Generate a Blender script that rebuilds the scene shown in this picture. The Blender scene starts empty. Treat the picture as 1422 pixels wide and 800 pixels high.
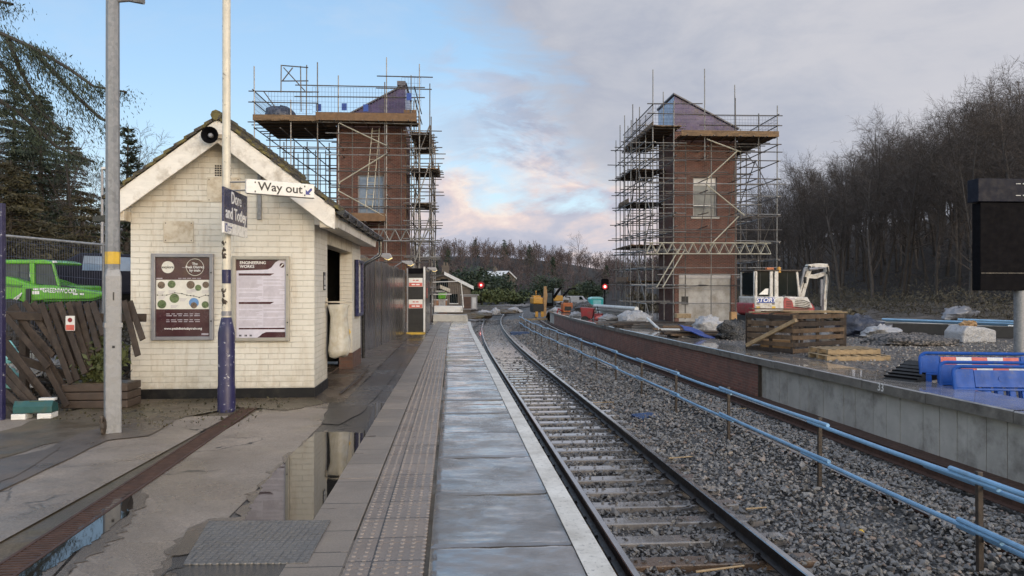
import bpy, math, random
import numpy as np
from mathutils import Vector, Matrix, Euler
rnd = random.Random(7)
D = bpy.data
SC = bpy.context.scene
COL = SC.collection
F = 1020.0           # focal length in photo pixels
EYE = 1.525

# ------------------------------------------------------------------ track geometry
def XC(Y):
    x = 2.36 - .082 * Y
    if Y > 27: x += .00085 * (Y - 27) ** 2
    return x
def SL(Y):
    return -.082 + (.0017 * (Y - 27) if Y > 27 else 0)
def G(Y): return -.008 * max(min(Y, 260), -20)
def T(d, Y, z=0.0):
    s = SL(Y); n = 1 / math.sqrt(1 + s * s)
    y = Y - d * s * n
    return Vector((XC(Y) + d * n, y, G(y) + z))
def HEAD(Y): return -math.atan(SL(Y))          # rotation about z that turns +Y along the track
def gp(px, py, e=EYE):                          # pixel on the sloping ground -> world point
    Y = e * F / (py - 400 - 8.16)
    return ((px - 711) / F * Y, Y)
def at(px, py, Y):                              # pixel at a known distance -> world point
    return Vector(((px - 711) / F * Y, Y, EYE + (400 - py) / F * Y))

# ------------------------------------------------------------------ object helpers
def tag(o, label=None, cat=None, group=None, kind=None):
    if label: o['label'] = label
    if cat: o['category'] = cat
    if group: o['group'] = group
    if kind: o['kind'] = kind
    return o
def empty(name, loc=(0, 0, 0), rotz=0.0, label=None, cat=None, group=None):
    o = D.objects.new(name, None); COL.objects.link(o)
    o.location = loc; o.rotation_euler = (0, 0, rotz); o.empty_display_size = .2
    return tag(o, label, cat, group)

class MB:
    """Collects polygons with box-projected uv (metres)."""
    def __init__(s): s.v = []; s.f = []; s.uv = {}; s.m = []; s.mi = 0; s.M = None
    def add(s, vs, fs, uvs=None):
        b = len(s.v)
        if s.M is not None: vs = [s.M @ Vector(p) for p in vs]
        s.v.extend([tuple(p) for p in vs])
        for i, f in enumerate(fs):
            if uvs: s.uv[len(s.f)] = uvs[i]
            s.f.append([b + k for k in f]); s.m.append(s.mi)
        return s
    def box(s, x0, x1, y0, y1, z0, z1):
        v = [(x0,y0,z0),(x1,y0,z0),(x1,y1,z0),(x0,y1,z0),(x0,y0,z1),(x1,y0,z1),(x1,y1,z1),(x0,y1,z1)]
        return s.add(v, [(0,3,2,1),(4,5,6,7),(0,1,5,4),(1,2,6,5),(2,3,7,6),(3,0,4,7)])
    def cbox(s, c, size, rot=None):
        c = Vector(c); h = [k / 2 for k in size]
        R = Euler(rot).to_matrix() if rot is not None and not isinstance(rot, Matrix) else (rot or Matrix.Identity(3))
        v = [c + R @ Vector((i*h[0], j*h[1], k*h[2])) for k in (-1,1) for i, j in ((-1,-1),(1,-1),(1,1),(-1,1))]
        return s.add(v, [(0,3,2,1),(4,5,6,7),(0,1,5,4),(1,2,6,5),(2,3,7,6),(3,0,4,7)])
    def beam(s, p0, p1, w, h, up=(0, 0, 1)):
        p0 = Vector(p0); p1 = Vector(p1); d = (p1 - p0).normalized(); up = Vector(up)
        if abs(d.dot(up)) > .99: up = Vector((0, 1, 0))
        sd = d.cross(up).normalized(); u = sd.cross(d)
        v = [p + sd * (i*w/2) + u * (j*h/2) for p in (p0, p1) for i, j in ((-1,-1),(1,-1),(1,1),(-1,1))]
        return s.add(v, [(0,1,2,3),(7,6,5,4),(0,4,5,1),(1,5,6,2),(2,6,7,3),(3,7,4,0)])
    def tube(s, p0, p1, r, n=8, r2=None, cap=True):
        return s.path([p0, p1], [r, r if r2 is None else r2], n, cap)
    def path(s, pts, rs, n=8, cap=True):
        pts = [Vector(p) for p in pts]
        if not hasattr(rs, '__len__'): rs = [rs] * len(pts)
        vs = []; ref = None
        for i, p in enumerate(pts):
            d = (pts[min(i+1, len(pts)-1)] - pts[max(i-1, 0)]).normalized()
            if ref is None:
                ref = Vector((0, 0, 1)) if abs(d.z) < .9 else Vector((1, 0, 0))
            a = d.cross(ref).normalized(); b = d.cross(a).normalized(); ref = a.cross(d) * 1.0
            ref = -b
            for k in range(n):
                t = 2 * math.pi * k / n
                vs.append(p + a * (rs[i] * math.cos(t)) + b * (rs[i] * math.sin(t)))
        fs = []
        for i in range(len(pts) - 1):
            for k in range(n):
                q = (k + 1) % n
                fs.append((i*n + k, i*n + q, (i+1)*n + q, (i+1)*n + k))
        if cap:
            fs.append(tuple(range(n - 1, -1, -1))); fs.append(tuple((len(pts)-1)*n + k for k in range(n)))
        return s.add(vs, fs)
    def prism(s, poly, a0, a1, axis='y'):
        """poly: 2-D outline; extruded from a0 to a1 along axis (x: poly is (y,z); y: (x,z); z: (x,y))."""
        def P(q, a): return {'x': (a, q[0], q[1]), 'y': (q[0], a, q[1]), 'z': (q[0], q[1], a)}[axis]
        n = len(poly); vs = [P(q, a0) for q in poly] + [P(q, a1) for q in poly]
        fs = [tuple(range(n)), tuple(range(2*n - 1, n - 1, -1))]
        fs += [(k, k + n, (k+1) % n + n, (k+1) % n) for k in range(n)]
        return s.add(vs, fs)
    def lathe(s, prof, n=16, c=(0, 0, 0)):
        c = Vector(c); vs = [c + Vector((r*math.cos(2*math.pi*k/n), r*math.sin(2*math.pi*k/n), z)) for r, z in prof for k in range(n)]
        fs = [(i*n+k, i*n+(k+1) % n, (i+1)*n+(k+1) % n, (i+1)*n+k) for i in range(len(prof)-1) for k in range(n)]
        fs.append(tuple(range(n-1, -1, -1))); fs.append(tuple((len(prof)-1)*n + k for k in range(n)))
        return s.add(vs, fs)
    def blob(s, c, size, seed=0, n=10, m=7, amp=.18, flat=None):
        r = random.Random(seed); c = Vector(c); vs = []; fs = []
        ph = [r.uniform(0, 6.28) for _ in range(6)]
        for i in range(m + 1):
            th = math.pi * i / m
            for k in range(n):
                a = 2*math.pi*k/n
                q = 1 + amp*(math.sin(2*a+ph[0])*math.sin(th*2+ph[1]) + .6*math.sin(3*a+ph[2]+th*3) + .5*r.uniform(-1, 1))
                z = math.cos(th)*q
                if flat is not None: z = max(z, flat)
                vs.append(c + Vector((size[0]*math.sin(th)*math.cos(a)*q, size[1]*math.sin(th)*math.sin(a)*q, size[2]*z)))
        for i in range(m):
            for k in range(n):
                fs.append((i*n+k, (i+1)*n+k, (i+1)*n+(k+1) % n, i*n+(k+1) % n))
        return s.add(vs, fs)
    def build(s, name, mat, parent=None, bevel=0.0, smooth=False, loc=None, rotz=None, angle=35, fix=True):
        me = D.meshes.new(name); me.from_pydata(s.v, [], s.f)
        for m in (mat if isinstance(mat, (list, tuple)) else [mat]): me.materials.append(m)
        if any(s.m): me.polygons.foreach_set('material_index', s.m)
        uvl = me.uv_layers.new(name='UVMap')
        vs = s.v; uv = []
        for p in me.polygons:
            ex = s.uv.get(p.index)
            if ex: uv.extend(ex); continue
            nx, ny, nz = (abs(k) for k in p.normal)
            for vi in p.vertices:
                x, y, z = vs[vi]
                uv.append((x, y) if nz >= nx and nz >= ny else ((x, z) if ny >= nx else (y, z)))
        uvl.data.foreach_set('uv', [c for q in uv for c in q])
        if fix:
            import bmesh
            b = bmesh.new(); b.from_mesh(me); bmesh.ops.recalc_face_normals(b, faces=b.faces); b.to_mesh(me); b.free()
        if smooth:
            me.polygons.foreach_set('use_smooth', [True] * len(me.polygons))
            try: me.set_sharp_from_angle(angle=math.radians(angle))
            except Exception: pass
        me.update()
        o = D.objects.new(name, me); COL.objects.link(o)
        if parent is not None: o.parent = parent
        if loc is not None: o.location = loc
        if rotz is not None: o.rotation_euler = (0, 0, rotz)
        if bevel:
            md = o.modifiers.new('bevel', 'BEVEL'); md.width = bevel; md.segments = 2; md.limit_method = 'ANGLE'; md.angle_limit = math.radians(40)
        return o

def mesh_np(name, V, Fc, mat, parent=None, smooth=False, mi=None):
    """V (n,3), Fc (m,k) with constant k."""
    me = D.meshes.new(name); V = np.asarray(V, dtype=np.float32); Fc = np.asarray(Fc, dtype=np.int32)
    m, k = Fc.shape
    me.vertices.add(len(V)); me.vertices.foreach_set('co', V.ravel())
    me.loops.add(m*k); me.loops.foreach_set('vertex_index', Fc.ravel())
    me.polygons.add(m); me.polygons.foreach_set('loop_start', np.arange(0, m*k, k, dtype=np.int32))
    for mm in (mat if isinstance(mat, (list, tuple)) else [mat]): me.materials.append(mm)
    if mi is not None: me.polygons.foreach_set('material_index', np.asarray(mi, dtype=np.int32))
    me.polygons.foreach_set('use_smooth', np.full(m, smooth))
    me.update(calc_edges=True); me.validate()
    o = D.objects.new(name, me); COL.objects.link(o)
    if parent is not None: o.parent = parent
    return o

def strip(name, d0, d1, Y0, Y1, z, mat, step=1.0, nd=1, thick=None, zf=None, parent=None):
    """sheet along the track, uv = (d, Y) metres; thick gives it a body."""
    mb = MB(); n = max(1, int(round((Y1 - Y0) / step)))
    Ys = [Y0 + (Y1 - Y0)*i/n for i in range(n+1)]; ds = [d0 + (d1-d0)*j/nd for j in range(nd+1)]
    zz = zf or (lambda d, Y: z)
    vs = [T(d, Y, zz(d, Y)) for Y in Ys for d in ds]
    w = nd + 1; fs = []; us = []
    for i in range(n):
        for j in range(nd):
            fs.append((i*w+j, i*w+j+1, (i+1)*w+j+1, (i+1)*w+j)); us.append([(ds[j],Ys[i]),(ds[j+1],Ys[i]),(ds[j+1],Ys[i+1]),(ds[j],Ys[i+1])])
    mb.add(vs, fs, us)
    if thick:
        for dd, sgn in ((d0, -1), (d1, 1)):
            vs = [T(dd, Y, zz(dd, Y) - q) for Y in Ys for q in (0, thick)]
            mb.add(vs, [(2*i, 2*i+1, 2*i+3, 2*i+2) if sgn < 0 else (2*i+2, 2*i+3, 2*i+1, 2*i) for i in range(n)],
                   [[(Ys[i],0),(Ys[i],-thick),(Ys[i+1],-thick),(Ys[i+1],0)] if sgn < 0 else [(Ys[i+1],0),(Ys[i+1],-thick),(Ys[i],-thick),(Ys[i],0)] for i in range(n)])
        for Y, a in ((Y0, 0), (Y1, 1)):
            q = [T(d0, Y, zz(d0, Y)-thick), T(d1, Y, zz(d1, Y)-thick), T(d1, Y, zz(d1, Y)), T(d0, Y, zz(d0, Y))]
            mb.add(q, [(0, 1, 2, 3) if a == 0 else (3, 2, 1, 0)], [[(d0,-thick),(d1,-thick),(d1,0),(d0,0)]])
    return mb.build(name, mat, parent, fix=False)

def wallstrip(name, d, Y0, Y1, z0, z1, thick, mat, step=1.0):
    """vertical wall following the track, front face at d facing the track (towards smaller d)."""
    mb = MB(); n = max(1, int(round((Y1-Y0)/step))); Ys = [Y0+(Y1-Y0)*i/n for i in range(n+1)]
    for dd, flip in ((d, 0), (d + thick, 1)):
        vs = [T(dd, Y, z) for Y in Ys for z in (z0, z1)]
        fs = [(2*i, 2*i+1, 2*i+3, 2*i+2) for i in range(n)]; us = [[(Ys[i],z0),(Ys[i],z1),(Ys[i+1],z1),(Ys[i+1],z0)] for i in range(n)]
        mb.add(vs, fs, us)
    for z in (z0, z1):
        vs = [T(dd, Y, z) for Y in Ys for dd in (d, d+thick)]
        mb.add(vs, [(2*i, 2*i+1, 2*i+3, 2*i+2) for i in range(n)])
    for Y in (Y0, Y1):
        mb.add([T(d, Y, z0), T(d+thick, Y, z0), T(d+thick, Y, z1), T(d, Y, z1)], [(0,1,2,3)])
    return mb.build(name, mat, fix=False)

def copy_tree(o, parent=None):
    c = o.copy(); COL.objects.link(c)
    if parent is not None: c.parent = parent
    for ch in list(o.children): copy_tree(ch, c)
    return c

def scrawl(n, w, h, mat, parent, name, x, y, z, seed=1):
    """a line of print too small to read: n short words of uneven length"""
    r = random.Random(seed); ws = [r.uniform(.6, 1.5) for _ in range(n)]; k = w/(sum(ws)+.35*(n-1)); m = MB(); p = x-w/2
    for q in ws:
        m.box(p, p+q*k, y, y+.0011, z-h/2, z+h/2); p += (q+.35)*k
    return m.build(name, mat, parent)
# ------------------------------------------------------------------ lettering
TXT = {}
def text(s, size, mat, parent, name, loc, rot=(0, 0, 0), sx=1.0, align='CENTER', depth=.0015, shear=0.0, label=None):
    key = (s, align, depth, shear)
    if key not in TXT:
        c = D.curves.new('lettering', 'FONT'); c.body = s; c.size = 1; c.align_x = align; c.align_y = 'CENTER'; c.extrude = depth; c.shear = shear
        c.resolution_u = 3; c.offset = .014; c.space_line = .95
        o = D.objects.new('tmp_lettering', c); COL.objects.link(o)
        dg = bpy.context.evaluated_depsgraph_get(); me = D.meshes.new_from_object(o.evaluated_get(dg)); D.objects.remove(o); D.curves.remove(c)
        TXT[key] = me
    me = TXT[key].copy(); me.name = name; me.materials.clear(); me.materials.append(mat)
    o = D.objects.new(name, me); COL.objects.link(o)
    if parent is not None: o.parent = parent
    o.location = loc; o.rotation_euler = rot; o.scale = (size*sx, size, 1)
    return o
# ------------------------------------------------------------------ materials
class NG:
    def __init__(s, name):
        s.mat = D.materials.new(name); s.mat.use_nodes = True
        s.t = s.mat.node_tree; s.N = s.t.nodes; s.bsdf = s.N['Principled BSDF']
        s.out = s.N['Material Output']; s._c = {}
    def n(s, typ, ins=None, **props):
        nd = s.N.new('ShaderNode' + typ)
        for k, v in props.items(): setattr(nd, k, v)
        for k, v in (ins or {}).items(): s.set(nd.inputs[k], v)
        return nd
    def set(s, sock, v):
        if isinstance(v, bpy.types.NodeSocket): s.t.links.new(v, sock)
        elif isinstance(v, (tuple, list)) and sock.type == 'RGBA' and len(v) == 3: sock.default_value = (*v, 1)
        else: sock.default_value = v
    def coord(s, kind='Object'):
        if kind not in s._c:
            if kind == 'World': s._c[kind] = s.n('NewGeometry').outputs['Position']
            else: s._c[kind] = s.n('TexCoord').outputs[kind]
        return s._c[kind]
    def noise(s, scale, co='Object', detail=5, rough=.6, dist=0, stretch=None):
        v = s.coord(co) if isinstance(co, str) else co
        if stretch: v = s.n('Mapping', {'Vector': v, 'Scale': stretch}).outputs[0]
        return s.n('TexNoise', {'Vector': v, 'Scale': scale, 'Detail': detail, 'Roughness': rough, 'Distortion': dist}).outputs['Fac']
    def ramp(s, fac, stops, interp='LINEAR'):
        r = s.n('ValToRGB', {'Fac': fac}); r.color_ramp.interpolation = interp
        e = r.color_ramp.elements
        for i, (p, c) in enumerate(stops):
            if not hasattr(c, '__len__'): c = (c, c, c)
            if i < 2: e[i].position = p; e[i].color = (*c, 1)
            else: q = e.new(p); q.color = (*c, 1)
        return r.outputs[0]
    def mix(s, fac, a, b, mode='MIX'):
        m = s.n('Mix', data_type='RGBA', blend_type=mode)
        s.set(m.inputs[0], fac); s.set(m.inputs[6], a); s.set(m.inputs[7], b)
        return m.outputs[2]
    def math(s, op, a, b=0.0, clamp=False):
        m = s.n('Math', operation=op, use_clamp=clamp); s.set(m.inputs[0], a); s.set(m.inputs[1], b); return m.outputs[0]
    def mapr(s, v, a, b, c=0.0, d=1.0):
        return s.n('MapRange', {'Value': v, 'From Min': a, 'From Max': b, 'To Min': c, 'To Max': d}).outputs[0]
    def bump(s, h, strength=.3, dist=.01, normal=None):
        ins = {'Height': h, 'Strength': strength, 'Distance': dist}
        if normal is not None: ins['Normal'] = normal
        return s.n('Bump', ins).outputs[0]
    def fin(s, color=None, rough=None, metal=None, normal=None, **kw):
        b = s.bsdf
        if color is not None: s.set(b.inputs['Base Color'], color)
        if rough is not None: s.set(b.inputs['Roughness'], rough)
        if metal is not None: s.set(b.inputs['Metallic'], metal)
        if normal is not None: s.set(b.inputs['Normal'], normal)
        for k, v in kw.items(): s.set(b.inputs[k.replace('_', ' ')], v)
        return s.mat
def sc(c, k): return tuple(min(1, x*k) for x in c)

def plain(name, c, rough=.6, var=.25, scale=6, metal=0, bump=.15, bscale=50, co='Object', bdist=.01, dirt=None, dscale=2.0, dlo=.5, dhi=.72, rvar=.12, coat=0, stretch=None, spec=None):
    g = NG(name)
    n = g.noise(scale, co, 6, .65, stretch=stretch)
    col = g.mix(g.mapr(n, .3, .7), sc(c, 1-var), sc(c, 1+var))
    if dirt: col = g.mix(g.mapr(g.noise(dscale, co, 8, .7), dlo, dhi), col, dirt)
    r = g.mapr(g.noise(scale*1.7, co, 4), .3, .7, max(.02, rough-rvar), min(1, rough+rvar))
    kw = {}
    if coat: kw['Coat_Weight'] = coat
    if spec is not None: kw['Specular_IOR_Level'] = spec
    return g.fin(col, r, metal, g.bump(g.noise(bscale, co, 4), bump, bdist) if bump else None, **kw)

def brick(name, c1, c2, mortar, w=.225, h=.075, ms=.006, rough=.75, dirt=None, dlo=.5, dhi=.75, bump=.6, wet=0):
    g = NG(name); uv = g.coord('UV')
    b = g.n('TexBrick', {'Vector': uv, 'Color1': (*c1, 1), 'Color2': (*c2, 1), 'Mortar': (*mortar, 1), 'Scale': 1, 'Mortar Size': ms, 'Mortar Smooth': .2, 'Bias': -.1, 'Brick Width': w, 'Row Height': h})
    col = g.mix(.55, b.outputs[0], g.mix(g.mapr(g.noise(2.2, 'UV', 8, .7), .3, .7), (.45, .45, .45), (1, 1, 1)), 'MULTIPLY')
    col = g.mix(.4, col, g.mix(g.noise(60, 'UV', 3), (.5, .5, .5), (1.3, 1.3, 1.3)), 'MULTIPLY')
    if dirt: col = g.mix(g.mapr(g.noise(1.1, 'UV', 8, .72), dlo, dhi), col, dirt)
    hgt = g.math('ADD', g.math('MULTIPLY', b.outputs[1], -1), g.math('MULTIPLY', g.noise(80, 'UV', 3), .35))
    return g.fin(col, g.mapr(g.noise(3, 'UV', 5), .3, .7, rough-.18-wet, rough+.1), 0, g.bump(hgt, bump, .008))

M = {}
# station paintwork: cream over brick
def m_cream():
    g = NG('cream_painted_brick'); uv = g.coord('UV')
    warp = g.n('VectorMath', {0: uv, 1: g.n('VectorMath', {0: g.n('TexNoise', {'Vector': uv, 'Scale': 9, 'Detail': 2}).outputs['Color'], 1: (.006, .006, 0)}, operation='MULTIPLY').outputs[0]}, operation='ADD').outputs[0]
    b = g.n('TexBrick', {'Vector': warp, 'Color1': (1, 1, 1, 1), 'Color2': (.93, .93, .93, 1), 'Mortar': (.66, .63, .58, 1), 'Scale': 1, 'Mortar Size': .005, 'Mortar Smooth': .5, 'Bias': 0, 'Brick Width': .33, 'Row Height': .082})
    base = g.mix(g.mapr(g.noise(.9, 'UV', 7, .65), .35, .65), (.57, .54, .475), (.69, .665, .60))
    joint_fade = g.mapr(g.noise(3.5, 'UV', 4), .4, .65)  # random mask for where the mortar joints show
    mort = g.mix(joint_fade, (1, 1, 1), b.outputs[0])
    col = g.mix(.75, base, mort, 'MULTIPLY')
    z = g.n('SeparateXYZ', {0: uv}).outputs[1]
    streak = g.noise(5, 'UV', 6, .7, stretch=(1.6, .22, 1))
    col = g.mix(g.math('MULTIPLY', g.mapr(streak, .50, .74), .6), col, (.40, .32, .22))
    edge_ = g.mapr(g.noise(1.3, 'UV', 9, .75, .5), .58, .66); col = g.mix(g.math('MULTIPLY', edge_, .35), col, (.50, .46, .38))
    low = g.math('MULTIPLY', g.mapr(z, .55, .12), g.mapr(g.noise(6, 'UV', 6, .7), .35, .75))
    col = g.mix(g.math('MULTIPLY', low, .85), col, (.28, .24, .17))
    spots = g.mapr(g.noise(22, 'UV', 3, .8), .70, .78)
    col = g.mix(g.math('MULTIPLY', spots, .7), col, (.30, .19, .11))
    rust = g.math('MULTIPLY', g.mapr(g.noise(3.0, 'UV', 8, .75, stretch=(1, 2.4, 1)), .60, .72), .5)
    col = g.mix(rust, col, (.34, .22, .12))
    hgt = g.math('ADD', g.math('MULTIPLY', b.outputs[1], -1), g.math('MULTIPLY', g.noise(45, 'UV', 4), .25))
    return g.fin(col, g.mapr(g.noise(4, 'UV', 4), .3, .7, .38, .62), 0, g.bump(hgt, .8, .010))
M['cream'] = m_cream()
M['cream_flat'] = plain('cream_paint', (.56, .51, .42), .45, .1, 4, dirt=(.33, .25, .16), dlo=.44, dhi=.68, dscale=5)
M['white_barge'] = plain('aged_white_paint', (.74, .71, .66), .45, .1, 5, bump=.2, bscale=25, dirt=(.30, .25, .19), dscale=3, dlo=.5, dhi=.76, stretch=(1, 1, 3))
M['soffit'] = plain('soffit_paint', (.52, .47, .38), .6, .15, 4, dirt=(.22, .18, .13), dscale=2.5)
M['plinth'] = plain('black_plinth_paint', (.009, .009, .010), .55, .3, 6, dirt=(.03, .028, .024), dscale=5, spec=.25)
M['roof_tile'] = None
def m_roof():
    g = NG('mossy_roof_tile')
    b = g.n('TexBrick', {'Vector': g.coord('UV'), 'Color1': (.075, .065, .06, 1), 'Color2': (.05, .045, .043, 1), 'Mortar': (.015, .015, .015, 1), 'Scale': 1, 'Mortar Size': .008, 'Brick Width': .27, 'Row Height': .17})
    moss = g.mapr(g.noise(7, 'Object', 7, .75), .46, .58)
    col = g.mix(moss, b.outputs[0], g.mix(g.noise(30), (.10, .085, .025), (.20, .165, .06)))
    return g.fin(col, .8, 0, g.bump(g.math('ADD', g.noise(28, 'Object', 5), g.math('MULTIPLY', b.outputs[1], -1)), .8, .02))
M['roof_tile'] = m_roof()
M['black_gutter'] = plain('black_gutter_plastic', (.015, .015, .016), .25, .2, 9, bump=.05)
M['dark'] = plain('black_paint_and_shade', (.012, .012, .013), .6, .3, 4)  # shared near-black: black parts, holes and the painted gloom of the shelter
M['black_metal'] = plain('black_coated_metal', (.0050, .0046, .0060), .7, .25, 5, bump=.08, spec=.06)
M['navy_metal'] = plain('navy_coated_metal', (.012, .013, .022), .55, .2, 5, spec=.12)
M['galv'] = None
def m_galv():
    g = NG('galvanised_steel')
    v = g.n('TexVoronoi', {'Vector': g.coord('Object'), 'Scale': 28, 'Randomness': 1}).outputs['Color']
    sp = g.n('SeparateColor', {0: v}).outputs[0]
    col = g.mix(g.math('ADD', g.math('MULTIPLY', sp, .5), g.math('MULTIPLY', g.noise(7, 'Object', 7, .7), .5)), (.15, .157, .17), (.31, .315, .33))
    col = g.mix(g.mapr(g.noise(5, 'Object', 8, .75, stretch=(1, 1, .25)), .55, .75), col, (.13, .125, .12))
    return g.fin(col, g.mapr(sp, 0, 1, .45, .65), .35, g.bump(g.noise(60), .1, .004))
M['galv'] = m_galv()
M['scaf'] = plain('scaffold_steel', (.235, .232, .228), .48, .4, 3, .5, bump=.1, dirt=(.10, .06, .04), dscale=6, dlo=.5, dhi=.7)
M['scaf_dark'] = plain('weathered_scaffold_steel', (.10, .095, .092), .5, .35, 3, .4, bump=.1, dirt=(.09, .05, .03), dscale=6)
M['scaf_pale'] = plain('pale_aluminium', (.38, .36, .29), .45, .25, 3, .3, bump=.1)
M['board'] = plain('scaffold_board', (.15, .095, .052), .8, .4, 5, bump=.4, bscale=30, dirt=(.05, .035, .025), stretch=(.3, 3, 3))
M['board_new'] = plain('orange_timber', (.14, .082, .044), .75, .3, 5, bump=.3, bscale=30, dirt=(.16, .09, .04))
M['wire'] = plain('guard_mesh_wire', (.07, .08, .13), .5, .2, 5, .3, bump=0)
M['tower_brick'] = brick('tower_red_brick', (.165, .056, .038), (.088, .033, .026), (.21, .165, .14), dirt=(.10, .05, .042), dlo=.5, dhi=.8, ms=.008)
M['wall_brick'] = brick('platform_wall_brick', (.29, .115, .08), (.17, .075, .056), (.30, .25, .21), dirt=(.11, .068, .055), dlo=.46, dhi=.72, rough=.65)
M['pier_brick'] = brick('brown_pier_brick', (.14, .065, .045), (.08, .042, .034), (.10, .085, .07), rough=.6)
M['membrane'] = plain('purple_roof_membrane', (.060, .040, .115), .42, .35, 2.2, bump=.25, bscale=9, dirt=(.085, .06, .065), dscale=1.8)
M['membrane_sky'] = plain('sky_tinted_membrane', (.25, .31, .45), .4, .25, 2, bump=.2, bscale=9)  # sky reflection on the high sides, put into a paler membrane colour
M['slate'] = plain('dark_roof_sheet', (.10, .095, .11), .5, .3, 2, bump=.2)
M['shutter'] = plain('grey_door_boarding', (.36, .35, .34), .55, .14, 2.4, bump=.2, bscale=14, dirt=(.19, .165, .135), dscale=1.4, dlo=.42, dhi=.72)
M['window_board'] = plain('grey_window_board', (.17, .185, .19), .4, .25, 1.5, bump=.15)
M['white_board'] = plain('white_board', (.62, .62, .62), .5, .12, 4, dirt=(.3, .28, .25))
M['glass_dark'] = plain('dark_window_glass', (.006, .010, .011), .16, .5, 1.2, bump=0, rvar=.03, spec=.06)
M['glass_blue'] = plain('reflecting_window_glass', (.16, .22, .32), .08, .3, 1.6, bump=0, rvar=.04)
M['rail_side'] = plain('dark_rail_steel', (.013, .0105, .0095), .45, .35, 9, .1, bump=.3, bscale=40, dirt=(.032, .020, .014), dscale=5)
M['rail_top'] = plain('polished_rail_steel', (.42, .42, .43), .2, .12, 3, .9, bump=.02)
M['rust'] = plain('rusty_rail_steel', (.065, .032, .021), .7, .35, 9, .2, bump=.3, bscale=40)
M['rust_top'] = plain('dull_rail_head', (.34, .29, .26), .3, .25, 4, .7, bump=.05)
M['sleeper'] = plain('wet_concrete_sleeper', (.17, .155, .145), .10, .25, 7, bump=.25, bscale=40, dirt=(.10, .085, .072), dscale=4, dlo=.5, dhi=.7, rvar=.07, coat=.8)
M['sleeper_brown'] = plain('brown_wet_sleeper', (.10, .064, .042), .2, .35, 7, bump=.35, bscale=40, dirt=(.05, .037, .03), dscale=4)
M['clip'] = plain('rail_clip_iron', (.028, .024, .023), .5, .3, 12, .3)
# paving
def m_slab():
    g = NG('wet_riven_slab'); uv = g.coord('UV')
    n1 = g.noise(1.5, 'UV', 9, .62, .8, stretch=(1, 2.6, 1)); n2 = g.noise(7, 'UV', 8, .68, 1.2, stretch=(.8, 2.2, 1))
    col = g.mix(g.mapr(n1, .3, .7), (.085, .081, .078), (.185, .175, .163))
    col = g.mix(g.mapr(g.noise(.55, 'UV', 4), .45, .7), col, (.11, .092, .077))
    def terrace(v, k):
        t = g.math('MULTIPLY', v, k); f = g.math('FRACT', t); return g.math('ADD', g.math('FLOOR', t), g.math('POWER', f, 7.0))
    pool = g.mapr(g.noise(.8, 'UV', 5, .6), .44, .60)
    rough = g.math('MULTIPLY', g.mapr(g.noise(3.2, 'UV', 7, .65), .33, .68, .05, .42), g.math('SUBTRACT', 1.0, g.math('MULTIPLY', pool, .7)))
    grit = g.math('ADD', g.noise(38, 'UV', 5, .7), g.math('MULTIPLY', g.noise(9, 'UV', 6, .7, .5, stretch=(.7, 2.0, 1)), 1.6))
    nrm = g.n('Bump', {'Height': grit, 'Strength': g.mapr(pool, 0, 1, .7, .15), 'Distance': .011}).outputs[0]
    col = g.mix(g.math('MULTIPLY', pool, .35), col, (.06, .057, .058))
    return g.fin(col, rough, 0, nrm, Specular_IOR_Level=.7, Coat_Weight=g.mapr(g.noise(1.9, 'UV', 6, .65), .40, .56, .12, 1.0), Coat_IOR=1.75, Coat_Roughness=.04, Coat_Normal=g.n('Bump', {'Height': grit, 'Strength': g.mapr(pool, 0, 1, .22, .04), 'Distance': .006}).outputs[0])
M['slab'] = m_slab()
def m_white():
    g = NG('worn_white_edge_paint')
    chips = g.mapr(g.noise(26, 'UV', 8, .8), .55, .63)
    base = g.mix(g.mapr(g.noise(2, 'UV', 6, .7), .35, .7), (.42, .39, .34), (.74, .71, .65))
    col = g.mix(chips, base, (.20, .19, .175))
    return g.fin(col, g.mapr(g.noise(5, 'UV'), .3, .7, .35, .6), 0, g.bump(g.noise(55, 'UV', 4), .35, .004))
M['edge_white'] = m_white()
def m_paver(name, c1, c2, bw, bh, blister=0, rough=(.22, .5), gap=.006):
    g = NG(name); uv = g.coord('UV')
    b = g.n('TexBrick', {'Vector': uv, 'Color1': (*c1, 1), 'Color2': (*c2, 1), 'Mortar': (.035, .032, .03, 1), 'Scale': 1, 'Mortar Size': gap, 'Mortar Smooth': .1, 'Brick Width': bw, 'Row Height': bh}, offset=.0)
    big = g.mapr(g.noise(1.1, 'UV', 8, .7), .3, .7)
    col = g.mix(.6, b.outputs[0], g.mix(big, (.55, .53, .5), (1.15, 1.1, 1.05)), 'MULTIPLY')
    col = g.mix(.55, col, g.mix(g.mapr(g.noise(75, 'UV', 3, .8), .25, .75), (.35, .34, .33), (1.65, 1.6, 1.55)), 'MULTIPLY')
    h = g.math('ADD', g.math('MULTIPLY', b.outputs[1], -1.2), g.math('MULTIPLY', g.noise(120, 'UV', 3), .3))
    if blister:
        sp = g.n('SeparateXYZ', {0: uv}); k = 2*math.pi/.0667
        a = g.math('MULTIPLY', g.math('SINE', g.math('MULTIPLY', sp.outputs[0], k)), g.math('SINE', g.math('MULTIPLY', sp.outputs[1], k)))
        dots = g.mapr(a, .25, .6); h = g.math('ADD', h, g.math('MULTIPLY', dots, 1.1))
        col = g.mix(g.math('MULTIPLY', dots, .35), col, (.22, .20, .185))
    return g.fin(col, g.mapr(g.noise(1.7, 'UV', 6, .65), .35, .65, *rough), 0, g.bump(h, .7, .006))
M['tactile'] = m_paver('tactile_paving', (.235, .19, .158), (.19, .156, .133), .40, .40, 0, (.2, .5))
M['paver'] = m_paver('concrete_pavers', (.24, .202, .168), (.20, .17, .143), .9, .62, 0, (.3, .6))
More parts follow.
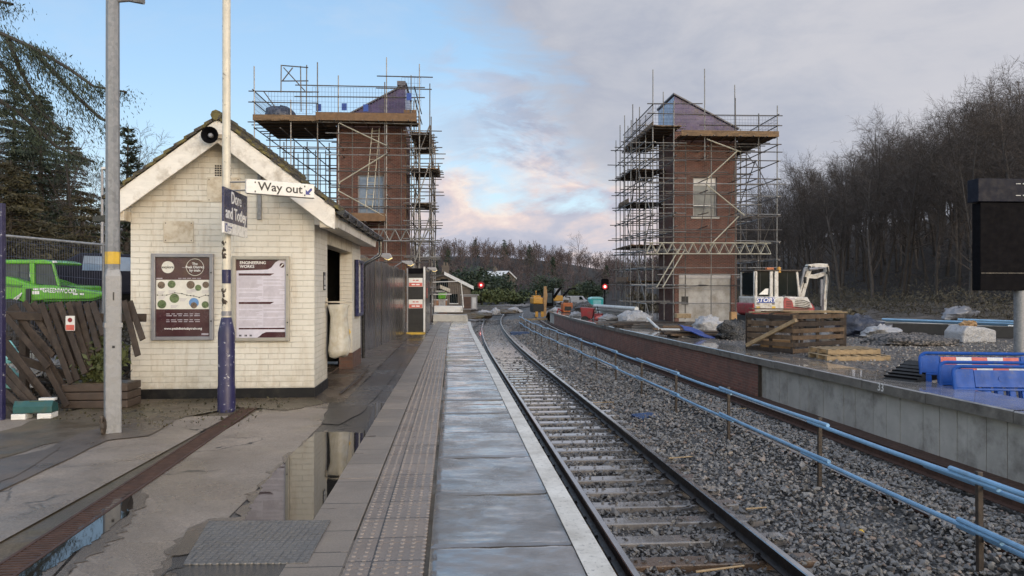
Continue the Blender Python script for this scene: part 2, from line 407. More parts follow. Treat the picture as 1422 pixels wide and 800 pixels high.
def m_asphalt(name, c, wet, speck=.5, patch=None):
    g = NG(name); co = 'World'
    col = g.mix(g.mapr(g.noise(.8, co, 8, .68), .3, .7), sc(c, .72), sc(c, 1.25))
    if patch: col = g.mix(g.mapr(g.noise(.55, co, 9, .7), .5, .68), col, patch)
    damp = g.mapr(g.noise(.62, co, 6, .6, .4), .45, .56)
    col = g.mix(g.math('MULTIPLY', damp, .45), col, sc(c, .42))
    col = g.mix(speck, col, g.mix(g.mapr(g.noise(55, co, 4, .85), .28, .72), (.28, .27, .26), (1.8, 1.75, 1.65)), 'MULTIPLY')
    crk = g.n('TexVoronoi', {'Vector': g.n('VectorMath', {0: g.coord(co), 1: g.n('TexNoise', {'Vector': g.coord(co), 'Scale': 1.7, 'Detail': 5}).outputs['Color']}, operation='ADD').outputs[0], 'Scale': .55}, feature='DISTANCE_TO_EDGE').outputs['Distance']
    ck = g.mapr(crk, .012, .004)
    ck = g.math('MULTIPLY', ck, g.mapr(g.noise(.9, co, 3), .5, .6))
    col = g.mix(ck, col, (.02, .018, .016))
    r = g.mapr(g.noise(.9, co, 7, .65), .38, .66, *wet)
    r = g.math('MULTIPLY', r, g.math('SUBTRACT', 1.0, g.math('MULTIPLY', damp, .62)))
    h = g.math('ADD', g.noise(60, co, 4, .85), g.math('MULTIPLY', ck, -2))
    return g.fin(col, r, 0, g.bump(h, .55, .008))
M['concrete_path'] = m_asphalt('exposed_aggregate_concrete', (.25, .205, .168), (.8, .40), .8, (.17, .135, .105))
M['tarmac'] = m_asphalt('wet_tarmac', (.06, .056, .055), (.34, .10), .45)
M['damp'] = m_asphalt('damp_concrete', (.125, .10, .08), (.40, .16), .75)
M['wet_tarmac'] = m_asphalt('soaked_tarmac', (.05, .045, .042), (.16, .05), .45)
M['blister'] = plain('worn_blister', (.235, .195, .165), .4, .3, 9, bump=.2, co='World')
M['patch'] = m_asphalt('dark_tarmac_patch', (.115, .090, .071), (.6, .3), .5)
M['brown_paving'] = m_asphalt('mossy_brown_paving', (.11, .082, .06), (.5, .2), .6, (.06, .05, .034))
M['soil'] = m_asphalt('mossy_soil', (.115, .088, .058), (.95, .6), .9, (.075, .07, .032))
M['earth'] = m_asphalt('site_earth', (.135, .112, .095), (.9, .4), .8, (.085, .07, .06))
M['gravel'] = None
def m_gravel(name, c1, c2, scale, bump=.9, rough=(.35, .75), co='World'):
    g = NG(name)
    v = g.n('TexVoronoi', {'Vector': g.coord(co), 'Scale': scale, 'Randomness': 1})
    s = g.n('SeparateColor', {0: v.outputs['Color']}).outputs[0]
    col = g.mix(s, c1, c2)
    col = g.mix(g.mapr(g.noise(.7, co, 7, .7), .35, .65), col, sc(c1, .8))
    col = g.mix(g.mapr(v.outputs['Distance'], .35, .7), col, (.015, .014, .013))
    return g.fin(col, g.mapr(s, 0, 1, *rough), 0, g.bump(g.math('MULTIPLY', v.outputs['Distance'], -1), bump, .04))
M['gravel'] = m_gravel('site_gravel', (.11, .095, .085), (.27, .235, .21), 13)
M['ballast_bed'] = m_gravel('ballast_bed', (.05, .047, .045), (.17, .16, .15), 19)
def m_stone():
    g = NG('ballast_stone')
    r = g.n('Attribute', attribute_name='tint', attribute_type='GEOMETRY').outputs['Fac']
    col = g.ramp(r, [(0, (.055, .052, .053)), (.45, (.155, .148, .142)), (.75, (.24, .226, .21)), (.90, (.235, .165, .125)), (1, (.40, .365, .32))])
    col = g.mix(.5, col, g.mix(g.noise(70, 'World', 3), (.5, .5, .5), (1.4, 1.4, 1.4)), 'MULTIPLY')
    return g.fin(col, g.mapr(g.noise(9, 'World', 3), .3, .7, .25, .6), 0, g.bump(g.noise(120, 'World', 3), .3, .004))
M['stone'] = m_stone()
def m_water():
    g = NG('standing_water')
    return g.fin((.018, .016, .014), .025, 0, g.bump(g.noise(3, 'World', 3), .015, .02), IOR=1.4, Specular_IOR_Level=.85)
M['water'] = m_water()
M['plate'] = None
def m_plate():
    g = NG('studded_cover_plate'); co = g.coord('Object')
    v = g.n('TexVoronoi', {'Vector': co, 'Scale': 26, 'Randomness': .25}, distance='CHEBYCHEV').outputs['Distance']
    col = g.mix(g.mapr(g.noise(3, 'Object', 7, .7), .35, .65), (.055, .052, .05), (.115, .108, .10)); col = g.mix(g.mapr(v, .25, .55), g.mix(.5, col, (.2, .19, .18)), col)
    return g.fin(col, g.mapr(g.noise(4, 'Object', 5), .3, .7, .25, .5), .2, g.bump(g.math('MULTIPLY', v, -1), 1.0, .02))
M['plate'] = m_plate()
M['coping'] = plain('wet_concrete_coping', (.30, .275, .25), .16, .2, 2.2, bump=.25, bscale=22, dirt=(.11, .098, .085), dscale=1.4, co='World', rvar=.1, coat=.7)
M['coping_face'] = plain('dark_coping_face', (.15, .14, .125), .5, .3, 2.5, bump=.3, bscale=25, dirt=(.045, .041, .036), dscale=2, co='World')
M['conc_panel'] = plain('grey_concrete_panel', (.40, .385, .355), .6, .18, 1.6, bump=.15, bscale=20, dirt=(.15, .14, .125), dscale=.9, dlo=.5, dhi=.7, co='World')
M['blue_pipe'] = plain('blue_plastic_pipe', (.18, .34, .52), .36, .16, 3, bump=.05, co='World', dirt=(.12, .17, .22), dscale=2.5, dlo=.56, dhi=.8)
M['brown_post'] = plain('rusty_dark_post', (.055, .042, .033), .6, .35, 12, .3, bump=.3)
M['blue_plate'] = plain('blue_plastic_plate', (.028, .065, .16), .4, .3, 9, bump=.25)
M['barrier_blue'] = plain('blue_barrier_plastic', (.010, .066, .30), .45, .25, 4, bump=.15, dirt=(.10, .11, .13), dscale=6, dlo=.56, dhi=.78, spec=.25)
M['refl_red'] = plain('faded_red_sheeting', (.52, .11, .085), .5, .2, 12, bump=.1)
M['refl_white'] = plain('grey_white_sheeting', (.62, .62, .62), .5, .14, 12, bump=.1)
M['pole_cream'] = plain('cream_pole_paint', (.58, .54, .45), .32, .12, 8, bump=.12, dirt=(.12, .10, .09), dscale=9, dlo=.64, dhi=.68)
M['pole_blue'] = plain('chipped_navy_paint', (.02, .018, .068), .4, .2, 8, bump=.2, dirt=(.34, .34, .38), dscale=16, dlo=.615, dhi=.635)
M['yellow'] = plain('yellow_paint', (.62, .40, .04), .45, .2, 8, dirt=(.2, .15, .06))
M['sign_navy'] = plain('navy_sign_enamel', (.018, .022, .075), .25, .12, 6, bump=.02)
M['sign_white'] = plain('white_sign_enamel', (.70, .69, .67), .3, .08, 7, bump=.03, dirt=(.38, .35, .32), dscale=6, dlo=.6, dhi=.85)
M['ink'] = plain('black_lettering', (.014, .014, .016), .4, .1, 5, bump=0)
M['ink_blue'] = plain('blue_arrow', (.03, .04, .22), .35, .1, 5, bump=0)
M['white_ink'] = plain('white_lettering', (.78, .78, .78), .4, .05, 5, bump=0)
M['grey_ink'] = plain('grey_print', (.40, .37, .42), .5, .2, 20, bump=0)
M['case_grey'] = plain('grey_poster_case', (.25, .25, .27), .4, .12, 5, .3, bump=.06)
M['case_stone'] = plain('stone_grey_poster_case', (.33, .31, .27), .4, .12, 5, .3, bump=.06)
M['poster_maroon'] = plain('maroon_poster', (.055, .02, .025), .22, .2, 4, bump=0, dirt=(.10, .045, .05), dscale=3)
M['poster_paper'] = plain('pale_poster_paper', (.66, .645, .59), .3, .06, 5, bump=0)
M['poster_lilac'] = plain('lilac_poster_paper', (.56, .54, .62), .28, .1, 3, bump=.02)
M['poster_lilac_dark'] = plain('lilac_text_block', (.43, .40, .48), .3, .22, 9, bump=0, stretch=(1, 1, 9))
M['photo_green'] = plain('landscape_print_green', (.10, .14, .06), .3, .6, 25, bump=0)
M['photo_brown'] = plain('landscape_print_brown', (.12, .085, .06), .3, .6, 25, bump=0)
M['photo_blue'] = plain('landscape_print_blue', (.12, .25, .48), .3, .2, 15, bump=0)
M['bag'] = None
def m_bag():
    g = NG('translucent_bag_plastic')
    col = g.mix(g.mapr(g.noise(6, 'Object', 5), .35, .65), (.62, .57, .45), (.82, .80, .73))
    return g.fin(col, .22, 0, g.bump(g.noise(7, 'Object', 5, .6, 1.5, stretch=(1.8, 1.8, .45)), .6, .03), Transmission_Weight=.25, Alpha=.82)
M['bag'] = m_bag()
def m_hoard():
    g = NG('black_hoarding_film')
    st = g.noise(2.2, 'Object', 7, .7, stretch=(1.8, 1.8, .10))
    col = g.mix(g.mapr(st, .35, .7), (.012, .0115, .013), (.085, .078, .078))
    return g.fin(col, g.mapr(st, .3, .7, .13, .38), 0, g.bump(g.noise(1.6, 'Object', 5, .6, stretch=(1, 1, .2)), .35, .03), Specular_IOR_Level=.6)
M['hoard'] = m_hoard()
M['wood_dark'] = plain('weathered_fence_timber', (.034, .023, .017), .75, .4, 7, bump=.5, bscale=30, dirt=(.075, .054, .038), dscale=4, stretch=(1, 1, .3))
M['wood_brown'] = plain('brown_timber', (.125, .08, .047), .75, .4, 7, bump=.5, bscale=30, dirt=(.05, .035, .024), dscale=3)
M['wood_pale'] = plain('pale_pallet_timber', (.34, .245, .14), .7, .3, 7, bump=.35, bscale=30, dirt=(.17, .115, .06), dscale=4)
M['wood_tan'] = plain('orange_plywood', (.32, .19, .085), .65, .25, 5, bump=.25, dirt=(.24, .14, .06), dscale=3)
M['planter'] = plain('brown_planter_timber', (.06, .042, .032), .7, .3, 6, bump=.3)
M['teal'] = plain('dark_teal_plastic', (.02, .085, .085), .4, .2, 7, dirt=(.07, .07, .045), dscale=6)
M['green'] = plain('lime_machine_paint', (.105, .37, .018), .3, .16, 4, bump=.05, dirt=(.075, .13, .035), dscale=3, dlo=.48, dhi=.74, coat=.4)
M['cab_glass'] = plain('sky_tinted_cab_glass', (.045, .06, .07), .1, .5, 1.5, bump=0, rvar=.04, spec=.3)  # grey-blue base stands for the sky reflected in the glass
M['green_dark'] = plain('dark_green_shade_paint', (.05, .20, .012), .4, .2, 4, bump=.05)  # darker copy of the lime paint for panel gaps and painted shade
M['white_van'] = plain('white_vehicle_paint', (.66, .66, .66), .25, .06, 4, bump=.02, dirt=(.3, .28, .25), dscale=3, dlo=.6, dhi=.9)
M['rubber'] = plain('black_rubber', (.017, .017, .017), .7, .3, 12, bump=.3)
M['mach_white'] = plain('white_machine_paint', (.55, .53, .50), .42, .12, 3, bump=.08, dirt=(.20, .155, .11), dscale=4, dlo=.47, dhi=.72)
M['mach_red'] = plain('dark_red_machine_paint', (.30, .022, .028), .4, .2, 3, bump=.05, dirt=(.12, .06, .045), dscale=3)
M['orange'] = plain('orange_machine_paint', (.42, .11, .025), .45, .35, 3, dirt=(.16, .08, .04), dscale=3)
M['mach_yellow'] = plain('yellow_machine_paint', (.52, .26, .035), .45, .35, 2, dirt=(.22, .13, .05), dscale=2)
M['story_blue'] = plain('royal_blue_panel', (.012, .05, .27), .35, .08, 5, bump=0)
M['toilet'] = plain('turquoise_plastic', (.03, .38, .38), .4, .12, 3, bump=.05)
M['toilet_roof'] = plain('pale_turquoise_roof', (.25, .55, .55), .4, .12, 3, bump=.05)
M['tarp_white'] = plain('white_tarpaulin', (.36, .36, .375), .45, .2, 3, bump=.9, bscale=4, bdist=.12, dirt=(.28, .26, .24), dscale=3)
M['tarp_blue'] = plain('royal_blue_sheet', (.022, .06, .27), .4, .25, 3, bump=.8, bscale=4, bdist=.06, dirt=(.16, .18, .26), dscale=5, dlo=.56, dhi=.8)
M['tarp_navy'] = plain('dark_navy_sheet', (.025, .03, .05), .4, .3, 3, bump=.9, bscale=4, bdist=.10, dirt=(.10, .11, .14), dscale=5)
M['white_pipe'] = plain('white_plastic_pipe', (.60, .60, .58), .4, .1, 3, bump=.1, dirt=(.3, .28, .25), dscale=3)
M['stone_wall'] = brick('house_stone', (.16, .125, .095), (.105, .082, .066), (.10, .085, .07), .42, .2, .015, dirt=(.07, .055, .045))
M['house_brick'] = brick('lit_orange_brick', (.40, .19, .09), (.30, .14, .07), (.3, .22, .16))  # warm brick, with the light falling on it put into the orange
M['bark'] = plain('winter_bark', (.042, .035, .031), .9, .3, 2, bump=.3, bscale=12)
M['bark_grey'] = plain('grey_winter_bark', (.085, .073, .066), .9, .3, 2, bump=.3, bscale=12)
M['twig'] = plain('winter_twigs', (.060, .049, .044), .9, .35, .5, bump=0)
def m_twigfar():
    g = NG('far_winter_twigs'); n = g.noise(.06, 'World', 5, .7); m = g.noise(.17, 'World', 3, .6)
    col = g.mix(g.mapr(m, .38, .62), (.040, .031, .033), (.125, .092, .088))
    col = g.mix(g.mapr(n, .52, .66), col, (.085, .055, .042)); col = g.mix(g.mapr(n, .44, .34), col, (.045, .045, .034))
    return g.fin(col, .95)
M['twig_far'] = m_twigfar()
M['leaf_dark'] = plain('dark_conifer_needles', (.022, .034, .017), .7, .5, 1.2, bump=0, co='World')
M['leaf_brown'] = plain('brownish_conifer_needles', (.052, .046, .022), .8, .5, 1.0, bump=0, co='World')
M['leaf_ever'] = plain('evergreen_leaves', (.026, .042, .022), .6, .5, 1.5, bump=0, co='World')
M['leaf_hedge'] = plain('olive_hedge_leaves', (.072, .088, .03), .7, .4, 1.5, bump=0, co='World')
M['bramble'] = plain('bramble_stems', (.090, .078, .055), .9, .5, 1.2, bump=0, co='World')
M['hill'] = plain('shaded_litter_hillside', (.024, .019, .0165), 1.0, .4, .25, bump=.4, bscale=3, co='World')  # leaf litter darkened so the wood's inner shade is in the colour
M['hill_far'] = plain('far_shaded_litter', (.013, .0105, .0095), 1.0, .4, .1, bump=0, co='World')  # darker still: shade between the far crowns put into the ground colour
M['grass'] = plain('rough_field', (.06, .062, .028), .95, .4, .3, bump=.4, bscale=6, co='World', dirt=(.075, .055, .038), dscale=.2)
def emis(name, c, s):
    g = NG(name); return g.fin((.02, .01, .01), .3, Emission_Color=(*c, 1), Emission_Strength=s)
M['lamp_red'] = emis('lit_red_lens', (1, .02, .03), 2.2)
M['lamp_core'] = emis('lit_signal_core', (1, .5, .42), 7)
M['lamp_warm'] = emis('lit_bulkhead_lens', (1, .72, .28), 1.6)
M['signal_red'] = plain('red_signal_hood', (.22, .012, .015), .4, .2, 5, bump=0)
# ------------------------------------------------------------------ camera, sun, sky
SC.render.engine = 'CYCLES'
cam_d = D.cameras.new('camera'); cam = D.objects.new('camera', cam_d); COL.objects.link(cam)
cam.location = (0, 0, EYE); cam.rotation_euler = (math.pi/2, 0, 0)
cam_d.sensor_width = 36; cam_d.lens = F / 1422 * 36; cam_d.clip_start = .05; cam_d.clip_end = 6000
SC.camera = cam
SUN_AZ, SUN_EL = 142, 15
sd = D.lights.new('sun', 'SUN'); sun = D.objects.new('sun', sd); COL.objects.link(sun)
sd.energy = .85; sd.angle = math.radians(28); sd.color = (1, .88, .76)
a, e = math.radians(SUN_AZ), math.radians(SUN_EL)
sun.rotation_euler = Vector((math.sin(a)*math.cos(e), math.cos(a)*math.cos(e), math.sin(e))).to_track_quat('Z', 'Y').to_euler()
sun.location = (0, 0, 60)

def make_world():
    w = D.worlds.new('World'); SC.world = w; w.use_nodes = True
    t = w.node_tree; N = t.nodes; L = t.links
    g = NG.__new__(NG); g.t = t; g.N = N; g._c = {}; g.mat = None
    bg = N['Background']
    sky = g.n('TexSky', sky_type='NISHITA'); sky.sun_disc = False
    sky.sun_elevation = e; sky.sun_rotation = a; sky.air_density = 1.1; sky.dust_density = .8; sky.ozone_density = 1.6
    S = .1
    def C(r, gg, b):                        # display-referred colour -> value before the 0.1 strength
        f = lambda v: ((v/255 + .055)/1.055) ** 2.4 / S
        return (f(r), f(gg), f(b))
    dirv = g.coord('Generated'); sp = g.n('SeparateXYZ', {0: dirv}).outputs
    yy = g.math('MAXIMUM', g.math('ABSOLUTE', sp[1]), .12)
    tx = g.math('DIVIDE', sp[0], yy); tz = g.math('DIVIDE', sp[2], yy)
    front = g.mapr(sp[1], -.05, .12)
    # clear air: Nishita, pulled towards the pale blue of the photograph in front
    clear = g.ramp(g.mapr(tz, 0, .6), [(0, C(205, 214, 226)), (.22, C(186, 212, 234)), (.5, C(160, 196, 230)), (1, C(124, 168, 216))])
    skyc = g.mix(1.0, sky.outputs[0], (2.6, 2.6, 2.6), 'MULTIPLY')
    base = g.mix(.8, skyc, clear)
    # wisps in the blue
    wv = g.n('Mapping', {'Vector': dirv, 'Scale': (1, 1, 2.4)}).outputs[0]
    n1 = g.noise(3.1, wv, 8, .58, .5); n2 = g.noise(7.5, wv, 8, .6, .3)
    base = g.mix(g.math('MULTIPLY', g.mapr(n1, .50, .72), .35), base, C(205, 214, 226))
    # low cumulus: cream and rose tops over a lilac base
    thr = g.mapr(tz, .04, .27, .18, -.26)
    leftfade = g.mapr(tx, -.75, -.1, -.02, .06)
    cum = g.mapr(g.math('ADD', g.math('ADD', g.noise(4.6, wv, 9, .60, .4), thr), leftfade), .50, .62)
    cumc = g.ramp(g.math('ADD', g.math('MULTIPLY', tz, 1.7), g.math('SUBTRACT', g.math('MULTIPLY', n2, 1.45), .24)), [(.30, C(162, 167, 188)), (.56, C(188, 187, 201)), (.73, C(226, 207, 204)), (.82, C(242, 224, 213)), (1.0, C(206, 209, 221))])
    base = g.mix(g.math('MULTIPLY', cum, .93), base, cumc)
    # the grey sheet at upper right
    edge = g.math('ADD', g.math('ADD', tx, g.math('MULTIPLY', tz, 1.0)), g.math('MULTIPLY', g.math('SUBTRACT', n1, .5), .42))
    edge = g.math('ADD', edge, g.math('MULTIPLY', g.math('SUBTRACT', n2, .5), .16))
    sheet = g.mapr(edge, .265, .37)
    sheetc = g.ramp(g.math('ADD', g.math('ADD', g.math('MULTIPLY', n2, .45), g.math('MULTIPLY', n1, .35)), g.math('ADD', g.math('MULTIPLY', g.mapr(tz, 0, .42), .14), g.math('MULTIPLY', g.mapr(tx, -.1, .7), .16))), [(.22, C(190, 186, 200)), (.42, C(162, 169, 187)), (.55, C(180, 184, 196)), (.66, C(194, 195, 203)), (.85, C(204, 203, 208))])
    # torn grey fragments drifting off the sheet over the bright gap
    fr = g.mapr(g.math('ADD', g.noise(6.2, wv, 9, .62, .6), g.mapr(g.math('ABSOLUTE', g.math('SUBTRACT', tz, .235)), 0, .16, .06, -.16)), .50, .60)
    fr = g.math('MULTIPLY', fr, g.math('MULTIPLY', g.mapr(tx, -.16, .02), .8))
    base = g.mix(fr, base, g.ramp(n2, [(.35, C(160, 168, 190)), (.65, C(206, 200, 208))]))
    frontc = g.mix(sheet, base, sheetc)
    # behind the camera: bright broken evening cloud on the sunset side, which lights the place
    backc = g.mix(g.mapr(n1, .35, .62), skyc, C(255, 244, 230))
    backc = g.mix(1.0, backc, (1.62, 1.57, 1.52), 'MULTIPLY')
    upc = g.mix(g.mapr(n1, .4, .6), skyc, C(215, 222, 236)); upc = g.mix(1.0, upc, (1.40, 1.38, 1.36), 'MULTIPLY')
    col = g.mix(front, backc, frontc)
    col = g.mix(g.mapr(sp[2], .5, .8), col, upc)
    col = g.mix(g.mapr(sp[2], -.01, -.06), col, (.6, .55, .5))
    L.new(col, bg.inputs['Color']); bg.inputs['Strength'].default_value = S
make_world()
SC.view_settings.view_transform = 'Standard'; SC.view_settings.look = 'None'; SC.view_settings.exposure = .14; SC.view_settings.gamma = 1
SC.cycles.use_denoising = True; SC.cycles.max_bounces = 6; SC.cycles.transparent_max_bounces = 8
SC.cycles.caustics_reflective = False; SC.cycles.caustics_refractive = False

# ------------------------------------------------------------------ terrain
def smooth(a, b, x):
    t = min(1, max(0, (x-a)/(b-a))); return t*t*(3-2*t)
def HILL(X, Y):
    n = .6*math.sin(X*.11+Y*.05) + .5*math.sin(Y*.09-X*.06+2)
    h = G(Y) - 1.6*smooth(70, 110, Y)
    right = max(0, X - (27 + 4*smooth(60, 140, Y))) * .42
    right = 40*(1-math.exp(-right/40))
    right *= smooth(-60, 15, Y)
    far = 22*smooth(195, 390, Y) * (1 + .10*math.sin(X*.021+1.2)) * (1 - .42*smooth(-25, 75, X)) + 7*smooth(-60, -190, X)*smooth(120, 330, Y)
    left = 9*smooth(-34, -80, X)*smooth(-20, 40, Y)
    return h + max(right, far*.94, left) + (n*.5 if max(right, far, left) > .5 else 0)
ground = MB()
ground.add([(-3000,-600,-2.9),(3000,-600,-2.9),(3000,3000,-4.2),(-3000,3000,-4.2)], [(0,1,2,3)])
tag(ground.build('ground', M['grass']), kind='structure')
def terrain(name, xs, ys, mat, zoff=0.0, clip=None):
    mb = MB(); w = len(xs)
    mb.add([(x, y, HILL(x, y)+zoff) for y in ys for x in xs], [(j*w+i, j*w+i+1, (j+1)*w+i+1, (j+1)*w+i) for j in range(len(ys)-1) for i in range(w-1) if not clip or clip(xs[i], ys[j])])
    return tag(mb.build(name, mat, smooth=True), kind='structure')
terrain('hillside', [26.5 + i*4 for i in range(40)], [-40 + i*6 for i in range(75)], M['hill'], -.05)
terrain('far_hill', [-330 + i*11 for i in range(36)], [118 + i*9 for i in range(45)], M['hill_far'], -.06)
terrain('left_hillside', [-150 + i*5 for i in range(27)], [-20 + i*6 for i in range(26)], M['hill'], -.05)
# level ground left and right of the railway
tag(strip('station_ground', -70, -4.4, -12, 118, -.03, M['soil'], 3, 8), kind='structure')
tag(strip('trackside_ground', -9, -1.47, 40.3, 190, -1.0, M['earth'], 3, 6, zf=lambda d, Y: -.25 - .75*smooth(40, 47, Y) if d < -2 else -1.12), kind='structure')
def DIP(d, Y): return .60*smooth(6.25,6.5,d)*(1-smooth(8.2,9.6,d))*smooth(8.5,9.5,Y)*(1-smooth(14.2,15.4,Y))
tag(strip('site_ground', 6.2, 23.5, -12, 68, -.06, M['gravel'], .8, 40, zf=lambda d, Y: -.06-DIP(d, Y)), kind='structure')
tag(strip('far_site_ground', 5.2, 34, 68, 190, -1.0, M['earth'], 3, 6, zf=lambda d, Y: -.06 - 1.3*smooth(68, 78, Y)), kind='structure')
tag(strip('site_earth_band', 23.4, 30, -12, 120, -.05, M['earth'], 3, 3, zf=lambda d, Y: -.06 + .15*max(0, d-23.4)), kind='structure')

# ------------------------------------------------------------------ near platform
PW = -1.47
plat_mb = MB()
tag(strip('platform', -6.5, PW-.06, -8, 40.2, -.012, M['soil'], 1.5, 1, thick=1.2), kind='structure')
tag(strip('concrete_path', -4.95+.07, -3.87, -8, 16.2, 0.0, M['concrete_path'], 1, 4), kind='structure')
tag(strip('left_concrete_path', -9.5, -5.05-.07, -8, 9.6, 0.0, M['concrete_path'], 1, 4), kind='structure')
tag(strip('brown_paving', -4.9, -3.87, 10.6, 40, .004, M['brown_paving'], 1, 2), kind='structure')
tag(strip('tarmac_path', -3.87, -3.285, 4.4, 40.2, -.004, M['tarmac'], 1, 2), kind='structure')
tag(strip('near_path', -3.87, -3.285, -8, 4.4, -.004, M['concrete_path'], 1, 2), kind='structure')
# pavers and tactile strip and riven slabs with open joints
def laid(name, d0, d1, Y0, Y1, unit, top, thick, mat, gap, jit, seed, cols=1):
    r = random.Random(seed); mb = MB(); Y = Y0; cw = (d1-d0)/cols
    while Y < Y1:
        u = unit * r.uniform(.93, 1.07) if jit else unit
        for c in range(cols):
            dz = [top + r.uniform(-jit, jit) for _ in range(4)]
            a0, a1 = d0 + c*cw + gap/2, d0 + (c+1)*cw - gap/2
            q = [(a0, Y+gap/2), (a1, Y+gap/2), (a1, Y+u-gap/2), (a0, Y+u-gap/2)]
            vs = [T(d, y, dz[k]) for k, (d, y) in enumerate(q)] + [T(d, y, top-thick) for d, y in q]
            mb.add(vs, [(0,1,2,3),(0,4,5,1),(1,5,6,2),(2,6,7,3),(3,7,4,0)], [[(d, y) for d, y in q]] + [[(q[i][0], q[i][1]), (q[i][0], q[i][1]-.08), (q[(i+1)%4][0], q[(i+1)%4][1]-.08), q[(i+1)%4]] for i in range(4)])
        Y += u
    o = mb.build(name, mat, fix=False, bevel=.006)
    return tag(o, kind='structure')
laid('platform_pavers', -3.285, -2.955, -8, 40.1, .9, .006, .06, M['paver'], .008, .002, 3)
laid('tactile_paving', -2.95, -2.505, -8, 40.1, .405, .006, .06, M['tactile'], .006, .0015, 4)
def blisters():
    V = []; Fc = []; R = [(.0155, 0), (.0125, .0045), (.009, .0055)]; n = 7
    Y = 3.55
    while Y < 26:
        for k in range(7):
            d = -2.95+.022+.0667*(k+.0)+.01
            c = T(d, Y, .0062); b = len(V)
            for r_, z in R:
                for q in range(n): V.append((c.x+r_*math.cos(6.2832*q/n), c.y+r_*math.sin(6.2832*q/n), c.z+z))
            for i in range(2):
                for q in range(n): Fc.append((b+i*n+q, b+i*n+(q+1)%n, b+(i+1)*n+(q+1)%n, b+(i+1)*n+q))
            for q in range(0, n-2, 2): Fc.append((b+2*n, b+2*n+q+1, b+2*n+q+2, b+2*n+(q+3 if q+3 < n else 0)))
        Y += .0667
    tag(mesh_np('tactile_blisters', V, Fc, M['blister'], None, True), kind='structure')
blisters()
def riven_slabs():
    from mathutils import noise
    r = random.Random(5); mb = MB(); Y = -4.0; root = None; k = 0
    V = []; Fc = []; UV = []
    while Y < 40.0:
        u = 1.21*r.uniform(.93, 1.07); d0, d1 = -2.49+.012, PW-.004; a0, a1 = Y+.012, Y+u-.012
        res = .024 if 3 < Y < 9 else (.034 if 3 < Y < 16 else .11)
        nx = max(3, int((d1-d0)/res)); ny = max(3, int((a1-a0)/(res*1.1))); b = len(V); tilt = (r.uniform(-.006,.006), r.uniform(-.008,.008)); sd = r.uniform(0, 90); fl = r.choice((-1,1)); amp = r.uniform(.6,1.25)
        for j in range(ny+1):
            for i in range(nx+1):
                d = d0+(d1-d0)*i/nx; y = a0+(a1-a0)*j/ny
                n = noise.fractal(Vector((d*1.25*fl+sd, (y-Y)*2.6+.5*d*fl, sd)), .85, 2.1, 5); t = n*4.2; f = t-math.floor(t)
                h = (math.floor(t)+f**9)*.0030*amp + noise.noise(Vector((d*9+sd, y*13, sd)))*.0003 + noise.noise(Vector((d*24+sd, y*44, sd)))*.0007
                h = max(-.009, min(.009, h)); e_ = min(i, nx-i, (j), (ny-j)); ed = min(d-d0, y-a0, a1-y)
                h += tilt[0]*(2*i/nx-1)*.6 + tilt[1]*(2*j/ny-1) - .010*max(0, 1-ed/.03)**2
                if d > PW-.17: h *= max(0, (PW-.165-d+.02)/.02) if d < PW-.15 else 0
                V.append(T(d, y, .012+h)); UV.append((d, y))
        for j in range(ny):
            for i in range(nx): q = b+j*(nx+1)+i; Fc.append((q, q+1, q+nx+2, q+nx+1))
        # skirts down into the joints
        for seq in ([b+i for i in range(nx+1)], [b+ny*(nx+1)+i for i in range(nx+1)], [b+j*(nx+1) for j in range(ny+1)], [b+j*(nx+1)+nx for j in range(ny+1)]):
            for p, q in zip(seq, seq[1:]):
                c = len(V); V.append(V[p]-Vector((0,0,.11))); V.append(V[q]-Vector((0,0,.11))); UV += [UV[p], UV[q]]; Fc.append((p, q, c+1, c))
        Y += u
    o = mesh_np('platform_slabs', [tuple(v) for v in V], Fc, M['slab'], None, True)
    l = o.data.uv_layers.new(name='UVMap'); vi = np.empty(len(o.data.loops), dtype=np.int32); o.data.loops.foreach_get('vertex_index', vi); l.data.foreach_set('uv', np.array(UV, dtype=np.float32)[vi].ravel())
    o.data.set_sharp_from_angle(angle=math.radians(50))
    tag(o, kind='structure')
riven_slabs()
tag(strip('platform_edge_line', PW-.158, PW-.004, -8, 40.1, .0215, M['edge_white'], 1), kind='structure')
tag(wallstrip('platform_wall', PW-.12, -8, 40.2, -1.2, -.118, .06, M['wall_brick']), kind='structure')
# patches of tarmac, soil and standing water outlined on the ground
def patch(name, px, z, mat, sub=6, seed=1, rag=.03):
    pts = [gp(*p) for p in px]; r = random.Random(seed); out = []
    for i, p in enumerate(pts):
        q = pts[(i+1) % len(pts)]
        for k in range(sub):
            t = k/sub; j = rag*(0 if k == 0 else 1)
            out.append((p[0]+(q[0]-p[0])*t + r.uniform(-j, j), p[1]+(q[1]-p[1])*t + r.uniform(-j, j)))
    mb = MB(); mb.add([(x, y, G(y)+z) for x, y in out], [tuple(range(len(out)))])
    return tag(mb.build(name, mat, fix=False), kind='structure')
patch('soil_strip', [(-140,640),(0,600),(70,578),(140,563),(190,554),(437,552),(448,561),(400,570),(330,566),(245,583),(140,603),(60,618),(-140,690)], .006, M['soil'], 6, 2, .04)
patch('tarmac_patch', [(-120,690),(0,655),(60,627),(112,602),(165,590),(243,584),(206,606),(148,613),(0,683),(-120,745)], .011, M['patch'], 5, 3, .02)
patch('tarmac_strip', [(-120,770),(0,672),(24,662),(78,628),(82,622),(0,640),(-120,690)], .0155, M['patch'], 5, 4, .015)
def margin(px, k, z, seed):
    cx = sum(p[0] for p in px)/len(px); cy = sum(p[1] for p in px)/len(px)
    patch('damp_margin', [(cx+(x-cx)*k, cy+(y-cy)*(k*.97)) for x, y in px], z, M['damp'], 9, seed, .05)
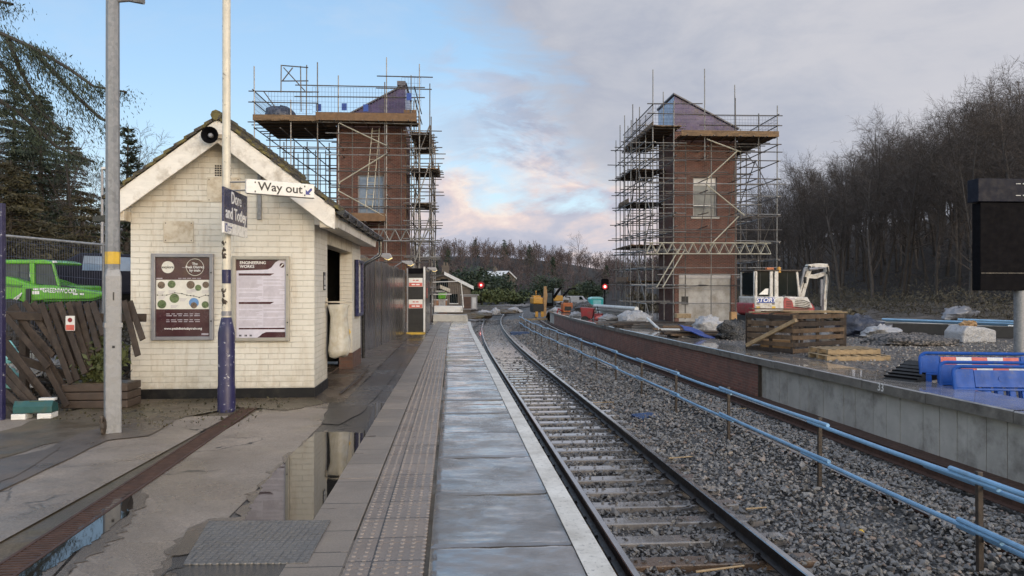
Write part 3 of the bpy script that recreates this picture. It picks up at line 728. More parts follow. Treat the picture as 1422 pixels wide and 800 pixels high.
margin([(436,604),(450,600),(452,640),(440,690),(430,727),(330,735),(338,703),(362,672),(394,640)], 1.06, .0030, 21)
margin([(20,806),(66,770),(128,722),(157,697),(183,684),(192,700),(175,728),(150,756),(110,782),(64,812)], 1.16, .0034, 22)
margin([(470,724),(488,760),(470,800),(400,812),(250,812),(222,796),(240,762),(292,722)], 1.05, .0032, 23)
patch('path_puddle', [(437,601),(478,600),(521,603),(515,618),(500,640),(484,672),(468,700),(455,724),(400,727),(338,728),(346,703),(368,672),(398,640)], .0046, M['water'], 9, 5, .022)
patch('drain_puddle', [(20,806),(66,770),(128,722),(157,697),(183,684),(186,706),(160,728),(140,748),(100,770),(64,795),(50,806)], .006, M['water'], 7, 6, .02)
patch('cover_puddle', [(459,724),(471,752),(470,774),(455,790),(425,806),(250,806),(232,792),(254,762),(292,727)], .0045, M['wet_tarmac'], 6, 7, .02)
patch('muddy_puddle', [(236,776),(262,735),(300,724),(292,742),(268,770)], .0105, M['brown_paving'], 6, 8, .015)
patch('shallow_puddle', [(520,560),(531,560),(527,575),(520,588),(511,600),(505,604),(514,580)], .004, M['water'], 5, 9, .012)
patch('ponding_puddle', [(457,560),(500,535),(545,508),(560,500),(549,520),(528,545),(500,575),(470,590),(446,588)], .0028, M['tarmac'], 5, 10, .02)
# ------------------------------------------------------------------ railway
RZ = -.915                              # rail head
BZ = RZ - .235                          # ballast surface between the sleepers
def BR(d): return .205*math.exp(-((d-3.0)/.34)**2) + .10*math.exp(-((d-3.75)/.45)**2)
def bed(d, Y):
    z = BZ
    if d > 1.25: z += .09*math.exp(-((d-2.2)/.7)**2)
    z += BR(d)
    if d < -1.1: z += .02
    return z
tag(strip('track_bed', PW-.05, 5.6, -8, 190, BZ, M['ballast_bed'], 1.5, 14, zf=lambda d, Y: bed(d, Y)-.02), kind='structure')
PROF = [(-.070,0),(-.070,.012),(-.012,.03),(-.009,.11),(-.035,.123),(-.036,.15),(-.028,.159),(.028,.159),(.036,.15),(.035,.123),(.009,.11),(.012,.03),(.070,.012),(.070,0)]
def rail(d, Y0, Y1, side, top, label, step=1.0):
    mb = MB(); n = int((Y1-Y0)/step); Ys = [Y0+(Y1-Y0)*i/n for i in range(n+1)]; k = len(PROF)
    vs = [T(d+u, Y, RZ-.159+z) for Y in Ys for u, z in PROF]
    for q in range(k):
        mb.mi = 1 if q in (5, 6, 7) else 0
        p = (q+1) % k
        mb.add([], []); b = len(mb.v)
        mb.add([vs[i*k+c] for i in range(n+1) for c in (q, p)], [(2*i, 2*i+2, 2*i+3, 2*i+1) for i in range(n)])
    return tag(mb.build('railway_rail', [side, top], smooth=False), label, 'rail')
GA = .7525
rail(-GA, -8, 150, M['rail_side'], M['rail_top'], 'polished running rail nearest the flagged platform edge')
rail(GA, -8, 150, M['rail_side'], M['rail_top'], 'polished running rail beside the ballast heap with pipe fence')
rail(3.7-GA, -8, 95, M['rust'], M['rust_top'], 'thin buried rusty rail just beyond the blue pipe fence')
rail(3.7+GA, -8, 95, M['rust'], M['rust_top'], 'rusty rail running along the foot of the new platform wall')
# sleepers of the near track, countable, each with its clips where near
def sleeper_mesh(mat):
    mb = MB(); mb.prism([(-.14,-.2),(.14,-.2),(.115,0),(-.115,0)], -1.25, 1.25, 'x'); mb.M = None
    return mb
sl = sleeper_mesh(None)
r_s = random.Random(5)
def clip_mb(s):
    mb = MB(); mb.box(s-.10, s+.10, -.07, .07, 0, .016)
    for q in (-1, 1):
        mb.path([(s+q*.135, -.055, .012), (s+q*.115, -.02, .045), (s+q*.06, .0, .05), (s+q*.055, .035, .04), (s+q*.12, .05, .03)], .011, 6)
    return mb
protos = {}
for key, mt in (('grey', M['sleeper']), ('brown', M['sleeper_brown'])):
    protos[key] = sl.build('railway_sleeper', mt, bevel=.015)
first_used = set()
clip_src = None
Y = 3.3; k = 0
while Y < 62:
    key = 'brown' if Y < 7.7 else 'grey'
    if key in first_used: o = protos[key].copy(); COL.objects.link(o)
    else: o = protos[key]; first_used.add(key)
    o.location = T(0, Y, RZ-.180); o.rotation_euler = (0, 0, HEAD(Y) + r_s.uniform(-.008, .008))
    tag(o, 'muddy brown sleeper under the near running rails' if key == 'brown' else 'wet grey concrete sleeper under the near running rails', 'sleeper', 'brown sleepers of the near track' if key == 'brown' else 'grey sleepers of the near track')
    if Y < 24:
        for s in (-GA, GA):
            if clip_src is None or s not in clip_src:
                c = clip_mb(s).build('rail_clip', M['clip'], o); clip_src = clip_src or {}; clip_src[s] = c
            else:
                c = clip_src[s].copy(); COL.objects.link(c); c.parent = o
    Y += .65 + r_s.uniform(-.02, .02); k += 1

# ballast: every stone is a small faceted body, all one uncountable mass
def ballast():
    import bmesh
    rng = np.random.default_rng(11); shapes = []
    for s in range(10):
        b = bmesh.new(); pr = random.Random(s)
        for _ in range(11):
            v = Vector((pr.gauss(0,1), pr.gauss(0,1), pr.gauss(0,1))).normalized()
            b.verts.new((v.x*.5*pr.uniform(.8,1.1), v.y*.38*pr.uniform(.8,1.1), v.z*.27*pr.uniform(.8,1.1)))
        bmesh.ops.convex_hull(b, input=b.verts); bmesh.ops.delete(b, geom=[v for v in b.verts if not v.link_faces], context='VERTS')
        bmesh.ops.triangulate(b, faces=b.faces); b.verts.index_update()
        shapes.append((np.array([v.co[:] for v in b.verts]), np.array([[v.index for v in f.verts] for f in b.faces]))); b.free()
    zones = [(3.2, 8, 560, .057), (8, 14, 400, .060), (14, 24, 240, .070), (24, 40, 120, .086), (40, 75, 36, .12)]
    P = []; 
    for y0, y1, dens, size in zones:
        n = int((y1-y0)*7.0*dens)
        d = rng.uniform(-1.55, 5.4, n); Y = rng.uniform(y0, y1, n)
        sl_ = -.082 + np.where(Y > 27, .0017*(Y-27), 0); X = 2.36-.082*Y+np.where(Y > 27, .00085*(Y-27)**2, 0) + d
        ok = (X < .74*Y + 2.2)
        for off in (-GA, GA): ok &= np.abs(d-off) > .095
        ok &= np.abs(d-(3.7+GA)) > .07; ok &= np.abs(d-(3.7-GA)) > .05
        # keep most of the sleeper tops bare
        ph = np.mod(Y - d*sl_ - 3.3, .65); ins = (np.abs(d) < 1.2) & (Y < 30) & ((ph < .085) | (ph > .565))
        keep = rng.random(n); cover = np.where(d > .15, .88, .16) * np.where(Y > 19, 1.6, 1); ok &= (~ins) | (keep < cover)
        d, Y, X, ins, sl_ = d[ok], Y[ok], X[ok], ins[ok], sl_[ok]; n = len(d)
        z = -.008*(Y-d*sl_) + BZ + np.where(d > 1.25, .09*np.exp(-((d-2.2)/.7)**2), 0) + .205*np.exp(-((d-3.0)/.34)**2) + .10*np.exp(-((d-3.75)/.45)**2) + np.where(d < -1.1, .02, 0)
        z += rng.uniform(-.018, .03, n) + np.where((np.abs(d) < 1.25) & ins, .055, 0)
        lump = .022*np.sin(d*3.1+Y*.8)*np.sin(Y*1.7-d) * (d > 1.2); z += lump
        sz = size*np.exp(rng.normal(0, .36, n))
        P.append(np.stack([X, Y - d*sl_, z, sz], 1))
    # loose gravel of the works site behind the coping
    n = 9000; d = rng.uniform(6.3, 16, n); Y = 9 + 22*rng.random(n)**1.3; X = 2.36-.082*Y + d
    ok = (X < .74*Y+2); dipv = np.array([DIP(a_, b_) for a_, b_ in zip(d, Y)]); P2 = np.stack([X, Y - d*-.082, -.008*Y-.055-dipv+rng.uniform(-.01,.012,n), .05*np.exp(rng.normal(0,.35,n))], 1)[ok]
    P = np.concatenate(P); nb = len(P)
    for nm, Q, tl in (('ballast', P, 0), ('loose_gravel', P2, .25)):
        V = []; Fc = []; tint = []; base = 0; idx = rng.integers(0, len(shapes), len(Q))
        for s, (sv, sf) in enumerate(shapes):
            q = Q[idx == s]; m = len(q)
            if not m: continue
            a = rng.uniform(0, 6.283, m); b = rng.normal(0, .5, m); c = rng.normal(0, .5, m)
            ca, sa, cb, sb, cc, sn = np.cos(a), np.sin(a), np.cos(b), np.sin(b), np.cos(c), np.sin(c)
            R = np.empty((m, 3, 3))
            R[:,0,0]=ca*cb; R[:,0,1]=ca*sb*sn-sa*cc; R[:,0,2]=ca*sb*cc+sa*sn
            R[:,1,0]=sa*cb; R[:,1,1]=sa*sb*sn+ca*cc; R[:,1,2]=sa*sb*cc-ca*sn
            R[:,2,0]=-sb; R[:,2,1]=cb*sn; R[:,2,2]=cb*cc
            W = np.einsum('mij,vj->mvi', R, sv)*q[:,None,3:4] + q[:,None,:3]
            V.append(W.reshape(-1,3)); k = len(sv)
            Fc.append((sf[None]+ (base+np.arange(m)*k)[:,None,None]).reshape(-1,3)); base += m*k
            dq = q[:,0]-(2.36-.082*q[:,1]+np.where(q[:,1] > 27, .00085*(q[:,1]-27)**2, 0)); tint.append(np.repeat(np.clip(rng.beta(2, 2.2, m)*np.where(dq < 1.1, .62, 1.0)+tl, 0, 1), k))
        o = mesh_np(nm, np.concatenate(V), np.concatenate(Fc), M['stone'])
        at_ = o.data.attributes.new('tint', 'FLOAT', 'POINT'); at_.data.foreach_set('value', np.concatenate(tint).astype(np.float32))
        tag(o, kind='stuff')
ballast()

# ------------------------------------------------------------------ new platform opposite
P2 = 5.25
cop = MB()
Yc = 5.0; r_c = random.Random(9)
coping_root = empty('platform_coping', (0,0,0)); tag(coping_root, kind='structure')
def coping_run():
    top = MB(); face = MB(); Y = 4.0
    while Y < 67.5:
        u = 1.83; a0, a1 = Y+.006, Y+u-.006
        q = [(P2-.05, a0), (P2+.95, a0), (P2+.95, a1), (P2-.05, a1)]
        e0 = r_c.uniform(-.004, .004)
        vs = [T(d, y, -.05+e0) for d, y in q] + [T(d, y, -.055+e0-.17) for d, y in q]
        q2 = [(P2-.028, a0), (P2+.95, a0), (P2+.95, a1), (P2-.028, a1)]; vt = [T(d, y, -.05+e0) for d, y in q2] + [T(P2-.05, a0, -.068+e0), T(P2-.05, a1, -.068+e0)]
        top.add(vt, [(0,1,2,3),(4,0,3,5)], [[(d,y) for d,y in q2], [(P2-.05,a0),(P2-.028,a0),(P2-.028,a1),(P2-.05,a1)]])
        vs = [T(d, y, (-.068 if d < P2 else -.051)+e0) for d, y in q] + vs[4:]
        face.add(vs, [(0,3,7,4),(0,4,5,1),(1,5,6,2),(2,6,7,3),(4,7,6,5)])
        Y += u
    top.build('coping_top', M['coping'], coping_root, fix=False)
    face.build('coping_face', M['coping_face'], coping_root)
coping_run()
YB = 17.9
tag(wallstrip('brick_platform_wall', P2+.03, YB, 62.5, -1.25, -.222, .35, M['wall_brick']), 'red brown brick wall under the coping of the new platform', 'wall')
tag(wallstrip('pale_wall_end', P2+.03, 62.5, 67.5, -1.25, -.222, .35, M['conc_panel']), 'pale end bay of the brick platform wall by the excavator', 'wall')
pw = empty('concrete_platform_wall', (0,0,0), label='grey concrete panel wall under the near end of the coping', cat='wall')
Y = YB; i = 0
while Y > 3.5:
    u = .40 if i % 4 else .22
    r_ = r_c.uniform(-.006, .006); mb = MB()
    q = [(P2+.10+r_, Y-u+.006), (P2+.26, Y-u+.006), (P2+.26, Y-.006), (P2+.10+r_, Y-.006)]
    vs = [T(d, y, -.222) for d, y in q] + [T(d, y, -1.2) for d, y in q]
    mb.add(vs, [(0,1,2,3),(0,4,5,1),(1,5,6,2),(2,6,7,3),(3,7,4,0),(4,7,6,5)])
    mb.build('wall_panel', M['conc_panel'], pw); Y -= u; i += 1
mb = MB(); vs = [T(d, y, z) for y in (YB-.02, YB+.02) for d, z in ((P2+.02,-1.2),(P2+.02,-.222),(P2+.3,-.222),(P2+.3,-1.2))]
mb.add(vs, [(0,1,2,3),(4,7,6,5),(0,4,5,1),(1,5,6,2),(2,6,7,3),(3,7,4,0)]); mb.build('end_post', M['brown_post'], pw)
tag(strip('rusty_ledge', P2-.28, P2+.12, 3.5, 66, RZ-.13, M['rust'], 2, 1, thick=.1), kind='structure')
# the survey figures chalked on the coping
q0 = T(P2-.053, 12.55, -.13)
o = text('33', .20, M['white_sign'] if 'white_sign' in M else M['sign_white'], None, 'chalk_number', q0, (math.pi/2, 0, HEAD(12.5)-math.pi/2), depth=.0006)
tag(o, 'white figures 33 chalked on the coping face', 'marking')

# ------------------------------------------------------------------ blue pipe fence in the six-foot
fence = empty('pipe_fence', (0,0,0), label='light blue two rail pipe fence on rusty posts between the tracks', cat='fence')
FD = 2.5; posts = [6.56, 9.52, 12.7, 15.75]
while posts[-1] < 56: posts.append(posts[-1] + 2.9)
FZ = BZ + .05; RT, RB = .95, .49
r_f = random.Random(3)
def fd(Y): return FD - .35*smooth(24, 50, Y)
for Y in posts:
    mb = MB(); lean = r_f.uniform(-.03, .03)
    mb.beam(T(fd(Y), Y, FZ-.3), T(fd(Y)+lean, Y, FZ+RT+.04), .05, .05); mb.build('fence_post', M['brown_post'], fence, bevel=.006)
for lvl, nm in ((RT, 'top_pipe'), (RB, 'lower_pipe')):
    Y = 3.0; k = 0
    for i in range(-1, len(posts)-1):
        y0 = posts[i] if i >= 0 else 2.9; y1 = posts[i+1]
        dz = .018*(1 if (i % 2) else -1)
        a = y0 - r_f.uniform(.15, .35); b = y1 + r_f.uniform(.2, .4)
        pts = [T(fd(Yk)-.045, Yk, FZ+lvl-.03+dz - .012*math.sin(math.pi*j/4)) for j, Yk in enumerate(np.linspace(a, b, 5))]
        MB().path(pts, .026, 10).build(nm, M['blue_pipe'], fence, smooth=True)
for (a, b, lvl) in ((5.2, 7.4, RT-.10), (4.2, 6.9, RB-.11)):
    MB().path([T(FD+.03, Yk, FZ+lvl) for Yk in np.linspace(a, b, 4)], .024, 10).build('spare_sleeve', M['blue_pipe'], fence, smooth=True)
mb = MB(); mb.cbox((0,0,0), (.46,.40,.045)); 
for i in range(5): mb.box(-.2, .2, -.17+i*.075, -.14+i*.075, .022, .032)
o = mb.build('plastic_plate', M['blue_plate'], loc=(*gp(896,578,EYE+1.0)[:2], 0), rotz=.3); x, y = gp(896,578,EYE+1.08); o.location = (x, y, G(y)+BZ+.07); o.rotation_euler = (.06, -.05, .3)
tag(o, 'flat blue plastic plate lying on the ballast by a rail', 'plate')
x, y = gp(722,464,EYE+1.08); o = D.objects.new('plastic_plate', o.data); COL.objects.link(o); o.location = (x, y, G(y)+BZ+.12); o.scale = (2.6, 2.2, 3); o.rotation_euler = (0,0,.1)
tag(o, 'larger blue grey plate lying on distant ballast before the fence', 'plate')
MB().beam(at(724,444,58), at(760,443,58), .25, .14).build('timber_plank', M['wood_pale'])
tag(D.objects['timber_plank'], 'pale timber plank laid across the far fence posts', 'plank')
o = MB().blob((0,0,0), (.035,.03,.022), 2, 7, 5).build('yellow_wrapper', M['yellow']); x, y = gp(1196,746,EYE+1.1); o.location = (x, y, G(y)+BZ+.11)
tag(o, 'small bright yellow scrap lying on the ballast', 'litter')
for i, (px, py, ln, an) in enumerate(((1020,571,.55,.1),(1050,712,.26,.12),(945,640,.4,.2),(838,562,.5,.05),(1000,798,.5,.25))):
    x, y = gp(px, py, EYE+1.1); mb = MB().tube((-ln/2,0,0), (ln/2,0,.01), .012, 6, .009)
    o = mb.build('dry_stick', M['wood_pale'], loc=(x, y, G(y)+BZ+.10), rotz=an); tag(o, 'short pale stick lying on the ballast', 'stick', 'sticks on the ballast')
# ------------------------------------------------------------------ station building
BY = 10.8; BH = math.atan(.082)
ST = empty('station_building', (-2.905, BY, G(BY)), BH, 'small cream painted brick station building with mossy gabled roof', 'building')
W_ = 2.60; L_ = 5.45; AX = -1.30; PIT = math.tan(math.radians(37.3))
EAVE = 2.58
def wall_mb():
    mb = MB()
    ap = EAVE + (W_/2)*PIT + .24; E2 = EAVE + .24
    mb.prism([(-W_, .15), (0, .15), (0, E2), (AX, ap), (-W_, E2)], 0, .22, 'y')
    mb.prism([(-W_, .15), (0, .15), (0, E2), (AX, ap), (-W_, E2)], L_-.22, L_, 'y')
    mb.box(-W_, -W_+.22, .22, L_-.22, .15, EAVE)
    mb.box(-.25, 0, .22, 1.12, .15, EAVE)
    mb.box(-.25, 0, 4.12, L_-.22, .30, EAVE)
    return mb
wall_mb().build('brick_wall', M['cream'], ST)
MB().box(-.245, -.003, 1.12, 4.12, 2.32, EAVE).build('lintel', M['soffit'], ST, bevel=.01)
mb = MB(); mb.box(-W_-.012, .012, -.012, .23, -.1, .15); mb.box(-W_-.012, -W_+.2, .23, L_, -.1, .15); mb.box(-.24, .012, .23, 1.13, -.1, .15)
mb.build('black_plinth', M['plinth'], ST, bevel=.006)
mb = MB(); mb.box(-.262, .014, 4.10, L_, -.1, .30); mb.build('brick_pier_foot', M['pier_brick'], ST)
mb = MB(); mb.box(-W_+.24, -.26, 1.3, 4.6, .0, .02); mb.build('shelter_floor', M['brown_paving'], ST)
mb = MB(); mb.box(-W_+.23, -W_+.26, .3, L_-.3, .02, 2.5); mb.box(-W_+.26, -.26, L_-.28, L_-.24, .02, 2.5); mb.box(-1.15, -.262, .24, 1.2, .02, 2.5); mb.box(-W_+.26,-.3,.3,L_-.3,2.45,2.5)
mb.build('shade_dark_lining', M['dark'], ST)  # near-black lining puts the shelter's inner shade into the colour
# roof
OVF, OVR, OVL = .30, .36, .22
def slope_mb(side):
    mb = MB(); th = .10
    ap = EAVE + (W_/2)*PIT + .46
    x1 = OVR if side > 0 else -W_-OVL
    z1 = ap - abs(x1-AX)*PIT
    y0, y1 = -OVF-.03, L_+.25
    n = 14; vs = []; us = []
    ln = math.hypot(x1-AX, z1-ap)
    r = random.Random(4+side)
    rows = 11
    for i in range(rows):
        t0, t1 = i/rows, (i+1)/rows + .02
        lift0, lift1 = .0, .035
        for j in range(n):
            a0 = y0+(y1-y0)*j/n; a1 = y0+(y1-y0)*(j+1)/n - .006
            dz = r.uniform(-.006, .012)
            p = lambda t, y, l: (AX+(x1-AX)*t, y, ap+(z1-ap)*t + l + dz)
            v = [p(t0,a0,.01), p(t1,a0,lift1+.01), p(t1,a1,lift1+.01), p(t0,a1,.01), p(t0,a0,-.03), p(t1,a0,-.005), p(t1,a1,-.005), p(t0,a1,-.03)]
            mb.add(v, [(0,1,2,3),(4,7,6,5),(0,4,5,1),(1,5,6,2),(2,6,7,3),(3,7,4,0)])
    return mb, ap, x1, z1
for s in (1, -1):
    mb, ap, x1, z1 = slope_mb(s)
    ro = mb.build('roof_slope', M['roof_tile'], ST)
    if s > 0:
        ridge = MB()
        for j in range(14):
            a0 = -OVF-.05 + j*(L_+.6)/14
            ridge.path([(AX, a0, ap+.02), (AX, a0+(L_+.6)/14-.01, ap+.03)], [.075, .085], 8)
        ridge.build('ridge_tile', M['roof_tile'], ST)
    # bargeboard along the gable
    bt, bb = -.03, -.33
    x1b = OVR-.02 if s > 0 else -W_-OVL
    m2 = MB(); zz = lambda x, o: ap - abs(x-AX)*PIT + o
    lowx = x1b
    poly = [(AX, zz(AX, bt)), (lowx, zz(lowx, bt)), (lowx, zz(lowx, bt)-.30), (lowx - s*.12, zz(lowx - s*.12, bb-.03)), (AX, zz(AX, bb-.03))]
    m2.prism(poly, -OVF, -OVF+.03, 'y')
    m2.build('bargeboard', M['white_barge'], ST, bevel=.006)
    m3 = MB(); m3.prism([(AX, zz(AX, -.06)), (lowx, zz(lowx, -.06)), (lowx, zz(lowx, -.10)), (AX, zz(AX, -.10))], -OVF+.03, L_+.2, 'y'); m3.build('roof_underside', M['soffit'], ST)
ap = EAVE + (W_/2)*PIT + .46
ze = ap - abs(OVR-AX)*PIT
# eaves box over the platform, gutter and downpipe
m = MB(); m.prism([(.003, EAVE-.04), (OVR-.05, EAVE-.06), (OVR-.03, ze-.055), (OVR-.06, ze-.05), (.003, ze+.10)], -.02, L_+.2, 'y'); m.build('eaves_box', M['white_barge'], ST, bevel=.008)
m = MB(); m.prism([(-W_-OVL+.04, EAVE+.02), (-W_-.003, EAVE+.02), (-W_-.003, EAVE+.2), (-W_-OVL+.04, EAVE+.1)], -.02, L_+.2, 'y'); m.build('left_eaves_box', M['white_barge'], ST, bevel=.008)
m = MB(); m.prism([(OVR-.24, EAVE-.10), (OVR-.02, EAVE-.10), (OVR-.02, EAVE+.10), (OVR-.24, EAVE+.10)], -OVF+.035, -.02, 'y'); m.build('corbel_block', M['cream_flat'], ST, bevel=.006)
m = MB(); m.prism([(-W_-OVL+.02, EAVE-.02), (-W_+.02, EAVE-.02), (-W_+.02, EAVE+.12), (-W_-OVL+.02, EAVE+.12)], -OVF+.035, -.02, 'y'); m.build('corbel_block', M['cream_flat'], ST, bevel=.006)
gp_ = [(OVR-.01, ze-.05)] + [(OVR+.055+.062*math.cos(t), ze-.04+.062*math.sin(t)) for t in [math.pi*(1+k/8) for k in range(9)]] + [(OVR+.117, ze-.03), (OVR+.105, ze-.03), (OVR+.10, ze-.045), (OVR+.0, ze-.045)]
m = MB(); m.prism(gp_, -OVF+.05, L_+.35, 'y'); gut = m.build('gutter', M['black_gutter'], ST)
for j in range(7): m = MB(); m.box(OVR-.02, OVR+.122, .2+j*.9, .225+j*.9, ze-.108, ze-.035); m.build('gutter_bracket', M['black_gutter'], gut)
m = MB(); m.path([(OVR+.06, L_+.25, ze-.05), (OVR+.06, L_+.25, ze-.36), (OVR+.03, L_+.24, ze-.44), (.10, L_+.12, ze-.62), (.055, L_+.1, ze-.70), (.055, L_+.1, .05)], .036, 10)
m.build('downpipe', M['black_gutter'], ST, smooth=True)
m = MB(); m.prism([(-W_-OVL-.26, EAVE-.02), (-W_-OVL+.03, EAVE+.0), (-W_-OVL+.03, EAVE+.09), (-W_-OVL-.26, EAVE+.05)], -.10, .03, 'y'); m.build('left_gutter_stub', M['black_gutter'], ST)
# small things fixed in the gable wall
m = MB()
for i in range(7):
    for j in range(5): m.box(-1.42+i*.034, -1.397+i*.034, -.008, .01, 3.24+j*.034, 3.262+j*.034)
m.build('air_vent', M['dark'], ST)
def panel(x0, x1, z0, z1, nm='blanked_patch'):
    m = MB(); m.box(x0, x1, -.012, .01, z0, z1); o = m.build(nm, M['cream_flat'], ST, bevel=.003)
    m = MB()
    for x in (x0+.03, x1-.03):
        for z in (z0+.03, z1-.03): m.cbox((x, -.009, z), (.014,.01,.014))
    m.build('rusty_fixing', M['brown_post'], o)
panel(-2.14, -1.72, 2.27, 2.58); panel(-1.53, -1.06, 2.86, 3.22)
m = MB(); m.box(-W_+.05, -1.2, -.010, .01, 2.86, 2.885); m.build('ledge_strip', M['cream_flat'], ST)
m = MB(); m.box(-.805, -.755, -.05, -.003, 2.61, 3.35); m.build('trunking', M['galv'], ST, bevel=.004)
# concrete step and kerb beside the side wall
m = MB(); m.path([(.34,.15,.03), (.38,1.4,.03), (.36,2.9,.03), (.33,4.2,.03)], .017, 8); m.build('kerb_pipe', M['brown_post'], None, smooth=True)
o = D.objects['kerb_pipe']; o.location = ST.location; o.rotation_euler = ST.rotation_euler; tag(o, 'thin dark edging pipe on the paving beside the station', 'pipe')
def on_wall(name, x, y, z, label, cat, group=None, rot=0):
    t = empty(name, (0,0,0), 0, label, cat, group)
    w = Matrix.Translation(ST.location) @ Matrix.Rotation(BH, 4, 'Z')
    t.location = w @ Vector((x, y, z)); t.rotation_euler = (0, 0, BH + rot); return t
# loudspeaker at the apex
t = on_wall('loudspeaker', AX-.06, -OVF, ap-.28, 'black round horn loudspeaker on the bargeboard apex', 'loudspeaker')
def horn(prof, mt, nm, par):
    m = MB(); m.lathe(prof, 20); m2 = MB(); m2.add([(v[0], -v[2], v[1]) for v in m.v], m.f); return m2.build(nm, mt, par, smooth=True)
horn([(.03,-.02),(.05,.0),(.06,.05),(.115,.12),(.12,.13),(.112,.135),(.10,.125),(.05,.06)], M['black_metal'], 'horn', t)
horn([(.034,.055),(.034,.10),(.02,.115),(.001,.118)], M['case_grey'], 'driver_plug', t)
m = MB(); m.box(.08, .24, -.05, -.02, -.03, .03); m.build('mounting_bracket', M['cream_flat'], t)
# ---- poster cases
def poster(x0, x1, z0, z1, casemat, label, name='poster_case'):
    t = on_wall(name, (x0+x1)/2, -.003, z0, label, 'poster case', rot=0)
    w = x1-x0; h = z1-z0; fr = .052
    m = MB(); m.box(-w/2, w/2, -.012, 0, 0, h); m.build('back_panel', casemat, t)
    m = MB()
    m.box(-w/2, -w/2+fr, -.058, -.013, 0, h); m.box(w/2-fr, w/2, -.058, -.013, 0, h); m.box(-w/2+fr, w/2-fr, -.058, -.013, 0, fr); m.box(-w/2+fr, w/2-fr, -.058, -.013, h-fr, h)
    m.build('case_frame', casemat, t, bevel=.006)
    m = MB()
    for z in (h*.22, h*.78): m.cbox((w/2-fr/2, -.061, z), (.018, .006, .018))
    m.build('lock', M['ink'], t)
    return t, w-2*fr, h-2*fr, fr
def disc(cx, cz, r, y, mt, par, nm, n=24):
    m = MB(); m.prism([(cx+r*math.cos(2*math.pi*k/n), cz+r*math.sin(2*math.pi*k/n)) for k in range(n)], y, y+.0012, 'y'); return m.build(nm, mt, par)
def flat(x0, x1, z0, z1, y, mt, par, nm):
    m = MB(); m.box(x0, x1, y, y+.0012, z0, z1); return m.build(nm, mt, par)
R9 = (math.pi/2, 0, 0)
# map px -> local: building gable plane ~ 94.4 px per metre
def lx(px): return (px-437)/94.4
def lz(py): return (552-py)/94.4
t, w, h, fr = poster(lx(220.5), lx(302), lz(471), lz(353), M['case_grey'], 'grey poster case with maroon map poster, left of blue pole')
sh = flat(-w/2, w/2, fr, fr+h, -.016, M['poster_maroon'], t, 'maroon_poster')
mid0, mid1 = fr+h*.345, fr+h*.715
flat(-w/2+.004, w/2-.004, mid0, mid1, -.0185, M['poster_paper'], t, 'map_panel')
disc(-w*.28, fr+h*.875, .088, -.0185, M['poster_paper'], t, 'round_badge'); text('explore', .052, M['ink'], t, 'badge_lettering', (-w*.28, -.020, fr+h*.875), R9)
disc(w*.22, fr+h*.875, .125, -.0185, M['poster_paper'], t, 'ring_badge'); disc(w*.22, fr+h*.875, .118, -.0200, M['poster_maroon'], t, 'ring_badge_face')
text('The\nPeak District\nby train', .05, M['white_ink'], t, 'badge_lettering', (w*.22, -.0218, fr+h*.875), R9)
flat(-w*.02, w*.06, fr+h*.868, fr+h*.872, -.0178, M['grey_ink'], t, 'badge_rule')
for (ux, uz, r, mt) in ((-.40,.82,.052,'photo_brown'),(-.21,.85,.055,'photo_green'),(.14,.83,.058,'photo_brown'),(.28,.73,.045,'photo_green'),(.42,.83,.047,'photo_brown'),(-.39,.17,.062,'photo_green'),(-.16,.37,.068,'photo_green'),(.20,.22,.070,'photo_blue'),(.41,.15,.050,'photo_green')):
    disc(ux*w, mid0+uz*(mid1-mid0), r, -.0202, M[mt], t, 'round_photo')
disc(.20*w, mid0+.13*(mid1-mid0), .045, -.0212, M['photo_brown'], t, 'round_photo')
pl = [(-.47,.48),(-.38,.48),(-.30,.48),(-.15,.56),(-.02,.53),(.07,.48),(.14,.46),(.20,.45),(.30,.40),(.42,.48),(.47,.46)]
m = MB()
for a, b in zip(pl, pl[1:]):
    m.beam((a[0]*w, -.0205, mid0+a[1]*(mid1-mid0)), (b[0]*w, -.0205, mid0+b[1]*(mid1-mid0)), .001, .006, (0,-1,0)) if False else m.beam((a[0]*w, -.0205, mid0+a[1]*(mid1-mid0)), (b[0]*w, -.0205, mid0+b[1]*(mid1-mid0)), .006, .0012, (0,1,0))
for a in pl: m.cbox((a[0]*w, -.0212, mid0+a[1]*(mid1-mid0)), (.016,.0012,.016))
m.build('route_line', M['ink'], t)
for ux, uz in ((-.40,.60),(-.2,.62),(.13,.62),(.42,.62),(-.16,.12),(0,.35),(.2,.66),(-.39,.42)):
    m = MB()
    for q in range(3): m.box(ux*w-.05, ux*w+.05-.012*q, -.0200, -.0190, mid0+uz*(mid1-mid0)-q*.016, mid0+uz*(mid1-mid0)-q*.016+.006)
    m.build('caption_print', M['grey_ink'], t)
for uz, s, sz in ((.285,'Enjoy your trip with local trains from',.032),(.262,'stations across the hills',.032),(.21,'Plan your day out and find more',.032),(.187,'walking, cycling and visitor ideas at',.032),(.10,'www.peakdistrictbytrain.org',.046)):
    if s.startswith('www'): text(s, sz, M['white_ink'], t, 'poster_lettering', (0, -.0185, fr+uz*h), R9)
    else: scrawl(6, w*.62, sz*.32, M['grey_ink'], t, 'poster_print', 0, -.0185, fr+uz*h, int(uz*100))
flat(w*.34, w*.47, fr+.02, fr+.045, -.0185, M['grey_ink'], t, 'corner_logo')
flat(-w*.49, -w*.38, mid1+.012, mid1+.028, -.0185, M['grey_ink'], t, 'corner_caption'); scrawl(5, w*.42, .009, M['grey_ink'], t, 'poster_print', w*.12, -.0185, mid1+.022, 5)
t, w, h, fr = poster(lx(327), lx(404), lz(473), lz(356), M['case_stone'], 'stone grey poster case with lilac notice, right of blue pole')
flat(-w/2, w/2, fr, fr+h, -.016, M['poster_lilac'], t, 'lilac_notice')
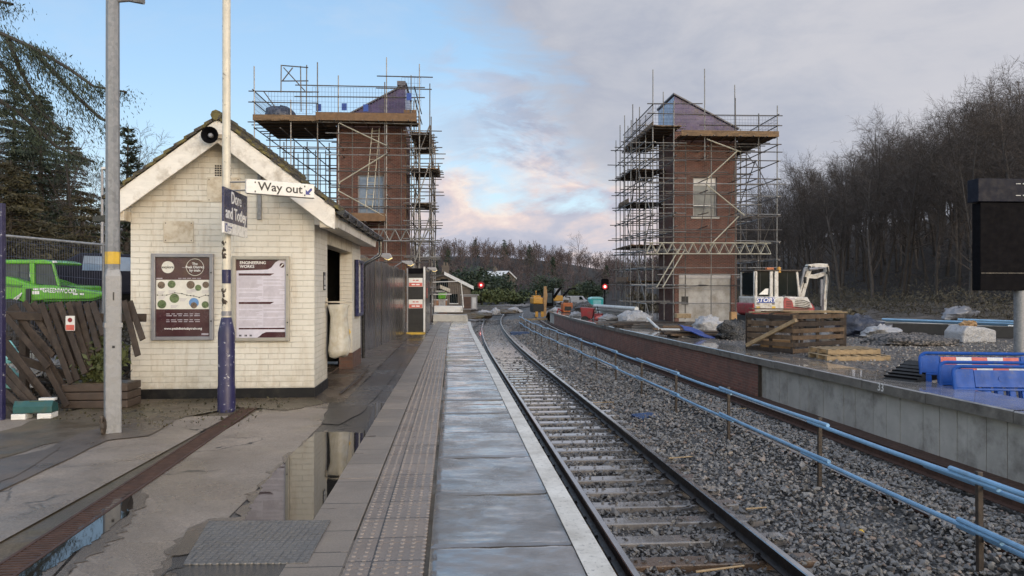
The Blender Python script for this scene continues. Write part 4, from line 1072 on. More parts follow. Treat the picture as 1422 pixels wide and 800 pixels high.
def pp(pts, y, mt, nm, par=t):
    m = MB(); m.prism([(-w/2+u*w, fr+v*h) for u, v in pts], y, y+.0012, 'y'); return m.build(nm, mt, par)
pp([(0,1),(.86,1),(.78,.965),(.70,.90),(.63,.875),(0,.86)], -.0185, M['poster_maroon'], 'dark_heading')
text('ENGINEERING\nWORKS', .058, M['white_ink'], t, 'poster_lettering', (-w*.43, -.0205, fr+h*.935), R9, align='LEFT')
pp([(.05,.824),(.76,.824),(.68,.795),(.05,.795)], -.0185, M['poster_maroon'], 'section_bar'); pp([(.05,.458),(.76,.458),(.68,.43),(.05,.43)], -.0185, M['poster_maroon'], 'section_bar')
pp([(.05,.125),(.97,.125),(.97,.105),(.05,.105)], -.0185, M['poster_maroon'], 'rule_bar')
pp([(.42,0),(.98,0),(.98,.07),(.60,.07),(.52,.05),(.47,.02)], -.0185, M['poster_maroon'], 'dark_corner')
disc(w*.415, fr+h*.928, .035, -.0185, M['poster_maroon'], t, 'round_emblem'); m = MB(); m.beam((w*.415-.02,-.0205,fr+h*.928-.02), (w*.415+.02,-.0205,fr+h*.928+.02), .012, .0012, (0,1,0)); m.build('emblem_stroke', M['white_ink'], t)
r = random.Random(6)
for u0, u1, v0, v1 in ((.05,.52,.48,.78),(.54,.97,.48,.78),(.05,.52,.135,.42),(.54,.97,.135,.42)):
    m = MB(); v = v1
    while v > v0:
        e_ = u1 - r.uniform(0, .14)*(r.random() < .5)
        m.box(-w/2+u0*w, -w/2+e_*w, -.0180, -.0168, fr+v*h-.004, fr+v*h+.003); v -= .0135 if r.random() < .85 else .032
    m.build('notice_print', M['grey_ink'], t)
for u in (.06,.17,.27): scrawl(2, .032, .026, M['ink'], t, 'small_emblem', -w/2+(u+.02)*w, -.0185, fr+.03, int(u*99))
# ---- side wall: pictogram, bag, navy notice board
def side(name, y, z, label, cat): return on_wall(name, .003, y, z, label, cat, rot=math.pi/2)   # local x = along the wall, -y = out to the platform
t = side('pictogram_sign', .80, 1.72, 'small black pictogram sign on the wall above the bag', 'sign')
m = MB(); m.box(-.07, .07, -.012, 0, -.14, .14); m.build('sign_plate', M['ink'], t)
disc(0, .06, .028, -.0140, M['white_ink'], t, 'symbol_head'); flat(-.03, .03, -.06, .025, -.0140, M['white_ink'], t, 'symbol_body'); flat(-.055, .055, -.12, -.085, -.0140, M['white_ink'], t, 'symbol_line')
t = side('rubbish_bag', 1.0, .50, 'clear plastic rubbish bag hanging from a hoop on the wall', 'bag')
m = MB(); N_ = 22; rows = [(0,.10),(.03,.19),(.12,.225),(.28,.215),(.48,.19),(.68,.175),(.82,.20),(.88,.215)]
rr = random.Random(3); vs = []
for i, (z, q) in enumerate(rows):
    for k in range(N_):
        a_ = 2*math.pi*k/N_; w_ = 1 + .09*math.sin(5*a_+i*.6)*(z/.9) + .06*math.sin(3*a_+2-i*.9) + rr.uniform(-.03,.03)
        vs.append((q*w_*math.cos(a_)*1.0, -.20+q*w_*.85*math.sin(a_), z + .02*math.sin(2*a_)*(1 if i < 2 else 0)))
m.add(vs, [(i*N_+k, i*N_+(k+1)%N_, (i+1)*N_+(k+1)%N_, (i+1)*N_+k) for i in range(len(rows)-1) for k in range(N_)] + [tuple(range(N_-1,-1,-1))])
m.v = [(x*.82, -.20+(y+.20)*.9, z*.96) for x, y, z in m.v]
bo = m.build('bag_film', M['bag'], t, smooth=True, angle=180)
m = MB(); m.path([(.225*math.cos(2*math.pi*k/20), -.20+.195*math.sin(2*math.pi*k/20), .885) for k in range(21)], .010, 6); m.box(-.03,.03,-.02,0,.80,.95); m.build('hoop', M['soffit'], t)
m = MB(); m.blob((0,-.2,.18), (.13,.11,.16), 5, 10, 7, .2); m.blob((.05,-.2,.42), (.08,.07,.10), 8, 9, 6, .2); m.build('bag_contents', M['photo_brown'], t, smooth=True)
m = MB(); m.blob((.10,-.28,.40), (.05,.08,.11), 9, 8, 6, .2); m.build('yellow_litter', M['yellow'], t, smooth=True)
t = side('notice_board', 4.85, 1.02, 'navy framed notice board on the pier by the hoarding', 'notice board')
m = MB(); m.box(-.42,.42,-.02,0,0,1.18); m.build('board_back', M['navy_metal'], t)
m = MB(); m.box(-.42,-.36,-.09,-.021,0,1.18); m.box(.36,.42,-.09,-.021,0,1.18); m.box(-.36,.36,-.09,-.021,0,.06); m.box(-.36,.36,-.09,-.021,1.12,1.18); m.build('board_frame', M['sign_navy'], t, bevel=.008)
flat(-.36,.36,.06,1.12,-.026,M['poster_paper'],t,'board_paper')

# ------------------------------------------------------------------ sign pole
PX, PY = (314.5-711)/F*9.6, 9.6
t = empty('sign_pole', (PX, PY, G(PY)), 0, 'tall cream pole with navy blue base in front of the gable', 'pole')
m = MB(); m.lathe([(.112,-.05),(.112,.30),(.106,.33),(.106,1.02),(.10,1.05),(.066,1.21),(.06,1.22)], 24); m.build('blue_base', M['pole_blue'], t, smooth=True)
m = MB(); m.lathe([(.056,1.21),(.055,1.66)], 20); m.build('cream_shaft', M['pole_cream'], t, smooth=True)
m = MB(); m.lathe([(.057,1.661),(.057,1.84)], 20); m.build('blue_band', M['pole_blue'], t, smooth=True)
m = MB(); m.lathe([(.055,1.841),(.052,3.2),(.05,6.8),(.04,6.82)], 20); m.build('cream_shaft', M['pole_cream'], t, smooth=True)
m = MB(); m.lathe([(.062,1.24),(.062,1.30)], 20); m.build('pole_collar', M['case_grey'], t, smooth=True)
for z, s in ((1.42,.03),(1.50,.02),(1.56,.028),(2.02,.03),(2.10,.02),(2.19,.022)):
    m = MB(); m.blob((-.01,-.046,z), (s*1.3,.012,s*1.6), int(z*100), 8, 6, .3); m.build('flaked_patch', M['brown_post'], t)
# station name sign, parallel with the track
A = at(309.5, 289, 9.12); B = at(342, 302, 10.15)
mid = (A+B)/2; ang = math.atan2(B.y-A.y, B.x-A.x); wn = (B-A).length
t = empty('station_name_sign', (mid.x, mid.y, 2.50), ang, 'navy station name sign reading Dore and Totley on the pole', 'sign')
hn = .575
m = MB(); m.box(-wn/2, wn/2, -.014, .014, -hn/2+.145, hn/2); m.build('navy_panel', M['sign_navy'], t, bevel=.003)
m = MB(); m.box(-wn/2, wn/2, -.014, .014, -hn/2, -hn/2+.143); m.build('white_strip', M['sign_white'], t, bevel=.003)
text('Dore\nand Totley', .215, M['white_ink'], t, 'sign_lettering', (0, -.0165, .075), R9, sx=.98)
flat(-wn/2+.05, -wn/2+.13, -hn/2+.02, -hn/2+.125, -.0165, M['ink_blue'], t, 'operator_logo'); flat(-wn/2+.075, -wn/2+.105, -hn/2+.03, -hn/2+.10, -.0185, M['white_ink'], t, 'logo_stroke')
scrawl(2, .16, .018, M['ink_blue'], t, 'operator_print', -wn/2+.25, -.0165, -hn/2+.085, 3); scrawl(1, .09, .012, M['ink_blue'], t, 'operator_print', -wn/2+.215, -.0165, -hn/2+.05, 4)
m = MB()
for z in (-.15, .2): m.box(-.16, .16, .015, .10, z-.02, z+.02)
m.build('sign_clamp', M['galv'], t)
# way out sign
A = at(341, 260, 9.55); B = at(435.5, 264.5, 10.1); mid = (A+B)/2; ang = math.atan2(B.y-A.y, B.x-A.x); wn = (B-A).length
t = empty('way_out_sign', mid, ang, 'white Way out sign with blue arrow bracketed off the pole', 'sign'); hn = .185
m = MB(); m.box(-wn/2, wn/2, -.03, .03, -hn/2, hn/2); m.build('sign_body', M['sign_white'], t, bevel=.006)
m = MB(); m.box(-wn/2+.02, wn/2, -.026, .026, -hn/2-.008, -hn/2-.001); m.build('bottom_trim', M['ink'], t)
text('Way out', .158, M['ink'], t, 'sign_lettering', (-.01, -.0325, .004), R9, sx=1.06)
m = MB(); ac = Vector((wn/2-.09, 0, .0)); dd = Vector((-1,0,-1)).normalized()
m.prism([(wn/2-.125,-.055),(wn/2-.055,-.055),(wn/2-.078,-.034),(wn/2-.034,.012),(wn/2-.038,.036),(wn/2-.056,.036),(wn/2-.098,-.012),(wn/2-.125,.014)], -.0335, -.0305, 'y'); m.build('arrow', M['ink_blue'], t)
m = MB()
for x in (-.345, .322):
    for z in (.055, -.065): m.cbox((x, -.0315, z), (.016,.002,.022))
m.build('old_lettering_trace', M['ink'], t)
inv = (Matrix.Translation(mid) @ Matrix.Rotation(ang, 4, 'Z')).inverted()
m = MB()
for z in (.055, -.055):
    p = inv @ Vector((PX, PY, mid.z+z)); m.tube((-wn/2+.02, 0, z), (p.x, p.y, z), .011, 8)
m.build('bracket_arm', M['galv'], t)

# ------------------------------------------------------------------ galvanised lamp post
LY = 8.05; LX = (156.5-711)/F*LY
t = empty('lamp_post', (LX, LY, G(LY)), math.radians(34), 'grey galvanised lamp post with yellow band by the fence', 'lamp post')
def sq(r, z): return [(r*math.cos(math.pi/4+k*math.pi/2), r*math.sin(math.pi/4+k*math.pi/2), z) for k in range(4)]
def sqtube(rz, nm, mt, bev=.012):
    m = MB(); vs = [p for r, z in rz for p in sq(r, z)]; n = len(rz)
    m.add(vs, [(i*4+k, i*4+(k+1)%4, (i+1)*4+(k+1)%4, (i+1)*4+k) for i in range(n-1) for k in range(4)] + [(3,2,1,0), tuple((n-1)*4+k for k in range(4))]); return m.build(nm, mt, t, bevel=bev)
sqtube([(.114,-.05),(.114,1.72),(.09,1.80)], 'lower_column', M['galv'])
def octo(r0, r1, z0, z1, nm, mt):
    m = MB(); m.lathe([(r0, z0), (r1, z1)], 8); return m.build(nm, mt, t)
octo(.074,.073,1.79,1.85,'upper_column',M['galv']); octo(.076,.076,1.851,1.985,'yellow_band',M['yellow']); octo(.073,.064,1.986,6.4,'upper_column',M['galv'])
m = MB(); m.box(-.088,.088,-.088,.088,1.16,1.21); m.build('steel_strap', M['galv'], t)
m = MB(); m.box(-.055,.055,-.0835,-.0812,.55,1.55); dr = m.build('access_door', M['galv'], t)
m = MB(); m.cbox((0,-.086,.95),(.025,.008,.025)); m.cbox((0,-.086,1.5),(.012,.008,.09)); m.build('door_lock', M['dark'], dr)
m = MB(); m.blob((-.10,-.10,.09),(.035,.035,.10),4,8,6,.3); m.build('rust_hole', M['brown_post'], t)
m = MB(); a_ = -math.radians(34); ex = Vector((math.cos(a_), math.sin(a_), 0))
m.path([(0,0,4.74), ex*.18+Vector((0,0,4.75)), ex*.34+Vector((0,0,4.73))], [.03,.026,.035], 8); m.build('side_arm', M['galv'], t)

# navy post at the frame edge
bx = at(1.5, 400, 8.9)
o = MB().box(-.035,.035,-.035,.035,-.1,2.62).build('navy_post', M['pole_blue'], bevel=.005, loc=(bx.x, 8.9, G(8.9))); tag(o, 'slim navy post at the leaning timber fence', 'post')

# ------------------------------------------------------------------ drain channel and covers
d0, d1 = gp(347,566), gp(-40,826)
L = math.dist(d0, d1); ang = math.atan2(d0[1]-d1[1], d0[0]-d1[0])
m = MB(); n = int(L/.042)
for i in range(n): m.box(i*.042, i*.042+.022, -.075, .075, -.008, .004)
m.box(0, L, -.098, -.076, -.03, .007); m.box(0, L, .076, .098, -.03, .007)
o = m.build('drain_grating', M['rust'], loc=(*d1, G(d1[1])+.002), rotz=ang); o.rotation_euler = (0, math.atan2(.008*(d0[1]-d1[1]), L), ang); tag(o, 'long rusty slotted drain grating across the concrete path', 'drain')
m = MB(); m.box(0, L, -.11, .11, -.12, -.06); o2 = m.build('channel_bottom', M['dark'], o)
q = [Vector((*gp(*p), 0)) for p in ((290,727),(459,726),(427,784),(254,786))]
c_ = sum(q, Vector())/4
m = MB(); vs = [(p.x-c_.x, p.y-c_.y, z) for z in (-.02, .016) for p in q]; m.add(vs, [(0,1,2,3),(4,5,6,7),(0,1,5,4),(1,2,6,5),(2,3,7,6),(3,0,4,7)])
o = m.build('access_cover', M['plate'], loc=(c_.x, c_.y, G(c_.y)), bevel=.004); tag(o, 'grey studded access cover set in the wet path', 'cover')

# ------------------------------------------------------------------ leaning timber palings and what lies about them
fz = 9.75
FR = empty('timber_fence', (0,0,0), 0, 'collapsed dark timber paling fence leaning beside the station', 'fence')
def zp(x, y, Yd): return at(x/4.44, 420+y/4.44, Yd)
PAL = [((85,15),(395,520),.09),((18,60),(300,400),.0),((255,5),(440,500),.02),((312,8),(480,480),.06),((365,0),(525,440),.0),((420,0),(560,420),.05),((480,-4),(575,360),.1),((530,4),(612,300),.05),((570,0),(640,200),.0),
       ((250,330),(415,640),-.10),((5,205),(350,655),-.25),((10,375),(240,640),-.40),((5,525),(135,650),-.5),((-10,600),(80,720),-.55),((765,-10),(850,330),.1),((60,30),(330,330),.13),((150,-5),(415,360),.14),((205,0),(430,420),.15),((340,5),(500,400),.16),((445,0),(570,330),.17),((30,290),(300,600),-.2),((20,450),(190,640),-.42),((800,-5),(880,230),.15)]
for i, (a_, b_, dz) in enumerate(PAL):
    m = MB(); p, q = zp(*a_, fz+dz+.12), zp(*b_, fz+dz-.08); m.beam(p, q, .080, .028, (0,-1,0)); m.build('paling', M['wood_dark'], FR, bevel=.006)
for a_, b_, dz in (((15,78),(270,88),.13),((270,88),(900,95),.2),((60,330),(480,470),.2),((-20,655),(70,700),-.42)):
    m = MB(); m.beam(zp(*a_, fz+dz), zp(*b_, fz+dz+.05), .05, .11); m.build('fence_rail', M['wood_dark'], FR, bevel=.006)
for x in (640, 150):
    m = MB(); p = zp(x, 100, fz+.3); m.beam((p.x, p.y, G(p.y)-.1), p, .09, .09); m.build('fence_stake', M['wood_dark'], FR)
p = zp(433, 125, fz-.02)
t = empty('warning_sign', p, 0, 'small red and white warning sign fixed to a leaning paling', 'sign')
disc(0, .035, .052, -.004, M['sign_white'], t, 'white_face'); disc(0, .035, .030, -.006, M['signal_red'], t, 'red_symbol'); flat(-.055, .055, -.10, -.028, -.004, M['refl_red'], t, 'red_panel')
m = MB(); m.box(-.06, .06, -.0025, .006, -.105, .09); m.build('back_plate', M['sign_white'], t)
# teal box on white feet
p = at(50, 575, 9.05)
t = empty('bait_box', (p.x, 9.05, G(9.05)), .16, 'dark teal plastic box on white blocks below the palings', 'box')
m = MB(); m.prism([(-.10,.07),(.10,.07),(.08,.17),(-.05,.22),(-.10,.15)], -.22, .22, 'x'); m.build('box_lid', M['teal'], t, bevel=.01)
for x in (-.15, .14):
    m = MB(); m.box(x-.08, x+.08, -.115, .08, -.01, .065); m.build('white_block', M['sign_white'], t, bevel=.006)
m = MB(); m.box(-.05,.12,-.06,.0,.205,.212); m.build('leaf_litter', M['leaf_hedge'], t)
m = MB(); m.box(.02,.20,.02,.10,.205,.235); m.build('white_label', M['sign_white'], t)
# planter and shrub
p = at(142, 550, 9.95)
t = empty('timber_planter', (p.x, 9.95, G(9.95)), BH, 'dark timber planter behind the galvanised lamp post', 'planter')
m = MB()
for i in range(3): m.box(-.42, .42, -.22, .22, .01+i*.11, .11+i*.11)
m.build('planter_box', M['planter'], t, bevel=.01); m = MB(); m.box(-.38,.38,-.18,.18,.33,.335); m.build('potting_soil', M['soil'], t)
# ------------------------------------------------------------------ vegetation builders (numpy)
def leaf_cloud(rng, pts, size, aspect=.45, droop=0.0, dirs=None):
    """one small four-sided leaf per point, randomly turned; returns V,F"""
    n = len(pts); a = rng.normal(size=(n,3)); 
    if dirs is not None: a = dirs + .45*a
    a[:,2] -= droop; a /= np.linalg.norm(a, axis=1)[:,None]
    b = rng.normal(size=(n,3)); b -= (b*a).sum(1)[:,None]*a; b /= np.linalg.norm(b, axis=1)[:,None]
    s = (size*np.exp(rng.normal(0,.3,n)))[:,None]
    V = np.stack([pts - a*s*.5, pts + b*s*aspect*.5, pts + a*s*.5, pts - b*s*aspect*.5], 1).reshape(-1,3)
    return V, np.arange(4*n).reshape(-1,4)
def shrub(name, loc, size, n, leaf, mat, seed, label, cat='shrub', group=None, stems=5, root=None):
    rng = np.random.default_rng(seed)
    t = root or empty(name, loc, 0, label, cat, group)
    c = rng.normal(size=(max(5, n//260),3)); c /= np.linalg.norm(c, axis=1)[:,None]; c *= rng.uniform(.25,.8,(len(c),1))
    k = rng.integers(0, len(c), n); P = c[k] + rng.normal(0,.22,(n,3)); P[:,2] = np.abs(P[:,2]*.5+.5)*1.0
    P = P*np.array(size)*np.array([1,1,1.0]); V, Fc = leaf_cloud(rng, P, leaf)
    mesh_np('foliage', V, Fc, mat, t)
    m = MB(); r = random.Random(seed)
    for i in range(stems):
        a_ = r.uniform(0, 6.28); m.path([(0,0,0), (size[0]*.3*math.cos(a_), size[1]*.3*math.sin(a_), size[2]*.4), (size[0]*.55*math.cos(a_), size[1]*.55*math.sin(a_), size[2]*.8)], [.02*size[2]+.004,.014*size[2]+.003,.004], 5)
    m.build('stem', M['bark'], t); return t
def perp(d, r):
    v = Vector((r.gauss(0,1), r.gauss(0,1), r.gauss(0,1))); v -= v.dot(d)*d; return v.normalized()
def bare_tree_meshes(seed, H, spread=.34, first=.35, nb=15, n2=6, lvl3=5, lvl4=3, r0=None, tw=.0075):
    """trunk MB, and the crown as V/F with quads: tapering limbs, branches and twigs"""
    r = random.Random(seed); tr = MB(); V = []; Fq = []; r0 = r0 or H*.0125
    def limb(p, d, ln, rad, nseg, n, up, wob):
        pts = [p.copy()]; dd = d.copy()
        for i in range(nseg):
            dd = (dd + perp(dd, r)*wob + Vector((0,0,up))).normalized(); pts.append(pts[-1] + dd*(ln/nseg))
        rs = [rad*(1-.86*i/nseg) for i in range(nseg+1)]
        if rad is not None and n >= 5: tr.path(pts, rs, n, False); return pts, rs
        a = perp(dd, r); b0 = len(V)
        for q, rr in zip(pts, rs):
            for k in range(n):
                t = 2*math.pi*k/n; u = a*math.cos(t) + dd.cross(a)*math.sin(t); V.append(tuple(q + u*rr))
        for i in range(nseg):
            for k in range(n): Fq.append((b0+i*n+k, b0+i*n+(k+1)%n, b0+(i+1)*n+(k+1)%n, b0+(i+1)*n+k))
        return pts, rs
    trunk, trs = limb(Vector((0,0,-.3)), Vector((r.uniform(-.06,.06), r.uniform(-.06,.06), 1)).normalized(), H*.96, r0, 9, 7, .03, .05)
    def along(pts, t):
        x = t*(len(pts)-1); i = min(int(x), len(pts)-2); return pts[i].lerp(pts[i+1], x-i), (pts[i+1]-pts[i]).normalized()
    for i in range(nb):
        t = first + (1-first)*(i+r.random())/nb*.98; p, d = along(trunk, t); sp = math.radians(r.uniform(32, 62))
        dd = (d*math.cos(sp) + perp(d, r)*math.sin(sp)).normalized(); ln = H*spread*(1.15-t*.75)*r.uniform(.7,1.2)
        b1, r1 = limb(p, dd, ln, max(.016, r0*(1-t)*.62+.010), 5, 4, .10, .22)
        for j in range(n2):
            t2 = .22+.78*(j+r.random())/n2; p2, d2 = along(b1, min(t2,.99)); sp = math.radians(r.uniform(28,60)); dd2 = (d2*math.cos(sp)+perp(d2, r)*math.sin(sp)).normalized()
            b2, _ = limb(p2, dd2, ln*.45*r.uniform(.6,1.2), .011, 3, 3, .08, .3)
            for k in range(lvl3):
                p3, d3 = along(b2, .2+.79*(k+r.random())/lvl3); sp = math.radians(r.uniform(25,60)); dd3 = (d3*math.cos(sp)+perp(d3, r)*math.sin(sp)).normalized()
                l3 = ln*.20*r.uniform(.6,1.3)
                for q in range(lvl4):
                    e = (dd3 + perp(dd3, r)*.55*(q > 0)).normalized(); w = perp(e, r)*tw; p4 = p3 + dd3*l3*.4*q; b0 = len(V)
                    m_ = p4+e*l3*.55+perp(e, r)*l3*.08; en = p4+e*l3
                    V.extend([tuple(p4-w), tuple(p4+w), tuple(m_+w*.7), tuple(m_-w*.7), tuple(en+w*.25), tuple(en-w*.25)]); Fq.extend([(b0,b0+1,b0+2,b0+3),(b0+3,b0+2,b0+4,b0+5)])
    return tr, V, Fq
def make_bare(name, seed, H, label, group, bark='bark', **kw):
    t = empty(name, (0,0,-50), 0, label, 'tree', group)
    tr, V, Fq = bare_tree_meshes(seed, H, **kw)
    tr.build('trunk', M[bark], t, smooth=True, angle=180); mesh_np('crown', V, Fq, M['twig'], t); return t
def conifer(name, loc, H, R, seed, label, mat, group=None, first=.12, whorls=26, leaf=.30, droop=.35, ragged=.35, thin=1.0, tiltdown=-.1, trunk_r=None):
    """trunk, whorled boughs carrying hanging sprays of needles"""
    rng = np.random.default_rng(seed); r = random.Random(seed); t = empty(name, loc, 0, label, 'tree', group)
    tr = MB(); tr.path([(0,0,-.4),(r.uniform(-.1,.1),r.uniform(-.1,.1),H*.5),(0,0,H)], [trunk_r or H*.018, H*.011, .02], 8, False); tr.build('trunk', M['bark'], t, smooth=True, angle=180)
    P = []; Dr = []; bo = MB()
    for i in range(whorls):
        f = first + (1-first)*i/whorls; z = H*f
        for k in range(r.randint(4,6)):
            a_ = r.uniform(0, 6.283); ln = R*(1-f)**.75*r.uniform(1-ragged, 1.08)+.15
            if r.random() > thin: continue
            d = Vector((math.cos(a_), math.sin(a_), tiltdown + .35*(f-.4))).normalized(); p0 = Vector((0,0,z)); pts = [p0]
            for s in range(1,6): pts.append(p0 + d*(ln*s/5) + Vector((0,0,-droop*ln*.25*(s/5)**2)))
            bo.path(pts, [.035*ln**.5*(1-.16*s)+.006 for s in range(6)], 4, False)
            n = int(26*ln*(.7+.6*r.random())*(.34/leaf)**1.75*1.15) if H > 5 and leaf < .5 else int(26*ln)
            u = rng.random(n)**.75; base = np.array([list(p) for p in pts]); x = u*5; ii = np.minimum(x.astype(int), 4); q = base[ii]+(base[ii+1]-base[ii])*(x-ii)[:,None]
            w = (1-u*.55)*ln*.22; side = np.array([-d.y, d.x, 0])
            off = rng.normal(0,1,n)*w; q = q + side*off[:,None]; q[:,2] += rng.normal(0,.05,n) - np.abs(rng.normal(0,1,n))*droop*.35*np.minimum(ln,1.6)*.35
            P.append(q); Dr.append(np.tile(np.array([d.x,d.y,d.z-.2]), (n,1)) + side*np.sign(off)[:,None]*.7)
    bo.build('bough', M['bark'], t)
    V, Fc = leaf_cloud(rng, np.concatenate(P), leaf, .26 if leaf < .3 else .42, droop*.5, np.concatenate(Dr)); mesh_np('crown', V, Fc, mat, t); return t

# shrub in the planter
tp = D.objects['timber_planter']
shrub('planter_shrub', tuple(tp.location + Vector((0,0,.33))), (.42,.28,.62), 2600, .075, M['leaf_hedge'], 4, 'yellow green shrub growing out of the dark planter', 'shrub')

# ---- winter woodland on the right
vars_ = [make_bare('woodland_tree', 20+i, 13.5, 'bare winter tree in the wood on the right hillside', 'bare trees of the hillside wood', 'bark_grey' if i % 3 == 0 else 'bark', first=.26+.05*(i % 3), nb=16+i % 3, lvl4=4, tw=.009) for i in range(7)]
rT = random.Random(12); spots = []
def try_spot(x, y, dmin):
    for (a_, b_, *_r) in spots:
        if (a_-x)**2+(b_-y)**2 < dmin*dmin: return False
    return True
def place_wood(n, fX, fY, dmin, hs):
    k = 0
    for _ in range(n*30):
        if k >= n: break
        y = fY(); x = fX(y)
        if x is None or not try_spot(x, y, dmin): continue
        px = 711 + x/y*F
        if px < 1010 or px > 1600: continue
        spots.append((x, y, rT.uniform(*hs))); k += 1
place_wood(75, lambda y: rT.uniform(28, 40), lambda: rT.uniform(34, 75), 2.2, (.72,1.05))
place_wood(120, lambda y: rT.uniform(30, 75), lambda: rT.uniform(45, 110), 3.0, (.78,1.12))
place_wood(105, lambda y: rT.uniform(34, 120), lambda: rT.uniform(80, 170), 4.0, (.85,1.2))
first = set()
def skyline(px):                     # how high the wood stands against the sky
    P = [(1000,.135),(1090,.152),(1200,.200),(1260,.232),(1340,.245),(1422,.283),(1600,.33)]
    for (a_, v0), (b_, v1) in zip(P, P[1:]):
        if px <= b_: return v0+(v1-v0)*max(0, px-a_)/(b_-a_)
    return .33
for x, y, s in spots:
    s = min(s, (skyline(711+x/y*F)*rT.uniform(.90,1.04)*y + EYE - HILL(x, y))/13.3)
    if s < .42: continue
    i = rT.randrange(7)
    if i in first: t = copy_tree(vars_[i])
    else: t = vars_[i]; first.add(i)
    t.location = (x, y, HILL(x, y)-.1); t.rotation_euler = (rT.uniform(-.05,.05), rT.uniform(-.06,.06), rT.uniform(0, 6.28)); t.scale = (s, s, s*rT.uniform(.95,1.08))
# ivy-dark understorey and brambles at the foot of the wood
def undergrowth():
    rng = np.random.default_rng(3); n = 26000
    Y = rng.uniform(22, 125, n)**1.0; X = 24.2 + 4*np.clip((Y-60)/80,0,1) + rng.gamma(1.6, 1.9, n)
    lump = .5+.5*np.sin(X*.9+Y*.37)*np.sin(Y*.8-X*.3); h = rng.random(n)**1.5*(.35+1.25*lump)
    Z = np.array([max(HILL(x, y), G(y)-.06+.15*max(0, min(6.6, x-XC(y)-23.4))) for x, y in zip(X, Y)])
    V, Fc = leaf_cloud(rng, np.stack([X,Y,Z+h],1), .24, .20)
    tag(mesh_np('undergrowth', V, Fc, M['bramble']), kind='stuff')
    n = 40000; Y = rng.uniform(34, 150, n); X = 30 + 5*np.clip((Y-60)/80,0,1) + rng.uniform(0, 34, n); lump = .5+.5*np.sin(X*.6+Y*.27)*np.sin(Y*.5-X*.3)
    Z = np.array([HILL(x,y) for x,y in zip(X,Y)]) + rng.random(n)**1.4*(.5+3.5*lump)
    V, Fc = leaf_cloud(rng, np.stack([X,Y,Z],1), .40, .10); tag(mesh_np('dark_undergrowth', V, Fc, M['twig']), kind='stuff')
undergrowth()
def dark_fence_backdrop():  # scrub added only as a dark background behind the palings
    rng = np.random.default_rng(13); n = 9000; Y = rng.uniform(10.3, 13.5, n); px = rng.uniform(-120, 182, n); X = (px-711)/F*Y; lump = .5+.5*np.sin(X*2.6)*np.sin(Y*1.9+1)
    Z = -.008*Y+rng.random(n)**1.3*(.35+.75*lump); V, Fc = leaf_cloud(rng, np.stack([X,Y,Z],1), .13, .16); tag(mesh_np('dark_fence_backdrop', V, Fc, M['bark']), kind='stuff')
dark_fence_backdrop()

# ---- far wooded hill: one mass of winter crowns
def far_wood():
    rng = np.random.default_rng(8); V = []; Fc = []; base = 0
    protos = []
    for s in range(4):
        tr, v, f = bare_tree_meshes(70+s, 11, spread=.50, first=.16, nb=10, n2=5, lvl3=4, lvl4=1, r0=.18, tw=.10)
        vv = np.array(v); b0 = len(vv); tv = np.array(tr.v); tf = np.array([q for q in tr.f if len(q) == 4])
        # far twigs carry more width, as bundles of twigs do at that range
        protos.append((np.concatenate([vv, tv]), np.concatenate([np.array(f), tf+b0])))
    n = 0
    while n < 1600:
        y = 185+245*rng.random()**.62; x = rng.uniform(-.30*y-20, .33*y+25)
        px = 711+x/y*F
        z = HILL(x, y)
        if z < -2.2 and rng.random() < .75: n += .25; continue
        v, f = protos[rng.integers(4)]; a_ = rng.uniform(0, 6.283); c, s = math.cos(a_), math.sin(a_); k = float(np.clip(rng.lognormal(-.62,.26),.28,.85))
        w = v @ np.array([[c,s,0],[-s,c,0],[0,0,1]])*k + np.array([x,y,z-.2]); V.append(w); Fc.append(f+base); base += len(w); n += 1
    tag(mesh_np('far_woodland', np.concatenate(V), np.concatenate(Fc), M['twig_far']), kind='stuff')
far_wood()
big = make_bare('bare_oak', 91, 17, 'broad bare tree standing above the far ridge', None, 'bark', spread=.42, first=.2, nb=20, lvl3=6)
x, y = (806-711)/F*330, 330; big.location = (x, y, HILL(x,y)-.5); big.scale = (1.05,1.05,.98)
for i, (px, y, H, R) in enumerate(((640,215,9,2.6),(735,330,10,2.5),(700,345,10,2.6),(660,350,9,2.4),(622,300,10,2.2),(604,290,9,2.0),(768,300,8,2.4),(842,280,8,2.2))):
    x = (px-711)/F*y
    conifer('distant_conifer', (x, y, HILL(x,y)-.2), H, R, 40+i, 'small dark conifer among the bare trees of the far hill', M['leaf_ever'], 'conifers of the far hill', whorls=12, leaf=.7, droop=.2)
# evergreens and hedge beyond the platform end
for i, (px, py, y, size, n, mt, lab) in enumerate((
    (655, 421, 150, (6.5,5,8.2), 5200, 'leaf_ever', 'large dark evergreen bush rising behind the red signal'),
    (682, 420, 160, (5,4,6.8), 3600, 'leaf_ever', 'rounded dark evergreen bush right of the red signal'),
    (690, 420, 128, (5.2,2.4,2.5), 3200, 'leaf_hedge', 'olive green clipped hedge beyond the curve of the track'),
    (664, 421, 120, (2.6,2,2.4), 1700, 'leaf_hedge', 'small olive bush below the left red signal'),
    (722, 420, 150, (3.6,3,3.0), 2000, 'leaf_ever', 'low dark bush at the far end of the hedge'),
    (765, 414, 190, (5.5,4,6.5), 2600, 'leaf_ever', 'dark evergreen behind the black excavator cab'),
    (800, 414, 200, (4.5,4,4.5), 2000, 'leaf_hedge', 'mossy green bush behind the parked vans'),
    (822, 415, 175, (4.5,4,5.5), 2200, 'leaf_ever', 'dark evergreen bush behind the turquoise toilet'))):
    x = (px-711)/F*y; shrub('evergreen_bush', (x, y, EYE+(400-py)/F*y-.3), size, n, .55 if y > 100 else .3, M[mt], 60+i, lab, 'bush')
